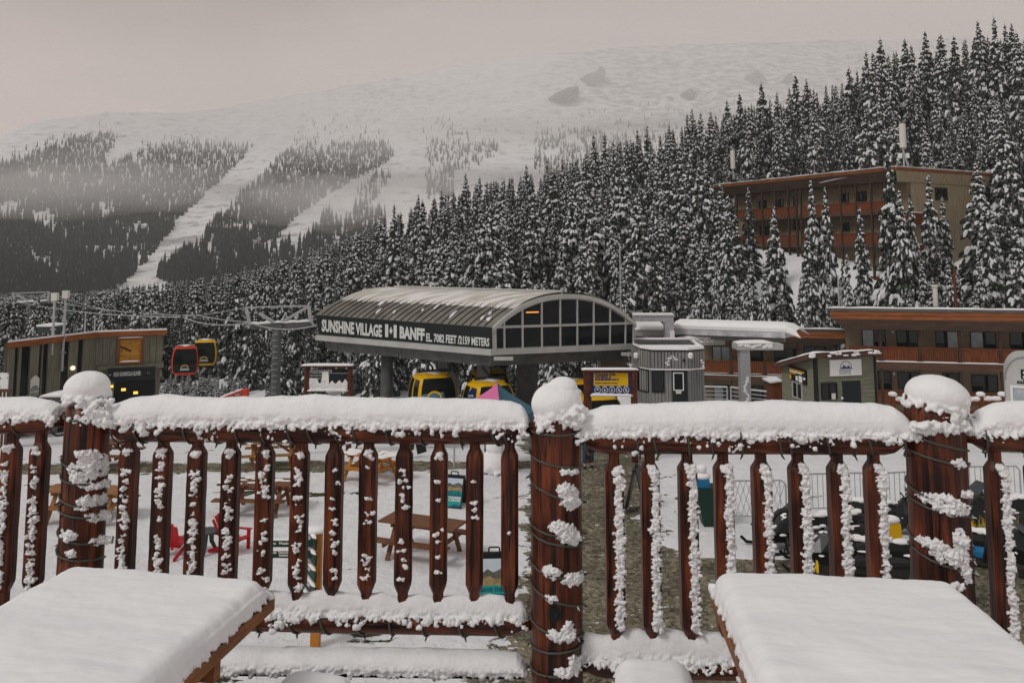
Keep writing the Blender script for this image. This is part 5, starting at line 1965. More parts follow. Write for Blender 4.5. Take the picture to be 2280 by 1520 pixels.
# lower trim, deck underside, girders
m_ = MB()
for a, b, dn in ((b10, b00, sn_), (b00, b01, nrm), (b01, b11, -sn_)):
    d_ = (b - a).normalized()
    m_.box((a + b) / 2 + dn * .10 - UP * .10, ((b - a).length / 2 + .08, .10, .12), (d_, dn.normalized(), d_.cross(dn).normalized()))
m_.build('trim', 'steel_pale', T)
m_ = MB()
cc = (b00 + b11) / 2
v_ = []
for p in (b00, b01, b11, b10):
    v_.append(cc.lerp(p, .93) - UP * .75)
for p in (b00, b01, b11, b10):
    v_.append(cc.lerp(p, .985) - UP * .12)
m_.hexa(v_)
m_.build('underside', 'steel_dark', T)
def col_px(px0, px1, py0, Y, mat_, round_=False, name='column'):
    a, b = at(px0, py0, Y), at(px1, py0, Y)
    c = (a + b) / 2
    r = (b.x - a.x) / 2
    m_ = MB()
    zb = gl(c.x, Y) - .3
    if round_: m_.cyl((c.x, c.y, zb), (c.x, c.y, a.z), r, n=20)
    else: m_.aabb((c.x - r, c.y - r, zb), (c.x + r, c.y + r, a.z))
    return m_.build(name, mat_, T, smooth=round_)
col_px(849, 876, 765, 43.2, 'steel_dark', True)
col_px(1150, 1196, 795, 41.5, 'steel_dark')
col_px(1001, 1022, 785, 45, 'steel', name='machine_cabinet')
col_px(1350, 1372, 785, 44, 'steel_dark')
m_ = MB()
a, b = at(1338, 825, 43), at(1396, 786, 43)
m_.aabb((a.x, 43, a.z), (b.x, 44.6, b.z))
m_.build('motor_box', 'tan', T)
m_ = MB()
a, b = at(1062, 845, 42), at(1090, 795, 42)
m_.aabb((a.x, 42, a.z), (b.x, 42.6, b.z))
a, b = at(975, 830, 44), at(1000, 785, 44)
m_.aabb((a.x, 44, a.z), (b.x, 44.8, b.z))
m_.build('machine_cabinet', 'steel', T)
rng = random.Random(3)
m_ = MB()
for k in range(9):
    px = rng.uniform(985, 1060)
    a, b = at(px, 788, 43), at(px + rng.uniform(15, 70), 790, 43.5)
    m_.tube([a.lerp(b, i / 8) - UP * (math.sin(math.pi * i / 8) * rng.uniform(.4, 1.1)) for i in range(9)], .025, 5)
for k in range(6):
    px = rng.uniform(1240, 1330)
    a, b = at(px, 800, 42), at(px + rng.uniform(-40, 40), 820, 43)
    m_.tube([a.lerp(b, i / 8) - UP * (math.sin(math.pi * i / 8) * rng.uniform(.1, .6)) for i in range(9)], .03, 5)
m_.build('cable', 'black', T)
m_ = MB()
p = at(1121, 798, 37.6)
m_.box(p, (.42, .10, .07))
p = at(1395, 788, 40.6)
m_.box(p, (.25, .10, .07))
m_.build('floodlight', 'steel_pale', T)
# ladder by the column
m_ = MB()
for dx_ in (-.22, .22):
    a, b = at(1135, 800, 44), at(1135, 930, 44)
    m_.beam((a.x + dx_, a.y, a.z), (b.x + dx_, b.y, b.z), .05, .05)
for k in range(11):
    p = at(1135, 806 + k * 11, 44)
    m_.beam((p.x - .22, p.y, p.z), (p.x + .22, p.y, p.z), .03, .03)
m_.build('ladder', 'iron', T)

# ------------------------------------------------------------------ building with the wooden clock (left)
A, B, C_ = at(17, 768, 36.0), at(213, 745, 40.8), at(366, 740, 42.0)
zt = at(213, 739, 40.8).z
f1, f2 = Frame(A, B), Frame(B, C_)
T = thing('clock_building', (B.x, B.y, gl(B.x, B.y)), 'small sage green building with dark upright windows and a square wooden clock', 'building')
gnd = gl(B.x, B.y) - .5
back = (C_ - B) + Vector((-.3, 4.5, 0))
m_ = MB()
cor = [A + f1.n * -.16, B - Vector((0, .0, 0)) + f1.n * -.16, C_ + f2.n * -.16, Vector((A.x - 1.5, C_.y + 5, 0)) + Vector((2, 0, 0))]
m_.hexa([Vector((c_.x + (.22 if i == 2 else 0) * -1, c_.y, gnd)) for i, c_ in enumerate(cor)] + [Vector((c_.x, c_.y, zt - .05 - (.55 if i == 3 else 0))) for i, c_ in enumerate(cor)])
wl = m_.build('wall', 'sage_gold', T)
rng = random.Random(2)
m_ = MB()                    # battens of the clad front and side
zb2 = f2.pix(290, 812, 0)[1]
boards(m_, f2, .04, f2.L - .05, zb2, zt - .22, -.155, -.06, .28, .016, rng=rng)
m_.build('cladding', 'sage_gold', T)
m_ = MB()
for a, b in ((18, 33), (41, 48), (67, 87), (93, 96), (107, 137), (153, 173), (184, 213)):
    xa, xb = f1.pix(a, 800, -.06)[0], f1.pix(b, 800, -.06)[0]
    boards(m_, f1, xa, xb, gnd, zt - .22, -.155, -.06, .35, .012, rng=rng)
m_.build('cladding', 'sage_gold', T)
for a, b in ((33, 41), (48, 67), (87, 93), (96, 107), (137, 153), (173, 184)):
    xa, xb = f1.pix(a, 800, -.1)[0], f1.pix(b, 800, -.1)[0]
    m_ = MB()
    m_.quad(f1.p(xa, gnd, -.13), f1.p(xb, gnd, -.13), f1.p(xb, zt - .25, -.13), f1.p(xa, zt - .25, -.13))
    m_.build('window', 'glass_dark', T)
m_ = MB()
cor = [A + f1.n * .12 - f1.X * .15, B + (f1.n + f2.n).normalized() * .14, C_ + f2.n * .12 + f2.X * .12, cor[3] + Vector((.2, .2, 0))]
tl = lambda i: -.55 if i == 3 else 0
m_.hexa([Vector((c_.x, c_.y, zt - .24 + tl(i))) for i, c_ in enumerate(cor)] + [Vector((c_.x, c_.y, zt + tl(i))) for i, c_ in enumerate(cor)])
rf = m_.build('roof', 'fascia', T)
m_ = MB()
vv = [c_ for c_ in cor]
m_.hexa([Vector((c_.x, c_.y, zt + .005 + tl(i))) for i, c_ in enumerate(vv)] + [Vector((lerp(c_.x, -19, .01), lerp(c_.y, 42, .01), zt + .08 + tl(i))) for i, c_ in enumerate(vv)])
m_.build('snow', 'roof_snow', rf)
# overhang, sign and dark entrance
m_ = MB()
x0_, x1_, z0_, z1_ = f2.rect(216, 812, 364, 821, .05)
f2.box(m_, x0_, x1_, z0_, z1_, -.15, .06)
m_.build('ledge', 'sage_gold', T)
x0_, x1_, z0_, z1_ = f2.rect(238, 846, 345, 886, -.10)
m_ = MB()
m_.quad(f2.p(x0_, gnd, -.12), f2.p(x1_, gnd, -.12), f2.p(x1_, z1_, -.12), f2.p(x0_, z1_, -.12))
en = m_.build('entrance', 'glass_dark', T)
for px, py in ((247, 860), (275, 867), (302, 874)):
    x, z = f2.pix(px, py, -.09)
    m_ = MB()
    f2.box(m_, x - .10, x + .10, z - .06, z + .06, -.115, -.075)
    m_.build('wall_lamp', 'lamp', T)
x0_, x1_, z0_, z1_ = f2.rect(240, 818, 345, 847, .1)
S = thing('shop_sign', f2.p(x0_, z0_, .1), 'dark navy sign board with white lettering over the clock building entrance', 'sign')
m_ = MB()
f2.box(m_, x0_, x1_, z0_, z1_, .065, .12)
pn = m_.build('panel', 'sign_dark', S)
m_ = MB()
hh = (z1_ - z0_)
wd = (x1_ - x0_)
m_.text("OLD GONDOLA SLIVER", f2.p(x0_ + wd * .12, z0_ + hh * .40, .125), f2.X, UP, hh * .42, f2.n, .008, align='LEFT', squeeze=wd * .66 / (hh * .42 * 12.2))
f2.box(m_, x0_ + wd * .02, x0_ + wd * .07, z0_ + hh * .5, z0_ + hh * .55, .121, .128)
for sgn in (-1, 1):
    p = f2.p(x0_ + wd * .86, z0_ + hh * .5, .128)
    m_.beam(p, p + f2.X * (sgn * .05) + UP * .04, .02, .015)
m_.build('lettering', 'lettering', S)
# the clock
x0_, x1_, z0_, z1_ = f2.rect(262, 752, 318, 810, .05)
S = thing('wall_clock', f2.p(x0_, z0_, 0), 'square wooden plank clock with a brown frame and two dark hands', 'clock')
m_ = MB()
f2.box(m_, x0_ + .09, x1_ - .09, z0_ + .09, z1_ - .09, -.05, .06)
m_.build('clock_face', 'clockface', S)
m_ = MB()
for a in ((x0_, x0_ + .1, z0_, z1_), (x1_ - .1, x1_, z0_, z1_), (x0_ + .1, x1_ - .1, z0_, z0_ + .1), (x0_ + .1, x1_ - .1, z1_ - .1, z1_)):
    f2.box(m_, *a, -.055, .10)
cf = m_.build('clock_frame', 'clockframe', S)
cxm, czm = (x0_ + x1_) / 2, (z0_ + z1_) / 2
for dx_, dz_, w_ in ((-.47, .22, .045), (-.30, .165, .075)):
    m_ = MB()
    m_.beam(f2.p(cxm + .04, czm - .02, .075), f2.p(cxm + dx_, czm + dz_, .075), w_, .012, f2.n)
    m_.build('clock_hand', 'black', S)
m_ = MB()
for k in range(12):
    a = k * math.pi / 6
    r_ = .42 / max(abs(math.cos(a)), abs(math.sin(a)))
    m_.beam(f2.p(cxm + r_ * .82 * math.sin(a), czm + r_ * .82 * math.cos(a), .064), f2.p(cxm + r_ * .98 * math.sin(a), czm + r_ * .98 * math.cos(a), .064), .045 if k % 3 == 0 else .02, .008, f2.n)
m_.build('hour_mark', 'black', S)
snow_strip(f2, x0_, x1_, z1_, -.05, .1, .06, .15).build('snow', 'roof_snow', cf, smooth=True)
snow_strip(f2, x0_ + .1, x1_ - .1, z0_ + .1, .05, .11, .06, .15, seed=5).build('snow', 'roof_snow', cf, smooth=True)
# poster on the side wall, lamp, roof unit, masts
x0_, x1_, z0_, z1_ = f1.rect(67, 836, 87, 882, -.05)
S = thing('wall_poster', f1.p(x0_, z0_, 0), 'tall pale arched poster on the side wall of the clock building', 'poster')
m_ = MB()
pts = [(x0_, z0_), (x1_, z0_), (x1_, lerp(z0_, z1_, .82))] + [(lerp(x1_, x0_, i / 6), lerp(z0_, z1_, .82) + (z1_ - z0_) * .18 * math.sin(math.pi * i / 6)) for i in range(1, 6)] + [(x0_, lerp(z0_, z1_, .82))]
m_.poly([f1.p(a, b, -.045) for a, b in pts])
m_.build('paper', 'offwhite', S)
m_ = MB()
xm = (x0_ + x1_) / 2
m_.poly([f1.p(xm + (x1_ - x0_) * .5 * math.cos(a), lerp(z0_, z1_, .25) + (z1_ - z0_) * .28 * math.sin(a), -.040) for a in [math.pi * i / 10 for i in range(11)]])
m_.poly([f1.p(a, b, -.040) for a, b in ((x0_ + .02, z0_), (x1_ - .02, z0_), (x1_ - .02, lerp(z0_, z1_, .2)), (x0_ + .02, lerp(z0_, z1_, .2)))])
m_.build('print', 'steel', S)
x, z = f1.pix(160, 819, 0)
m_ = MB()
m_.lathe(f1.p(x, z - .1, .05), [(.05, 0), (.11, .06), (.11, .14), (.05, .2)], 10)
tag(m_.build('wall_lamp', 'lamp_white', None, loc=f1.p(x, z, 0)), 'small round white lamp lit on the side wall of the clock building', 'lamp')
a, b = at(82, 748, 40), at(117, 727, 40)
m_ = MB()
m_.aabb((a.x, 40, zt), (b.x, 41.2, b.z))
S = m_.build('roof_unit', mat('unit_green', (.05, .065, .06), .7), None, loc=(a.x, 40, zt))
tag(S, 'dark boxy vent unit on the roof of the clock building', 'vent')
m_ = MB()
m_.aabb((a.x - .04, 39.96, b.z), (b.x + .04, 41.24, b.z + .08))
m_.build('snow', 'roof_snow', S)
for px, bx, py0, py1, pyb, Y, lab in ((122, 5.5, 652, 669, 790, 38.4, 'left one of two box topped masts strapped to the clock building'), (146.5, 5.5, 647, 664, 826, 38.8, 'right, taller one of two box topped masts strapped to the clock building')):
    t, b = at(px, py1, Y), at(px, pyb, Y)
    S = thing('antenna_mast', (t.x, t.y, b.z), lab, 'mast', 'box topped masts at the clock building')
    m_ = MB()
    m_.cyl((t.x, t.y, b.z), t, .055, n=8)
    for k in range(3):
        m_.box((t.x, t.y, lerp(b.z, t.z, .25 + .22 * k)), (.11, .05, .03))
    m_.build('pole', 'galv', S)
    t2 = at(px, py0, Y)
    m_ = MB()
    m_.aabb((t.x - .13, t.y - .1, t.z), (t.x + .13, t.y + .1, t2.z))
    m_.build('antenna_box', 'offwhite', S)
for px, py0, lab in ((191, 693, 'thin frosted rod on the clock building roof near the masts'), (212, 703, 'thin frosted rod at the roof corner of the clock building')):
    pole(px, py0, 744, 41.2, .035, 'galv', 'roof_rod', lab, 'rod')

# ------------------------------------------------------------------ grey control hut
pts = [(1409, 39.6), (1424, 38.3), (1450, 37.6), (1532, 37.5), (1567, 38.0)]
W_ = [at(px, 800, Y) for px, Y in pts]
zt, zm, zb = at(1500, 781, 37.5).z, at(1500, 821, 37.5).z, gl(6, 38) - .2
T = thing('control_hut', (W_[2].x, W_[2].y, zb), 'grey corrugated lift control hut with a rounded corner and a dark glazed door', 'building')
m_ = MB()
bk = [Vector((W_[-1].x + .2, 42, 0)), Vector((W_[0].x + .4, 42, 0))]
foot = W_ + bk
m_.prism([Vector((p.x, p.y, zb)) for p in foot], (0, 0, zt - zb))
wl = m_.build('wall', 'corr', T)
m_ = MB()
for i in range(len(W_) - 1):
    f_ = Frame(W_[i], W_[i + 1])
    n = max(2, int(f_.L / .14))
    for k in range(n):
        xa = f_.L * k / n
        f_.box(m_, xa + .012, xa + f_.L / n - .03, zm, zt - .03, .004, .075)
    if i != 2:
        for k in range(n):
            xa = f_.L * k / n
            f_.box(m_, xa + .012, xa + f_.L / n - .03, zb, zm - .05, .003, .03)
f_ = Frame(W_[2], W_[3])
xd0, xd1 = f_.pix(1497, 850, .03)[0], f_.pix(1531, 850, .03)[0]
xw0, xw1 = f_.pix(1451, 850, .03)[0], f_.pix(1479, 850, .03)[0]
zw0, zw1 = f_.pix(1465, 873, .03)[1], f_.pix(1465, 823, .03)[1]
n = int(f_.L / .14)
for k in range(n):
    xa = f_.L * k / n
    if xd0 - .12 < xa < xd1: continue
    if xw0 - .12 < xa < xw1:
        f_.box(m_, xa + .012, xa + f_.L / n - .03, zb, zw0, .003, .03)
        continue
    f_.box(m_, xa + .012, xa + f_.L / n - .03, zb, zm - .05, .003, .03)
m_.build('cladding', 'corr', T)
m_ = MB()
tp = [p + Vector((0, -.12, 0)) for p in W_] + bk
m_.prism([Vector((p.x, p.y, zt)) for p in tp], (0, 0, .05))
rf = m_.build('roof', 'iron', T)
m_ = MB()
tpi = [Vector((lerp(p.x, 7.2, .10), max(p.y, 37.2) + .55, 0)) for p in W_] + bk
n_ = len(tp)
m_.mesh([Vector((p.x, p.y, zt + .05)) for p in tp] + [Vector((p.x, p.y + .03, zt + .15)) for p in tp] + [Vector((p.x, p.y, zt + .16 - .07 * max(0, p.y - 38))) for p in tpi], [(k * n_ + i, k * n_ + (i + 1) % n_, (k + 1) * n_ + (i + 1) % n_, (k + 1) * n_ + i) for k in (0, 1) for i in range(n_)] + [tuple(range(2 * n_, 3 * n_))])
m_.build('snow', 'roof_snow', rf)
m_ = MB()
for i in range(len(W_) - 1):
    a, b = W_[i], W_[i + 1]
    m_.beam(Vector((a.x, a.y - .08, zm - .02)), Vector((b.x, b.y - .08, zm - .02)), .05, .05)
m_.build('snow', 'roof_snow', wl)
m_ = MB()
zd = zm - .06
f_.box(m_, xd0, xd1, zb, zd, .0, .05)
dr = m_.build('door', 'sign_dark', T)
window(dr, f_, 1499, 829, 1522, 869, .06, frame='white', name='pane_frame', glass='glass_dark')
m_ = MB()
x0_, x1_, z0_, z1_ = f_.rect(1505, 869, 1517, 876, .07)
f_.box(m_, x0_, x1_, z0_, z1_, .05, .058)
m_.build('notice', 'white', dr)
window(T, f_, 1451, 823, 1479, 873, .012, split=1, deep=.06)
fa = Frame(W_[1], W_[2])
window(T, fa, 1421, 820, 1446, 871, .012, split=1, deep=.06)
for f__, px, py in ((fa, 1418, 792), (f_, 1537, 792)):
    x, z = f__.pix(px, py, .1)
    m_ = MB()
    m_.lathe(f__.p(x, z - .12, .14), [(.06, 0), (.11, .05), (.12, .2), (.05, .27)], 10)
    m_.build('wall_lamp', 'white', T)
x, z = f_.pix(1523, 802, .1)
m_ = MB()
m_.ball(f_.p(x, z, .10), .07, 2)
m_.build('speaker', 'iron', T)
rng = random.Random(5)
m_ = MB()
for px, py in ((1486, 810), (1491, 800), (1498, 797), (1505, 797), (1565, 804), (1563, 817)):
    for k in range(5):
        x, z = f_.pix(px + rng.uniform(-4, 4), py + rng.uniform(-4, 4), .09)
        m_.ball(f_.p(x, z, .08), (rng.uniform(.02, .06), .02, rng.uniform(.02, .05)), 1)
m_.build('snow', 'snow', wl)

# ------------------------------------------------------------------ green ticket hut
A, B, C_ = at(1742, 850, 37.6), at(1819, 850, 34.2), at(1948, 850, 34.9)
f1, f2 = Frame(A, B), Frame(B, C_)
zb = gl(B.x, B.y) - .3
T = thing('ticket_hut', (B.x, B.y, zb), 'sage green plank hut with a sloping snowy roof and a white arch logo sign', 'building')
zA, zB, zC = at(1742, 808, 37.6).z, at(1815, 785, 34.2).z, at(1948, 784, 34.9).z
D_ = Vector((A.x + (C_.x - B.x), A.y + (C_.y - B.y), 0))
m_ = MB()
ins = [A + f1.n * -.05, B + (f1.n + f2.n) * -.05, C_ + f2.n * -.05, D_]
m_.hexa([Vector((p.x, p.y, zb)) for p in ins] + [Vector((p.x, p.y, z - .04)) for p, z in zip(ins, (zA, zB, zC, zA + zC - zB))])
m_.build('wall', 'sage', T)
m_ = MB()
def lap(f_, zl, zr_, x0_=0.0, x1_=None):
    x1_ = f_.L if x1_ is None else x1_
    z = zb
    while z < max(zl, zr_) - .05:
        z1 = z + .16
        # clip under the slanting eave
        def xat(zz):
            return x0_ if zl == zr_ or zz < min(zl, zr_) else lerp(0, f_.L, (zz - zl) / (zr_ - zl))
        xa = max(x0_, xat(z1)) if zr_ > zl else x0_
        if xa < x1_ - .1:
            a, b, c, d = f_.p(xa, z, .03), f_.p(x1_, z, .03), f_.p(x1_, z1, .005), f_.p(xa, z1, .005)
            m_.quad(a, b, c, d)
            m_.quad(f_.p(xa, z, 0), f_.p(x1_, z, 0), b, a)
        z = z1
lap(f1, zA, zB)
lap(f2, zB, zC)
m_.build('cladding', 'sage', T)
m_ = MB()
m_.beam(Vector((B.x - .06, B.y - .05, zb)), Vector((B.x - .06, B.y - .05, zB - .02)), .16, .12)
m_.beam(Vector((C_.x + .02, C_.y - .03, zb)), Vector((C_.x + .02, C_.y - .03, zC)), .08, .1)
m_.build('corner_board', 'black', T)
rA, rB, rC = at(1721, 811, 37.9), at(1806, 788, 33.8), at(1960, 781, 34.5)
rD = Vector((rA.x + rC.x - rB.x, rA.y + rC.y - rB.y, rA.z + rC.z - rB.z))
m_ = MB()
m_.hexa([p + UP * -.16 for p in (rA, rB, rC, rD)] + [p.copy() for p in (rA, rB, rC, rD)])
rf = m_.build('roof', 'beam_brown', T)
m_ = MB()
k_ = 24
v = []
rng = random.Random(8)
for i in range(k_ + 1):
    for j in range(13):
        s_, t_ = i / k_, j / 12
        p = rB.lerp(rC, s_).lerp(rA.lerp(rD, s_), t_)
        jit = .10 * nz3((s_ * 9, 0, 1), 1.3) if j == 0 else 0
        e = min(1, min(t_, 1 - t_, s_, 1 - s_) * 12 + .12)
        v.append(p + UP * (.02 + .10 * e * (1 + .4 * nz3((s_ * 4, t_ * 4, 0), 1))) + Vector((0, -jit, 0)))
m_.mesh(v, [(i * 13 + j, (i + 1) * 13 + j, (i + 1) * 13 + j + 1, i * 13 + j + 1) for i in range(k_) for j in range(12)])
for k in range(22):
    s_ = rng.choice((rng.uniform(.0, .03), rng.uniform(.25, .52), rng.uniform(.6, .72), rng.uniform(.84, 1)))
    p = rB.lerp(rC, s_) + Vector((0, -.01, -rng.uniform(-.03, .12)))
    m_.ball(p, (rng.uniform(.05, .14), .05, rng.uniform(.03, .07)), 2)
m_.build('snow', 'roof_snow', rf, smooth=True)
m_ = MB()
x0_, x1_, z0_, z1_ = f2.rect(1877, 848, 1917, 905, .05)
f2.box(m_, x0_, x1_, zb, z1_, .0, .05)
dr = m_.build('door', 'sign_dark', T)
m_ = MB()
p = f2.p(x0_ - .06, z0_ + .35, .07)
m_.ball(p, .05, 2)
m_.build('door_light', 'white', T)
window(T, f2, 1829, 852, 1863, 889, .04, split=2, deep=.05)
window(T, f1, 1766, 851, 1787, 887, .04, split=2, deep=.05, frame='steel_pale')
m_ = MB()
x0_, x1_, z0_, z1_ = f2.rect(1850, 875, 1859, 888, .05)
f2.box(m_, x0_, x1_, z0_, z1_, .095, .10)
m_.build('notice', 'offwhite', T)
# white arch-logo sign
x0_, x1_, z0_, z1_ = f2.rect(1848, 800, 1918, 836, .08)
S = thing('logo_sign', f2.p(x0_, z0_, 0), 'white rectangular sign with a dark mountain arch logo on the green hut', 'sign')
m_ = MB()
f2.box(m_, x0_, x1_, z0_, z1_, .035, .09)
m_.build('panel', 'white', S)
m_ = MB()
xm, wd, hh = lerp(x0_, x1_, .5), x1_ - x0_, z1_ - z0_
zl = z0_ + hh * .43
ar = [(xm + wd * .18 * math.cos(math.pi * i / 14), zl + wd * .20 * math.sin(math.pi * i / 14)) for i in range(15)]
for (a, b), (c, d) in zip(ar[:-1], ar[1:]):
    m_.beam(f2.p(a, b, .094), f2.p(c, d, .094), .022, .006, f2.n)
m_.poly([f2.p(xm + wd * a, zl + hh * b, .094) for a, b in ((-.19, 0), (.19, 0), (.13, .10), (.08, .22), (.03, .10), (-.01, .14), (-.07, .26), (-.11, .12))])
m_.beam(f2.p(xm - wd * .22, zl - .02, .094), f2.p(xm + wd * .22, zl - .02, .094), .012, .006, f2.n)
m_.text("SUNSHINE", f2.p(xm - wd * .22, zl - hh * .18, .09), f2.X, UP, hh * .13, f2.n, .002, squeeze=wd * .44 / (hh * .13 * 5.6))
m_.text("ADAPTIVE", f2.p(xm - wd * .22, zl - hh * .33, .09), f2.X, UP, hh * .15, f2.n, .002, squeeze=wd * .44 / (hh * .15 * 5.4))
m_.build('logo', mat('logo_blue', (.05, .09, .16), .6), S)
# dark info board on the left wall
x0_, x1_, z0_, z1_ = f1.rect(1757, 818, 1794, 850, .08)
S = thing('info_board', f1.p(x0_, z0_, 0), 'black information board with yellow headline on the left wall of the green hut', 'sign')
m_ = MB()
f1.box(m_, x0_, x1_, z0_, z1_, .035, .09)
m_.build('panel', 'black', S)
wd, hh = x1_ - x0_, z1_ - z0_
m_ = MB()
f1.box(m_, x0_ + wd * .04, x0_ + wd * .92, z1_ - hh * .28, z1_ - hh * .19, .091, .097)
f1.box(m_, x0_ + wd * .04, x0_ + wd * .42, z1_ - hh * .52, z1_ - hh * .44, .091, .097)
f1.box(m_, x0_ + wd * .04, x0_ + wd * .14, z1_ - hh * .95, z1_ - hh * .62, .091, .097)
m_.build('headline', 'yellow', S)
m_ = MB()
f1.box(m_, x0_ + wd * .04, x0_ + wd * .78, z1_ - hh * .40, z1_ - hh * .31, .091, .097)
f1.box(m_, x0_ + wd * .42, x0_ + wd * .54, z1_ - hh * .92, z1_ - hh * .60, .091, .097)
f1.box(m_, x0_ + wd * .60, x0_ + wd * .80, z1_ - hh * .96, z1_ - hh * .52, .091, .097)
f1.box(m_, x0_ + wd * .85, x0_ + wd * .98, z1_ - hh * .70, z1_ - hh * .55, .091, .097)
m_.build('print', 'white', S)

# ------------------------------------------------------------------ grey lift steelwork right of the station
T = thing('parking_rail_shelter', (at(1600, 750, 44).x, 44, gl(9, 44)), 'long snow covered grey steel canopy on a gantry right of the station', 'canopy')
a0, a1 = at(1500, 742, 43.5), at(1748, 752, 40.5)
f_ = Frame(a0, a1)
zt_, zb_ = f_.pix(1500, 731, 0)[1], f_.pix(1500, 744, 0)[1]
m_ = MB()
n = 16
v = []
for i in range(n + 1):
    x = f_.L * i / n
    zc = lerp(f_.pix(1500, 731, 0)[1], f_.pix(1745, 739, 0)[1], i / n)
    zd = lerp(f_.pix(1500, 744, 0)[1], f_.pix(1745, 752.5, 0)[1], i / n)
    v += [f_.p(x, zd, 0), f_.p(x, zc, 0), f_.p(x, zc + .1, -1.7), f_.p(x, zd, -1.7)]
m_.mesh(v, [(i * 4 + j, i * 4 + (j + 1) % 4, (i + 1) * 4 + (j + 1) % 4, (i + 1) * 4 + j) for i in range(n) for j in range(4)] + [(3, 2, 1, 0), (4 * n, 4 * n + 1, 4 * n + 2, 4 * n + 3)])
cn = m_.build('canopy', 'grime_snow', T)
m_ = MB()
prof = [(0.02, 0.0), (.03, .16), (-.25, .33), (-.9, .42), (-1.5, .36), (-1.75, .1)]
v = []
for i in range(n + 1):
    x = f_.L * i / n
    zc = lerp(f_.pix(1500, 731, 0)[1], f_.pix(1745, 739, 0)[1], i / n)
    for d_, h_ in prof:
        v.append(f_.p(x, zc + h_ * (1 if i < n else .9), d_))
v2 = [f_.p(f_.L + (.75 if h_ < .2 else .45), f_.pix(1745, 739, 0)[1] - .25 + (h_ * .9 if h_ > .2 else 0), d_) for d_, h_ in prof]
v += v2
w_ = len(prof)
m_.mesh(v, [(i * w_ + j, i * w_ + j + 1, (i + 1) * w_ + j + 1, (i + 1) * w_ + j) for i in range(n + 1) for j in range(w_ - 1)])
m_.build('snow', 'roof_snow', cn, smooth=False)
m_ = MB()
m_.beam(f_.p(.1, zb_ - .12, -.6), f_.p(f_.L - .2, f_.pix(1745, 752.5, 0)[1] - .14, -.6), .22, .22)
m_.build('girder', 'steel', T)
m_ = MB()
a, b = at(1483, 766, 42.5), at(1500, 712, 42.5)
m_.aabb((a.x, 42.5, a.z), (b.x, 43.2, b.z))
a2, b2 = at(1412, 716, 42.5), at(1500, 702, 42.5)
m_.aabb((a2.x, 42.52, a2.z), (b2.x, 43.18, b2.z))
gn = m_.build('gantry', 'galv', T)
m_ = MB()
m_.aabb((a2.x, 42.45, b2.z), (b2.x, 43.2, b2.z + .08))
m_.aabb((a.x + .2, 42.44, a.z + .02), (b.x + .02, 42.5, a.z + .65))
m_.build('snow', 'roof_snow', gn)
m_ = MB()
a, b = at(1414, 748, 43.5), at(1483, 734, 43.5)
m_.aabb((a.x, 43.5, a.z), (b.x, 45.5, b.z))
cn2 = m_.build('canopy', 'steel_pale', T)
m_ = MB()
m_.prism([Vector((a.x, 43.45, b.z)), Vector((b.x, 43.45, b.z)), Vector((b.x - .18, 43.8, b.z + .34)), Vector((a.x, 43.8, b.z + .36))], (0, 1.7, 0))
m_.build('snow', 'roof_snow', cn2)
m_ = MB()
m_.cyl((a.x + 1.2, 44.5, gl(6, 44)), (a.x + 1.2, 44.5, a.z), .3, n=14)
m_.build('column', 'steel_dark', T)
def tee(px0, px1, py0, py1, Y, colpx, label, head):
    a, b = at(px0, py1, Y), at(px1, py0, Y)
    z0 = gl(b.x, Y) - .2
    S = thing('steel_pier', (at(sum(colpx) / 2, 800, Y).x, Y, z0), label, 'pier')
    m_ = MB()
    ca, cb = at(colpx[0], 780, Y), at(colpx[1], 780, Y)
    m_.aabb((ca.x, Y + .1, z0), (cb.x, Y + .1 + (cb.x - ca.x), a.z))
    cl = m_.build('column', 'galv', S)
    m_ = MB()
    m_.aabb((a.x, Y, a.z), (b.x, Y + .9, b.z))
    hd = m_.build('head_beam', 'steel_pale', S)
    ff = Frame(Vector((a.x, Y, 0)), Vector((b.x, Y, 0)))
    snow_strip(ff, .02, (b.x - a.x) * head, b.z, -.8, .03, .17, .3, seed=px0).build('snow', 'roof_snow', hd, smooth=True)
    m_ = MB()
    for k in range(16):
        x = random.uniform(0, (b.x - a.x) * .75)
        m_.ball((a.x + x, Y - .01, lerp(a.z, b.z, random.uniform(.35, 1))), (random.uniform(.06, .16), .03, random.uniform(.04, .09)), 2)
    m_.build('snow', 'roof_snow', hd, smooth=True)
    if py0 > 755:
        m_ = MB()
        for k in range(60):
            t_ = random.random()
            m_.ball((lerp(ca.x, cb.x, .5 + .2 * math.sin(t_ * 9) + random.uniform(-.12, .12)), Y + .10, lerp(at(1660, 895, Y).z, at(1660, 838, Y).z, t_)), (random.uniform(.03, .07), .025, random.uniform(.03, .06)), 1)
        m_.build('snow', 'snow', cl)
    return S
tee(1641, 1744, 766, 779, 40.0, (1649, 1671), 'grey steel pier with a wide snow capped head left of the green hut', .80)
tee(1517, 1614, 755, 768, 43.0, (1519, 1546), 'snow capped grey steel pier rising behind the control hut', .82)
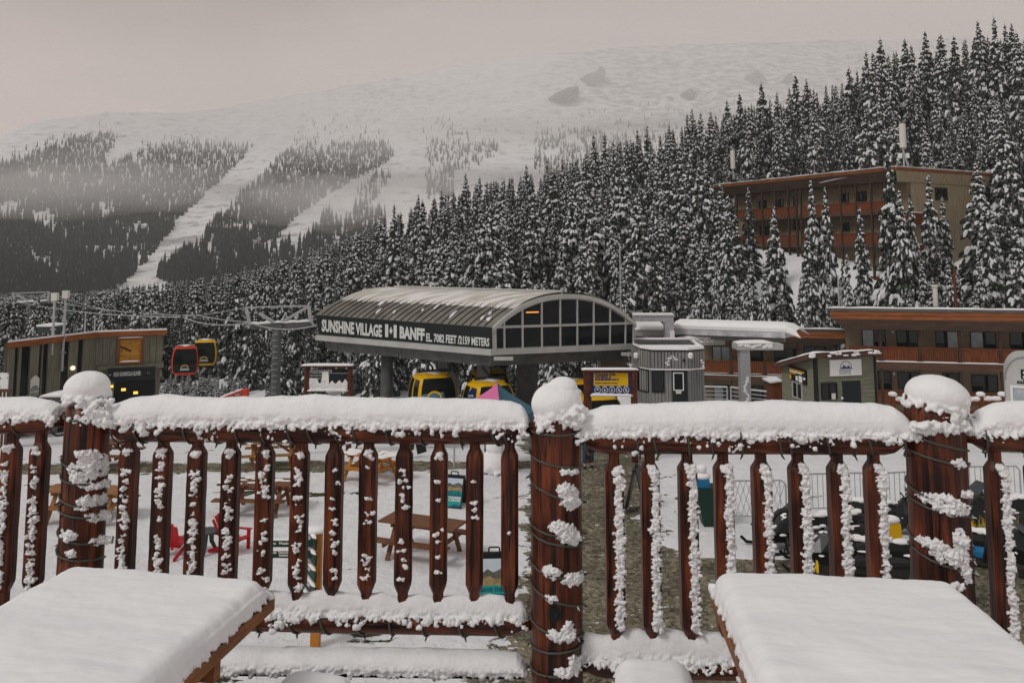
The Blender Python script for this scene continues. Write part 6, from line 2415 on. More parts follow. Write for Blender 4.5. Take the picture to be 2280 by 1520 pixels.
# metal guard rails in front of the wing
def guard(pts, Y, label, n_r=5, drop=40):
    P_ = [at(px, py, Y) for px, py in pts]
    S = thing('guard_rail', (P_[0].x, P_[0].y, P_[0].z - 1.4), label, 'railing', 'grey pipe guard rails below the lodge wing')
    m_ = MB()
    for k in range(n_r):
        for a, b in zip(P_[:-1], P_[1:]):
            m_.tube([a - UP * (.22 * k), b - UP * (.22 * k)], .03, 6)
    m_.build('rail', 'galv', S)
    for p in P_:
        m_ = MB()
        m_.cyl(p + UP * .02, p - UP * 1.5, .045, n=8)
        m_.build('post', 'galv', S)
    m_ = MB()
    for a, b in zip(P_[:-1], P_[1:]):
        m_.tube([a + UP * .03, b + UP * .03], .035, 6)
    m_.build('snow', 'roof_snow', S)
guard([(1568, 861), (1619, 862)], 50, 'grey pipe guard rail right of the control hut door')
guard([(1627, 862), (1652, 866), (1716, 873)], 49, 'grey pipe guard rail sloping down behind the steel pier')
a, b = at(1722, 895, 39), at(1741, 852, 39)
m_ = MB()
m_.aabb((a.x, 39, a.z - .6), (b.x, 40, b.z))
S = tag(m_.build('plank_shed', 'board_orange', None, loc=(a.x, 39, a.z - .6)), 'narrow orange plank shed squeezed against the left wall of the green hut', 'shed')
m_ = MB()
m_.hexa([Vector((a.x - .15, 38.9, b.z)), Vector((b.x, 38.9, b.z + .06)), Vector((b.x, 40.1, b.z + .06)), Vector((a.x - .15, 40.1, b.z)), Vector((a.x - .15, 38.9, b.z + .07)), Vector((b.x, 38.9, b.z + .15)), Vector((b.x, 40.1, b.z + .15)), Vector((a.x - .15, 40.1, b.z + .07))])
m_.build('snow', 'roof_snow', S)
# snowy log fence before the lodge
for pts, lab in (([(1988, 888), (2020, 890)], 'short snowy log fence left of the right-hand railing post'), ([(2150, 890), (2184, 888), (2232, 888)], 'snowy log fence in front of the lodge, right of the railing post')):
    P_ = [at(px, py, 40) for px, py in pts]
    S = thing('log_fence', P_[0] - UP * 1.3, lab, 'fence', 'snowy log fences before the lodge')
    for p in P_:
        m_ = MB()
        m_.cyl(p - UP * 1.6, p + UP * .12, .12, n=10)
        o = m_.build('post', 'board_orange', S)
        m_ = MB()
        m_.ball(p + UP * .22, (.2, .2, .12), 2)
        m_.build('snow', 'roof_snow', o, smooth=True)
    for a, b in zip(P_[:-1], P_[1:]):
        m_ = MB()
        for dz_ in (-.12, -.55):
            m_.cyl(a + UP * dz_, b + UP * dz_, .09, n=8)
        o = m_.build('rail', 'board_orange', S)
        m_ = MB()
        m_.tube([a.lerp(b, i / 6) + UP * (.02) for i in range(7)], [.06, .11, .12, .10, .12, .11, .06], 8)
        m_.build('snow', 'roof_snow', o, smooth=True)
# ================================================================== gondola cabins
def cabin(label, c, yaw, frame='yellow', w_=1.85, d_=1.75, h_=2.05, hanger=2.2, logo=True, group='gondola cabins'):
    """c: middle of the cabin floor"""
    T = thing('gondola_cabin', c, label, 'gondola', group)
    X = Vector((math.cos(yaw), math.sin(yaw), 0))
    Y = Vector((-math.sin(yaw), math.cos(yaw), 0))
    c = Vector(c)
    hs_ = [0, .04, .14, .30, .45, .60, .75, .88, .96, 1.0]
    ws_ = [.70, .80, .91, .985, 1.0, .985, .94, .86, .76, .60]
    def k(t): return float(np.interp(t, hs_, ws_))
    def pt(side, s, t, o=0.0):          # side 0 front, 1 right, 2 back, 3 left; s in -1..1
        a, b = w_ / 2 * k(t) + o, d_ / 2 * k(t) + o
        bow = .06 * (1 - s * s)
        q = {0: (s * a, -b - bow), 1: (a + bow, s * b), 2: (-s * a, b + bow), 3: (-a - bow, -s * b)}[side]
        return c + X * q[0] + Y * q[1] + UP * (h_ * t)
    m_ = MB()
    ts = [0, .03, .08, .14, .22, .3, .4, .5, .6, .7, .8, .88, .94, 1.0]
    ss = [-1, -.97, -.6, -.2, .2, .6, .97]
    v = []
    for t in ts:
        for sd_ in range(4):
            for s in ss:
                rr = .965 if abs(s) == 1 else 1
                p = pt(sd_, s, t)
                q = c + UP * (h_ * t)
                v.append(q + (p - q) * rr)
    n = 4 * len(ss)
    m_.mesh(v, [(i * n + j, i * n + (j + 1) % n, (i + 1) * n + (j + 1) % n, (i + 1) * n + j) for i in range(len(ts) - 1) for j in range(n)] + [tuple(range(n - 1, -1, -1)), tuple(range((len(ts) - 1) * n, len(ts) * n))])
    sh = m_.build('shell', frame, T, smooth=True)
    def patch(side, s0, s1, t0, t1, o, ns=7, ntt=9):
        q = MB()
        vv = [pt(side, lerp(s0, s1, i / ns), lerp(t0, t1, j / ntt), o) for j in range(ntt + 1) for i in range(ns + 1)]
        q.mesh(vv, [(j * (ns + 1) + i, j * (ns + 1) + i + 1, (j + 1) * (ns + 1) + i + 1, (j + 1) * (ns + 1) + i) for j in range(ntt) for i in range(ns)])
        return q
    for sd_ in (0, 2):
        g = patch(sd_, -.90, .90, .09, .94, .018).build('window', 'glass_dark', T, smooth=True)
        if sd_ == 0:
            patch(sd_, -.87, .87, .10, .40, .024).build('lower_panel', 'black', g, smooth=True)
            if logo:
                q = MB()
                arc = [(.30 * math.cos(math.pi * i / 10), .12 * math.sin(math.pi * i / 10)) for i in range(11)]
                L1 = [pt(0, a, .27 + b, .04) for a, b in arc]
                L2 = [pt(0, a * .76, .27 + b * .74, .04) for a, b in arc]
                q.mesh(L1 + L2, [(i, i + 1, 12 + i, 11 + i) for i in range(10)])
                q.build('logo', 'yellow', g)
                q = MB()
                q.poly([pt(0, a, .27 + b, .042) for a, b in ((-.26, 0), (.26, 0), (.16, .05), (.08, .02), (.0, .075), (-.1, .03))])
                q.build('logo', 'blue', g)
                q = MB()
                q.poly([pt(0, a, .27 + b, .042) for a, b in ((-.38, -.09), (.38, -.09), (.30, -.02), (-.30, -.02))])
                q.build('logo', 'steel_pale', g)
    for sd_ in (1, 3):
        for a, b in ((-.80, -.10), (.10, .80)):
            dr = patch(sd_, a, b, .08, .90, .014).build('door', 'black_gloss', T, smooth=True)
            patch(sd_, a + .12, b - .12, .42, .86, .022).build('pane', 'glass_dark', dr, smooth=True)
            patch(sd_, a + .2, b - .2, .14, .36, .022).build('ski_rack', 'steel', dr, smooth=True)
    m_ = MB()
    m_.box(c + UP * (h_ + .02), (w_ * .30, d_ * .30, .05), (X, Y, UP))
    rf = m_.build('roof', frame, T)
    m_ = MB()
    m_.ball(c + UP * (h_ + .04), (w_ * .33, d_ * .33, .07), 2)
    m_.build('snow', 'roof_snow', rf, smooth=True)
    m_ = MB()
    for s in (-1, 1):
        m_.beam(c + X * (s * w_ * .42) - Y * .25 + UP * (h_ + .13), c + X * (s * w_ * .12) - Y * .25 + UP * (h_ + .16), .06, .07)
    m_.beam(c - X * (w_ * .42) + UP * (h_ + .16), c + X * (w_ * .42) + UP * (h_ + .16), .07, .06)
    m_.build('rack', 'iron', T)
    m_ = MB()
    m_.tube([c + UP * (h_ + .1), c + UP * (h_ + .3), c + X * -.25 + UP * (h_ + .55), c + X * -.32 + UP * (h_ + 1.0), c + X * -.32 + UP * (h_ + hanger)], .05, 8)
    m_.build('hanger', 'iron', T, smooth=True)
    return T
def cabin_px(label, px, pyb, Y, yaw, **k):
    return cabin(label, at(px, pyb, Y), yaw, **k)
cabin_px('red gondola cabin hanging on the cable left of its yellow neighbour', 411, 832, 55, rad(20), frame='red', hanger=2.5, w_=1.55, d_=1.5, h_=1.72)
cabin_px('yellow gondola cabin hanging on the cable just behind the red one', 456, 811, 59, rad(14), frame='yellow', hanger=2.1, w_=1.55, d_=1.5, h_=1.62)
cabin_px('yellow gondola cabin parked under the station, left of the pink tent', 962, 930, 41.2, rad(24), hanger=.85)
cabin_px('yellow gondola cabin partly hidden behind the pink tent', 1087, 952, 39.2, rad(26), hanger=.8)
cabin_px('yellow framed gondola cabin high in the station behind the tent', 1087, 915, 43.5, rad(16), hanger=.7, logo=False)
cabin_px('dark fronted gondola cabin behind the middle railing post', 1267, 946, 40.5, rad(20), hanger=.75)
cabin_px('gondola cabin mostly hidden behind the blue and yellow notice', 1330, 982, 39.5, rad(18), hanger=.7)

# ================================================================== lift towers and ropes
def lift_tower(name, label, px, pyt, Y, polepx, arm, V, top, mat_='steel_dark'):
    c = at(px, pyt, Y)
    zb = min(hz(c.x, Y), gl(c.x, Y)) - .5
    T = thing('lift_tower', (c.x, c.y, zb), label, 'lift tower', 'gondola lift towers')
    r = (at(px + polepx / 2, pyt, Y).x - at(px - polepx / 2, pyt, Y).x) / 2
    m_ = MB()
    m_.cyl((c.x, c.y, zb), c, r * 1.1, r * .9, 14)
    pl = m_.build('pole', mat_, T, smooth=True)
    m_ = MB()
    n = int((c.z - zb) / .35)
    for k in range(n):
        z = zb + .35 * k
        m_.beam((c.x - .16, c.y - r - .08, z), (c.x + .16, c.y - r - .08, z), .03, .03)
    m_.build('ladder', 'galv', pl)
    a, b = at(arm[0], arm[1], Y), at(arm[2], arm[3], Y)
    m_ = MB()
    m_.beam(a, b, .30, .30)
    m_.box((c.x, c.y, c.z - .05), (.38, .3, .16))
    ar = m_.build('crossarm', mat_, T)
    ff = Frame(a, b)
    m_ = MB()
    m_.tube([a.lerp(b, i / 14) + UP * (.19 + .03 * math.sin(i * 2.1)) for i in range(15)], .11, 6)
    m_.build('snow', 'roof_snow', ar, smooth=True)
    m_ = MB()
    for x1, y1 in V:
        m_.beam(c, at(x1, y1, Y), .16, .16)
    m_.build('strut', 'galv', T)
    m_ = MB()
    ta, tb = at(top[0], top[1], Y), at(top[2], top[3], Y)
    m_.beam(ta, tb, .09, .09)
    m_.beam(a, ta, .14, .2)
    m_.beam(b, tb, .14, .2)
    m_.build('catwalk_frame', 'galv', T)
    for p in (a, b):
        m_ = MB()
        for s in (-1.1, -.4, .4, 1.1):
            m_.cyl(p + Vector((-.06, s, -.28)), p + Vector((.06, s, -.28)), .2, n=12)
        m_.beam(p + Vector((0, -1.4, -.12)), p + Vector((0, 1.4, -.12)), .1, .12)
        m_.build('sheave_train', 'iron', T)
    return T
lift_tower('lift_tower', 'grey lift tower with a wide snowy crossarm left of the station', 617.5, 722, 53, 21, (558, 728, 692, 722), ((577, 697), (684, 684)), (548, 684, 688, 681))
lift_tower('lift_tower', 'distant lift tower whose crossarm shows above the clock building', 72, 676, 74, 9, (37, 678, 106, 674), ((38, 656), (102, 655)), (29, 653, 110, 650))
def rope(pts, r, label, sag=.3, name='haul_rope'):
    m_ = MB()
    out = []
    for a, b in zip(pts[:-1], pts[1:]):
        for i in range(13):
            t = i / 12
            out.append(a.lerp(b, t) - UP * (sag * 4 * t * (1 - t)))
    m_.tube(out, r, 6)
    return tag(m_.build(name, 'galv', None, loc=pts[0]), label, 'rope', 'lift ropes')
rope([at(710, 716, 45), at(694, 712, 53), at(440, 702, 59), at(106, 668, 74), at(-200, 640, 95)], .032, 'frosted haul rope from the station past the near tower, right hand line')
rope([at(706, 724, 44.5), at(556, 718, 53), at(404, 706, 55), at(37, 672, 74), at(-260, 664, 95)], .032, 'frosted haul rope over the left arm of the near tower')
rope([at(-60, 652, 74), at(30, 651, 74), at(110, 652, 74), at(330, 702, 70), at(550, 683, 53)], .022, 'thin frosted line strung between the two lift towers')

# ================================================================== notice boards
def notice(px0, px1, py0, py1, Y, posts, roof, label, panel, yaw=0.0):
    a, b = at(px0, 850, Y), at(px1, 850, Y)
    fr = Frame(a, b)
    base = Vector(((a.x + b.x) / 2, Y, gl(0, Y)))
    T = thing('notice_board', base, label, 'notice board')
    x0, x1, z0, z1 = fr.rect(px0, py0, px1, py1)
    m_ = MB()
    fr.box(m_, x0, x1, z0, z1, -.03, .03)
    pn = m_.build('panel', panel, T)
    for q in posts:
        xa, xb = fr.pix(q[0], 850)[0], fr.pix(q[1], 850)[0]
        zt_ = fr.pix(q[0], q[2])[1]
        m_ = MB()
        m_.cyl(fr.p((xa + xb) / 2, gl(0, Y) - .3), fr.p((xa + xb) / 2, zt_), (xb - xa) / 2, n=14)
        m_.build('post', 'log_up', T, smooth=False)
    xa, xb, za, zb_ = fr.rect(*roof)
    m_ = MB()
    fr.box(m_, xa, xb, za - .05, za + .01, -.2, .16)
    rf = m_.build('roof_board', 'log_along', T)
    snow_strip(fr, xa, xb, za + .01, -.2, .17, max(.07, zb_ - za), .18, seed=px0).build('snow', 'roof_snow', rf, smooth=True)
    return T, fr, pn, (x0, x1, z0, z1)
T, fr, pn, (x0, x1, z0, z1) = notice(1312, 1408, 828, 880, 29, ((1299, 1317, 826), (1404, 1419, 826)), (1295, 829, 1421, 823), 'blue and yellow thank you notice board with a snowy roof behind the middle post', 'navy')
wd, hh = x1 - x0, z1 - z0
m_ = MB()
ya, yb, yc, yd = x0 + wd * .10, x0 + wd * .90, z0 + hh * .42, z1 - hh * .03
fr.box(m_, ya, yb, yc, yd, .031, .042)
yp = m_.build('yellow_panel', 'yellow', pn)
m_ = MB()
for i, tx in enumerate(("THANKS FOR", "HAVING A", "SUNSHINE DAY,")):
    m_.text(tx, fr.p(ya + wd * .035, yd - hh * (.115 + i * .105), .044), fr.X, UP, hh * .125, fr.n, .006, squeeze=1.18)
m_.text("HOPE TO SEE YOU SOON!", fr.p(ya + wd * .035, yd - hh * .46, .044), fr.X, UP, hh * .075, fr.n, .003, squeeze=1.1)
m_.build('lettering', 'navy', yp)
m_ = MB()
for i in range(5):
    cx = x0 + wd * (.19 + .165 * i)
    cz = z0 + hh * .24
    rr = hh * .125
    for k in range(18):
        a0_, a1_ = k * math.pi / 9, (k + 1) * math.pi / 9
        m_.beam(fr.p(cx + rr * math.cos(a0_), cz + rr * math.sin(a0_), .036), fr.p(cx + rr * math.cos(a1_), cz + rr * math.sin(a1_), .036), .016, .008, fr.n)
    if i >= 3:
        m_.beam(fr.p(cx - rr * .7, cz + rr * .7, .036), fr.p(cx + rr * .7, cz - rr * .7, .036), .018, .008, fr.n)
    q = [(-.3, -.4), (.3, -.4), (.2, .1), (.05, .2), (.12, .5), (-.12, .5), (-.05, .2), (-.2, .1)] if i != 0 else [(-.5, 0), (.5, 0), (.3, .35), (0, .5), (-.3, .35)]
    m_.poly([fr.p(cx + rr * a, cz + rr * b, .036) for a, b in q])
    fr.box(m_, cx - wd * .05, cx + wd * .05, z0 + hh * .385, z0 + hh * .40, .031, .036)
m_.build('icon', 'white', pn)
snow_strip(fr, x0, x1, z0 - .02, -.02, .10, .12, .12, seed=3).build('snow', 'roof_snow', pn, smooth=True)
T, fr, pn, (x0, x1, z0, z1) = notice(688, 775, 821, 868, 31, ((677, 690, 817), (773, 785, 817)), (673, 819, 787, 814), 'dark mountain status board between two brown posts, half plastered with snow', 'sign_dark')
wd, hh = x1 - x0, z1 - z0
m_ = MB()
m_.text("MOUNTAIN STATUS", fr.p(x0 + wd * .02, z1 - hh * .17, .035), fr.X, UP, hh * .20, fr.n, .003, squeeze=wd * .66 / (hh * .2 * 10.6))
fr.box(m_, x0 + wd * .01, x1, z1 - hh * .21, z1 - hh * .195, .031, .036)
m_.text("Reported by Sunshine Village", fr.p(x0 + wd * .02, z1 - hh * .34, .035), fr.X, UP, hh * .11, fr.n, .001, squeeze=.75)
m_.text("Lifts and Trails open today", fr.p(x0 + wd * .02, z1 - hh * .48, .035), fr.X, UP, hh * .11, fr.n, .001, squeeze=.75)
m_.build('lettering', 'lettering', pn)
m_ = MB()
v = []
prof = [(0, .62), (.22, .60), (.26, .36), (.33, .40), (.345, .95), (.50, .98), (.52, .30), (.60, .50), (.68, .30), (.78, .52), (.86, .36), (.93, .58), (1, .40)]
for a, b in prof:
    v += [fr.p(x0 + wd * a, z0, .034), fr.p(x0 + wd * a, z0 + hh * b * .92, .045)]
m_.mesh(v, [(2 * i, 2 * i + 2, 2 * i + 3, 2 * i + 1) for i in range(len(prof) - 1)])
rng = random.Random(6)
for k in range(70):
    a = rng.random()
    b = np.interp(a, [p[0] for p in prof], [p[1] for p in prof])
    m_.ball(fr.p(x0 + wd * a, z0 + hh * .92 * b * rng.uniform(.1, 1), .045), (rng.uniform(.02, .06), .02, rng.uniform(.015, .04)), 1)
m_.build('snow', 'roof_snow', pn)
snow_strip(fr, x0 - .03, x1 + .03, z0 - .03, -.02, .10, .09, .12, seed=8).build('snow', 'roof_snow', pn, smooth=True)

# ================================================================== tent, feather sign, red arm, white booth
pk = at(1107, 851, 27.5)
T = thing('tent', (pk.x, pk.y, gz(pk.x, pk.y)), 'pop-up tent with a pink and slate blue peaked canopy behind the railing', 'tent')
cs = [at(1118, 928, 25.6), at(1202, 912, 27.4), at(1100, 900, 29.4), at(1012, 914, 27.6)]
ze = sum(p.z for p in cs) / 4
cs = [Vector((p.x, p.y, ze)) for p in cs]
for k in range(4):
    m_ = MB()
    A, B = cs[k - 1], cs[k]
    n = 8
    v = []
    for i in range(n + 1):
        t = i / n
        for j in range(n + 1):
            s = j / n
            e = A.lerp(B, s)
            q = pk.lerp(e, t)
            q.z = pk.z + (ze - pk.z) * (t ** .80) - .12 * math.sin(math.pi * t) * 0 + .10 * math.sin(math.pi * s) * math.sin(math.pi * t * .9) * -1
            v.append(q)
    m_.mesh(v, [(i * (n + 1) + j, (i + 1) * (n + 1) + j, (i + 1) * (n + 1) + j + 1, i * (n + 1) + j + 1) for i in range(n) for j in range(n)])
    m_.quad(A, B, B - UP * .25, A - UP * .25)
    cn = m_.build('canopy', 'pink' if k in (0, 2) else 'tent_blue', T, smooth=True)
    if k in (0, 1):
        tag(cn, 'pink canopy panel' if k == 0 else 'slate blue canopy panel')
        nr = (A - pk).cross(B - pk).normalized()
        if nr.y > 0: nr = -nr
        m_ = MB()
        rng = random.Random(k)
        for q in range(26):
            t, s = rng.uniform(.50, .82), rng.uniform(.28, .72) if k == 0 else rng.uniform(.15, .6)
            e = A.lerp(B, s)
            p = pk.lerp(e, t)
            p.z = pk.z + (ze - pk.z) * (t ** .80) - .10 * math.sin(math.pi * s) * math.sin(math.pi * t * .9)
            p += nr * .04
            X = (B - A).normalized()
            Z = X.cross(nr).normalized()
            a = rng.random() * 6
            d1 = X * math.cos(a) + Z * math.sin(a)
            d2 = nr.cross(d1)
            m_.poly([p - d1 * .10, p + d2 * .03, p + d1 * .10, p - d2 * .03])
        m_.build('print', 'white', cn)
for p in cs:
    m_ = MB()
    m_.cyl((p.x, p.y, gz(p.x, p.y) - .1), p, .03, n=8)
    m_.build('leg', 'galv', T)
a = at(1047, 868, 29)
T = thing('feather_sign', (a.x, 29, gz(a.x, 29)), 'blue banner reading enter here beside the pink tent', 'sign')
fr = Frame(at(1041, 870, 29), at(1056, 870, 29))
m_ = MB()
z1, z0 = a.z, a.z - .95
m_.prism([fr.p(0, z0, 0), fr.p(.20, z0, 0), fr.p(.26, z1 - .05, 0), fr.p(.16, z1 + .06, 0), fr.p(.0, z1 - .1, 0)], fr.n * -.02)
pn = m_.build('panel', 'navy', T)
m_ = MB()
m_.text("ENTER", fr.p(.03, z1 - .22, .004), fr.X, UP, .09, fr.n, .003, squeeze=.62)
m_.text("HERE", fr.p(.04, z1 - .36, .004), fr.X, UP, .09, fr.n, .003, squeeze=.66)
m_.poly([fr.p(.12 + .07 * math.cos(math.pi * i / 8), z1 - .58 + .08 * math.sin(math.pi * i / 8), .006) for i in range(9)])
m_.build('lettering', 'white', pn)
m_ = MB()
m_.cyl((a.x, 29.02, gz(a.x, 29)), (a.x, 29.02, z1), .02, n=8)
m_.build('pole', 'galv', T)
# small yellow rimmed windshield of a cart behind the rail
p = at(968, 886, 33)
T = thing('snow_cart', (p.x, p.y, gz(p.x, 33)), 'teal cart with a yellow rimmed windshield showing over the railing snow', 'cart')
m_ = MB()
m_.hexa([p + Vector((-.62, -.3, -1.0)), p + Vector((.55, -.3, -1.0)), p + Vector((.55, .8, -1.0)), p + Vector((-.62, .8, -1.0)), p + Vector((-.55, -.2, .02)), p + Vector((.28, -.2, .12)), p + Vector((.28, .7, .12)), p + Vector((-.55, .7, .02))])
m_.build('body', 'tent_blue', T)
m_ = MB()
m_.tube([p + Vector((.02 + .24 * math.cos(math.pi * i / 10), -.22, .06 + .20 * math.sin(math.pi * i / 10))) for i in range(11)], .035, 6)
m_.build('windshield_rim', 'yellow', T)
for s in (-.4, .35):
    m_ = MB()
    m_.cyl(p + Vector((s, -.34, -1.05)), p + Vector((s, -.22, -1.05)), .3, n=16)
    m_.build('wheel', 'black', T)
# red tractor arm
p = at(505, 884, 40)
T = thing('loader_arm', (p.x, 40, gl(p.x, 40)), 'red snow dusted loader arm poking above the railing left of the status board', 'machine')
m_ = MB()
a, b = at(490, 888, 40), at(540, 869, 40)
m_.beam(a, b, .07, .08)
m_.beam(at(500, 890, 40.4), at(552, 877, 40.4), .07, .08)
m_.build('arm', 'red', T)
m_ = MB()
q = at(547, 874, 40.2)
m_.box(q, (.11, .2, .17))
m_.build('bracket', 'red', T)
m_ = MB()
m_.tube([a.lerp(b, i / 6) + UP * .075 for i in range(7)], [.02, .05, .04, .05, .03, .05, .02], 6)
m_.build('snow', 'roof_snow', T)
m_ = MB()
m_.aabb((p.x - .6, 39.5, gl(p.x, 40)), (p.x + 1.3, 41.5, p.z - .75))
m_.build('chassis', 'red', T)
# white booth at the right edge
fr = Frame(at(2238, 850, 31), at(2330, 850, 30.4))
zb = gl(20, 31) - .2
T = thing('booth', fr.p(0, zb), 'white rounded booth with a black square logo cut by the right edge', 'booth')
zt = fr.pix(2290, 796)[1]
x1 = fr.pix(2350, 850)[0]
zsh = fr.pix(2238, 845)[1]
pts = [(0, zb), (0, zsh)] + [(x1 * .5 * (1 - math.cos(a)) if False else lerp(0, x1 * .38, 1 - math.cos(a)), lerp(zsh, zt, math.sin(a))) for a in [math.pi / 2 * i / 7 for i in range(1, 8)]] + [(x1 * .62, zt)] + [(x1 - lerp(0, x1 * .38, 1 - math.cos(a)), lerp(zsh, zt, math.sin(a))) for a in [math.pi / 2 * (7 - i) / 7 for i in range(0, 8)]] + [(x1, zb)]
m_ = MB()
m_.prism([fr.p(a, b, 0) for a, b in pts], fr.n * -2.5)
sh = m_.build('shell', 'steel_pale', T)
m_ = MB()
for (a, b), (c, d) in zip(pts[1:-2], pts[2:-1]):
    m_.beam(fr.p(a, b, .01), fr.p(c, d, .01), .03, .04, fr.n)
m_.build('piping', 'steel', sh)
window(T, fr, 2252, 859, 2300, 960, .0, frame='white', glass='painted_reflection', name='door')
m_ = MB()
xa, xb, z0, z1 = fr.rect(2273, 823, 2300, 844, .02)
fr.box(m_, xa, xb, z0, z1, .004, .02)
lg = m_.build('logo', 'black', sh)
m_ = MB()
m_.text("S", fr.p(xa + .06, z0 + .03, .024), fr.X, UP, (z1 - z0) * 1.1, fr.n, .012, squeeze=1.2)
m_.build('lettering', 'white', lg)
m_ = MB()
xs, zs = fr.pix(2264, 853.5, .02)
m_.text("salomon", fr.p(xs, zs, .006), fr.X, UP, .20, fr.n, .006, squeeze=1.15)
m_.build('lettering', 'black', sh)
# bits at the far left
fr = Frame(at(-40, 850, 36), at(20, 850, 36))
m_ = MB()
x0, x1, z0, z1 = fr.rect(-40, 830, 18, 862)
fr.box(m_, x0, x1, z0 - 2.2, z1, -.05, .0)
S = tag(m_.build('map_board', 'white', None, loc=fr.p(x0, z0 - 2.2)), 'snow plastered white board at the left edge beside the clock building', 'sign')
m_ = MB()
rng = random.Random(12)
for k in range(16):
    m_.box(fr.p(rng.uniform(x0, x1), rng.uniform(z0, z1), .004), (rng.uniform(.02, .06), .003, rng.uniform(.01, .03)), (fr.X, fr.n, UP))
m_.build('print', 'steel_dark', S)
fr = Frame(at(-60, 880, 33), at(24, 880, 33))
S = thing('picket_fence', fr.p(0, gl(0, 33)), 'dark brown picket fence at the left edge below the white board', 'fence')
m_ = MB()
x1, zt = fr.pix(22, 866)
boards(m_, fr, 0, x1, gl(0, 33), zt - .1, -.03, 0, .13, .05)
m_.build('picket', 'beam_brown', S)
m_ = MB()
fr.box(m_, 0, x1 + .06, zt - .1, zt, -.06, .04)
m_.build('rail', 'beam_brown', S)
a, b = at(92, 893, 34), at(146, 879, 34)
m_ = MB()
m_.hexa([Vector((a.x, 34, a.z - .8)), Vector((b.x, 34, a.z - .8)), Vector((b.x, 36, a.z - .8)), Vector((a.x, 36, a.z - .8)), Vector((a.x, 34, b.z - .10)), Vector((b.x, 34, b.z - .05)), Vector((b.x, 36, b.z - .05)), Vector((a.x, 36, b.z - .1))])
S = tag(m_.build('storage_bin', 'steel_dark', None, loc=(a.x, 34, a.z - .8)), 'low storage bin with a thick snow lid just left of the left railing post', 'bin')
ff = Frame(Vector((a.x - .05, 34, 0)), Vector((b.x + .05, 34, 0)))
snow_strip(ff, 0, b.x - a.x + .1, b.z - .08, -2.0, .06, .2, .25).build('snow', 'roof_snow', S, smooth=True)

# ================================================================== the square below
M['wood_pale'] = mat('wood_pale', (.20, .085, .028), .6, (.36, .17, .06), scale=(1, 8, 8), nscale=3, detail=5, spec=.2)
M['wood_brown'] = mat('wood_brown', (.11, .042, .020), .6, (.20, .085, .040), scale=(8, 1, 8), nscale=3, detail=5, spec=.2)
M['wood_orange'] = mat('wood_orange', (.36, .125, .016), .55, (.50, .20, .03), scale=(8, 1, 8), nscale=3, detail=5, spec=.25)
def place(T, px, py, yaw, L_):
    p = onz(px, py)
    T.rotation_euler = (0, 0, yaw)
    T.location = p + Vector((math.sin(yaw) * -L_ / 2, math.cos(yaw) * L_ / 2, 0))
def thin_snow_on(T, top, benches, L_, W_=.75, k=.8, th=.03):
    m_ = MB()
    for i in range(int(30 * k)):
        m_.ball((random.uniform(-W_ / 2 + .05, W_ / 2 - .05), random.uniform(-L_ + .05, -.05), .752), (random.uniform(.05, .16), random.uniform(.06, .22), th * random.uniform(.3, 1)), 2)
    m_.build('snow', 'roof_snow', top, smooth=True)
T, top, b = picnic_table('brown picnic table with clear bench tops behind the lower part of the long railing', 1.85, .75, wood='wood_brown', group='picnic tables on the square')
place(T, 940, 1236, rad(68), 1.85)
T, top, b = picnic_table('brown picnic table seen side on, above the red chairs', 1.9, .75, wood='wood_brown', group='picnic tables on the square')
place(T, 572, 1137, rad(86), 1.9)
thin_snow_on(T, top, b, 1.9, k=.5)
T, top, b = picnic_table('bright orange picnic table in the middle of the square', 1.7, .80, wood='wood_orange', group='picnic tables on the square')
place(T, 822, 1066, rad(60), 1.7)
thin_snow_on(T, top, b, 1.7, .8, 1.5)
T, top, b = picnic_table('orange brown picnic table near the far lane of the square', 1.8, .80, wood='wood_pale', group='picnic tables on the square')
place(T, 604, 1034, rad(100), 1.8)
thin_snow_on(T, top, b, 1.8, .8, .8)
T, top, b = picnic_table('pale orange picnic table half hidden by the left railing post', 2.1, .75, wood='wood_pale', group='picnic tables on the square')
place(T, 190, 1155, rad(84), 2.1)
T, top, b = picnic_table('small dark picnic table by the far lane, right of the left railing post', 1.5, .7, wood='wood_brown', group='picnic tables on the square')
place(T, 250, 1036, rad(86), 1.5)

def adirondack(px, py, yaw, label):
    T = thing('adirondack_chair', (0, 0, 0), label, 'chair', 'red garden chairs on the square')
    # faces -y
    m_ = MB()
    n = 5
    for i in range(n):
        x = lerp(-.22, .22, i / (n - 1))
        hgt = .98 - .10 * (abs(x) / .22) ** 2
        m_.beam((x * .86, .22, .26), (x * 1.08, .52, hgt), .098, .022, Vector((0, -1, .3)))
    m_.build('backrest', 'chair_red', T)
    m_ = MB()
    for i in range(6):
        y = lerp(-.30, .24, i / 5)
        m_.box((0, y, .36 - .10 * i / 5), (.25, .045, .012))
    m_.build('seat', 'chair_red', T)
    for s in (-1, 1):
        m_ = MB()
        m_.hexa([Vector((s * .25, -.36, .52)), Vector((s * .40, -.36, .52)), Vector((s * .36, .40, .52)), Vector((s * .27, .40, .52)), Vector((s * .25, -.36, .545)), Vector((s * .40, -.36, .545)), Vector((s * .36, .40, .545)), Vector((s * .27, .40, .545))])
        m_.build('arm', 'chair_red', T)
        m_ = MB()
        m_.beam((s * .29, -.30, 0), (s * .29, -.30, .52), .035, .10, Vector((0, 1, 0)))
        m_.build('leg', 'chair_red', T)
        m_ = MB()
        m_.beam((s * .27, -.28, .33), (s * .27, .62, .02), .03, .11)
        m_.build('leg', 'chair_red', T)
    p = onz(px, py)
    T.location = p
    T.scale = (.80, .80, .80)
    T.rotation_euler = (0, 0, yaw)
    return T
adirondack(392, 1232, rad(172), 'red slatted garden chair with its back turned, left of the small grey table')
adirondack(519, 1226, rad(75), 'red slatted garden chair turned sideways, right of the small grey table')
p = onz(459, 1231)
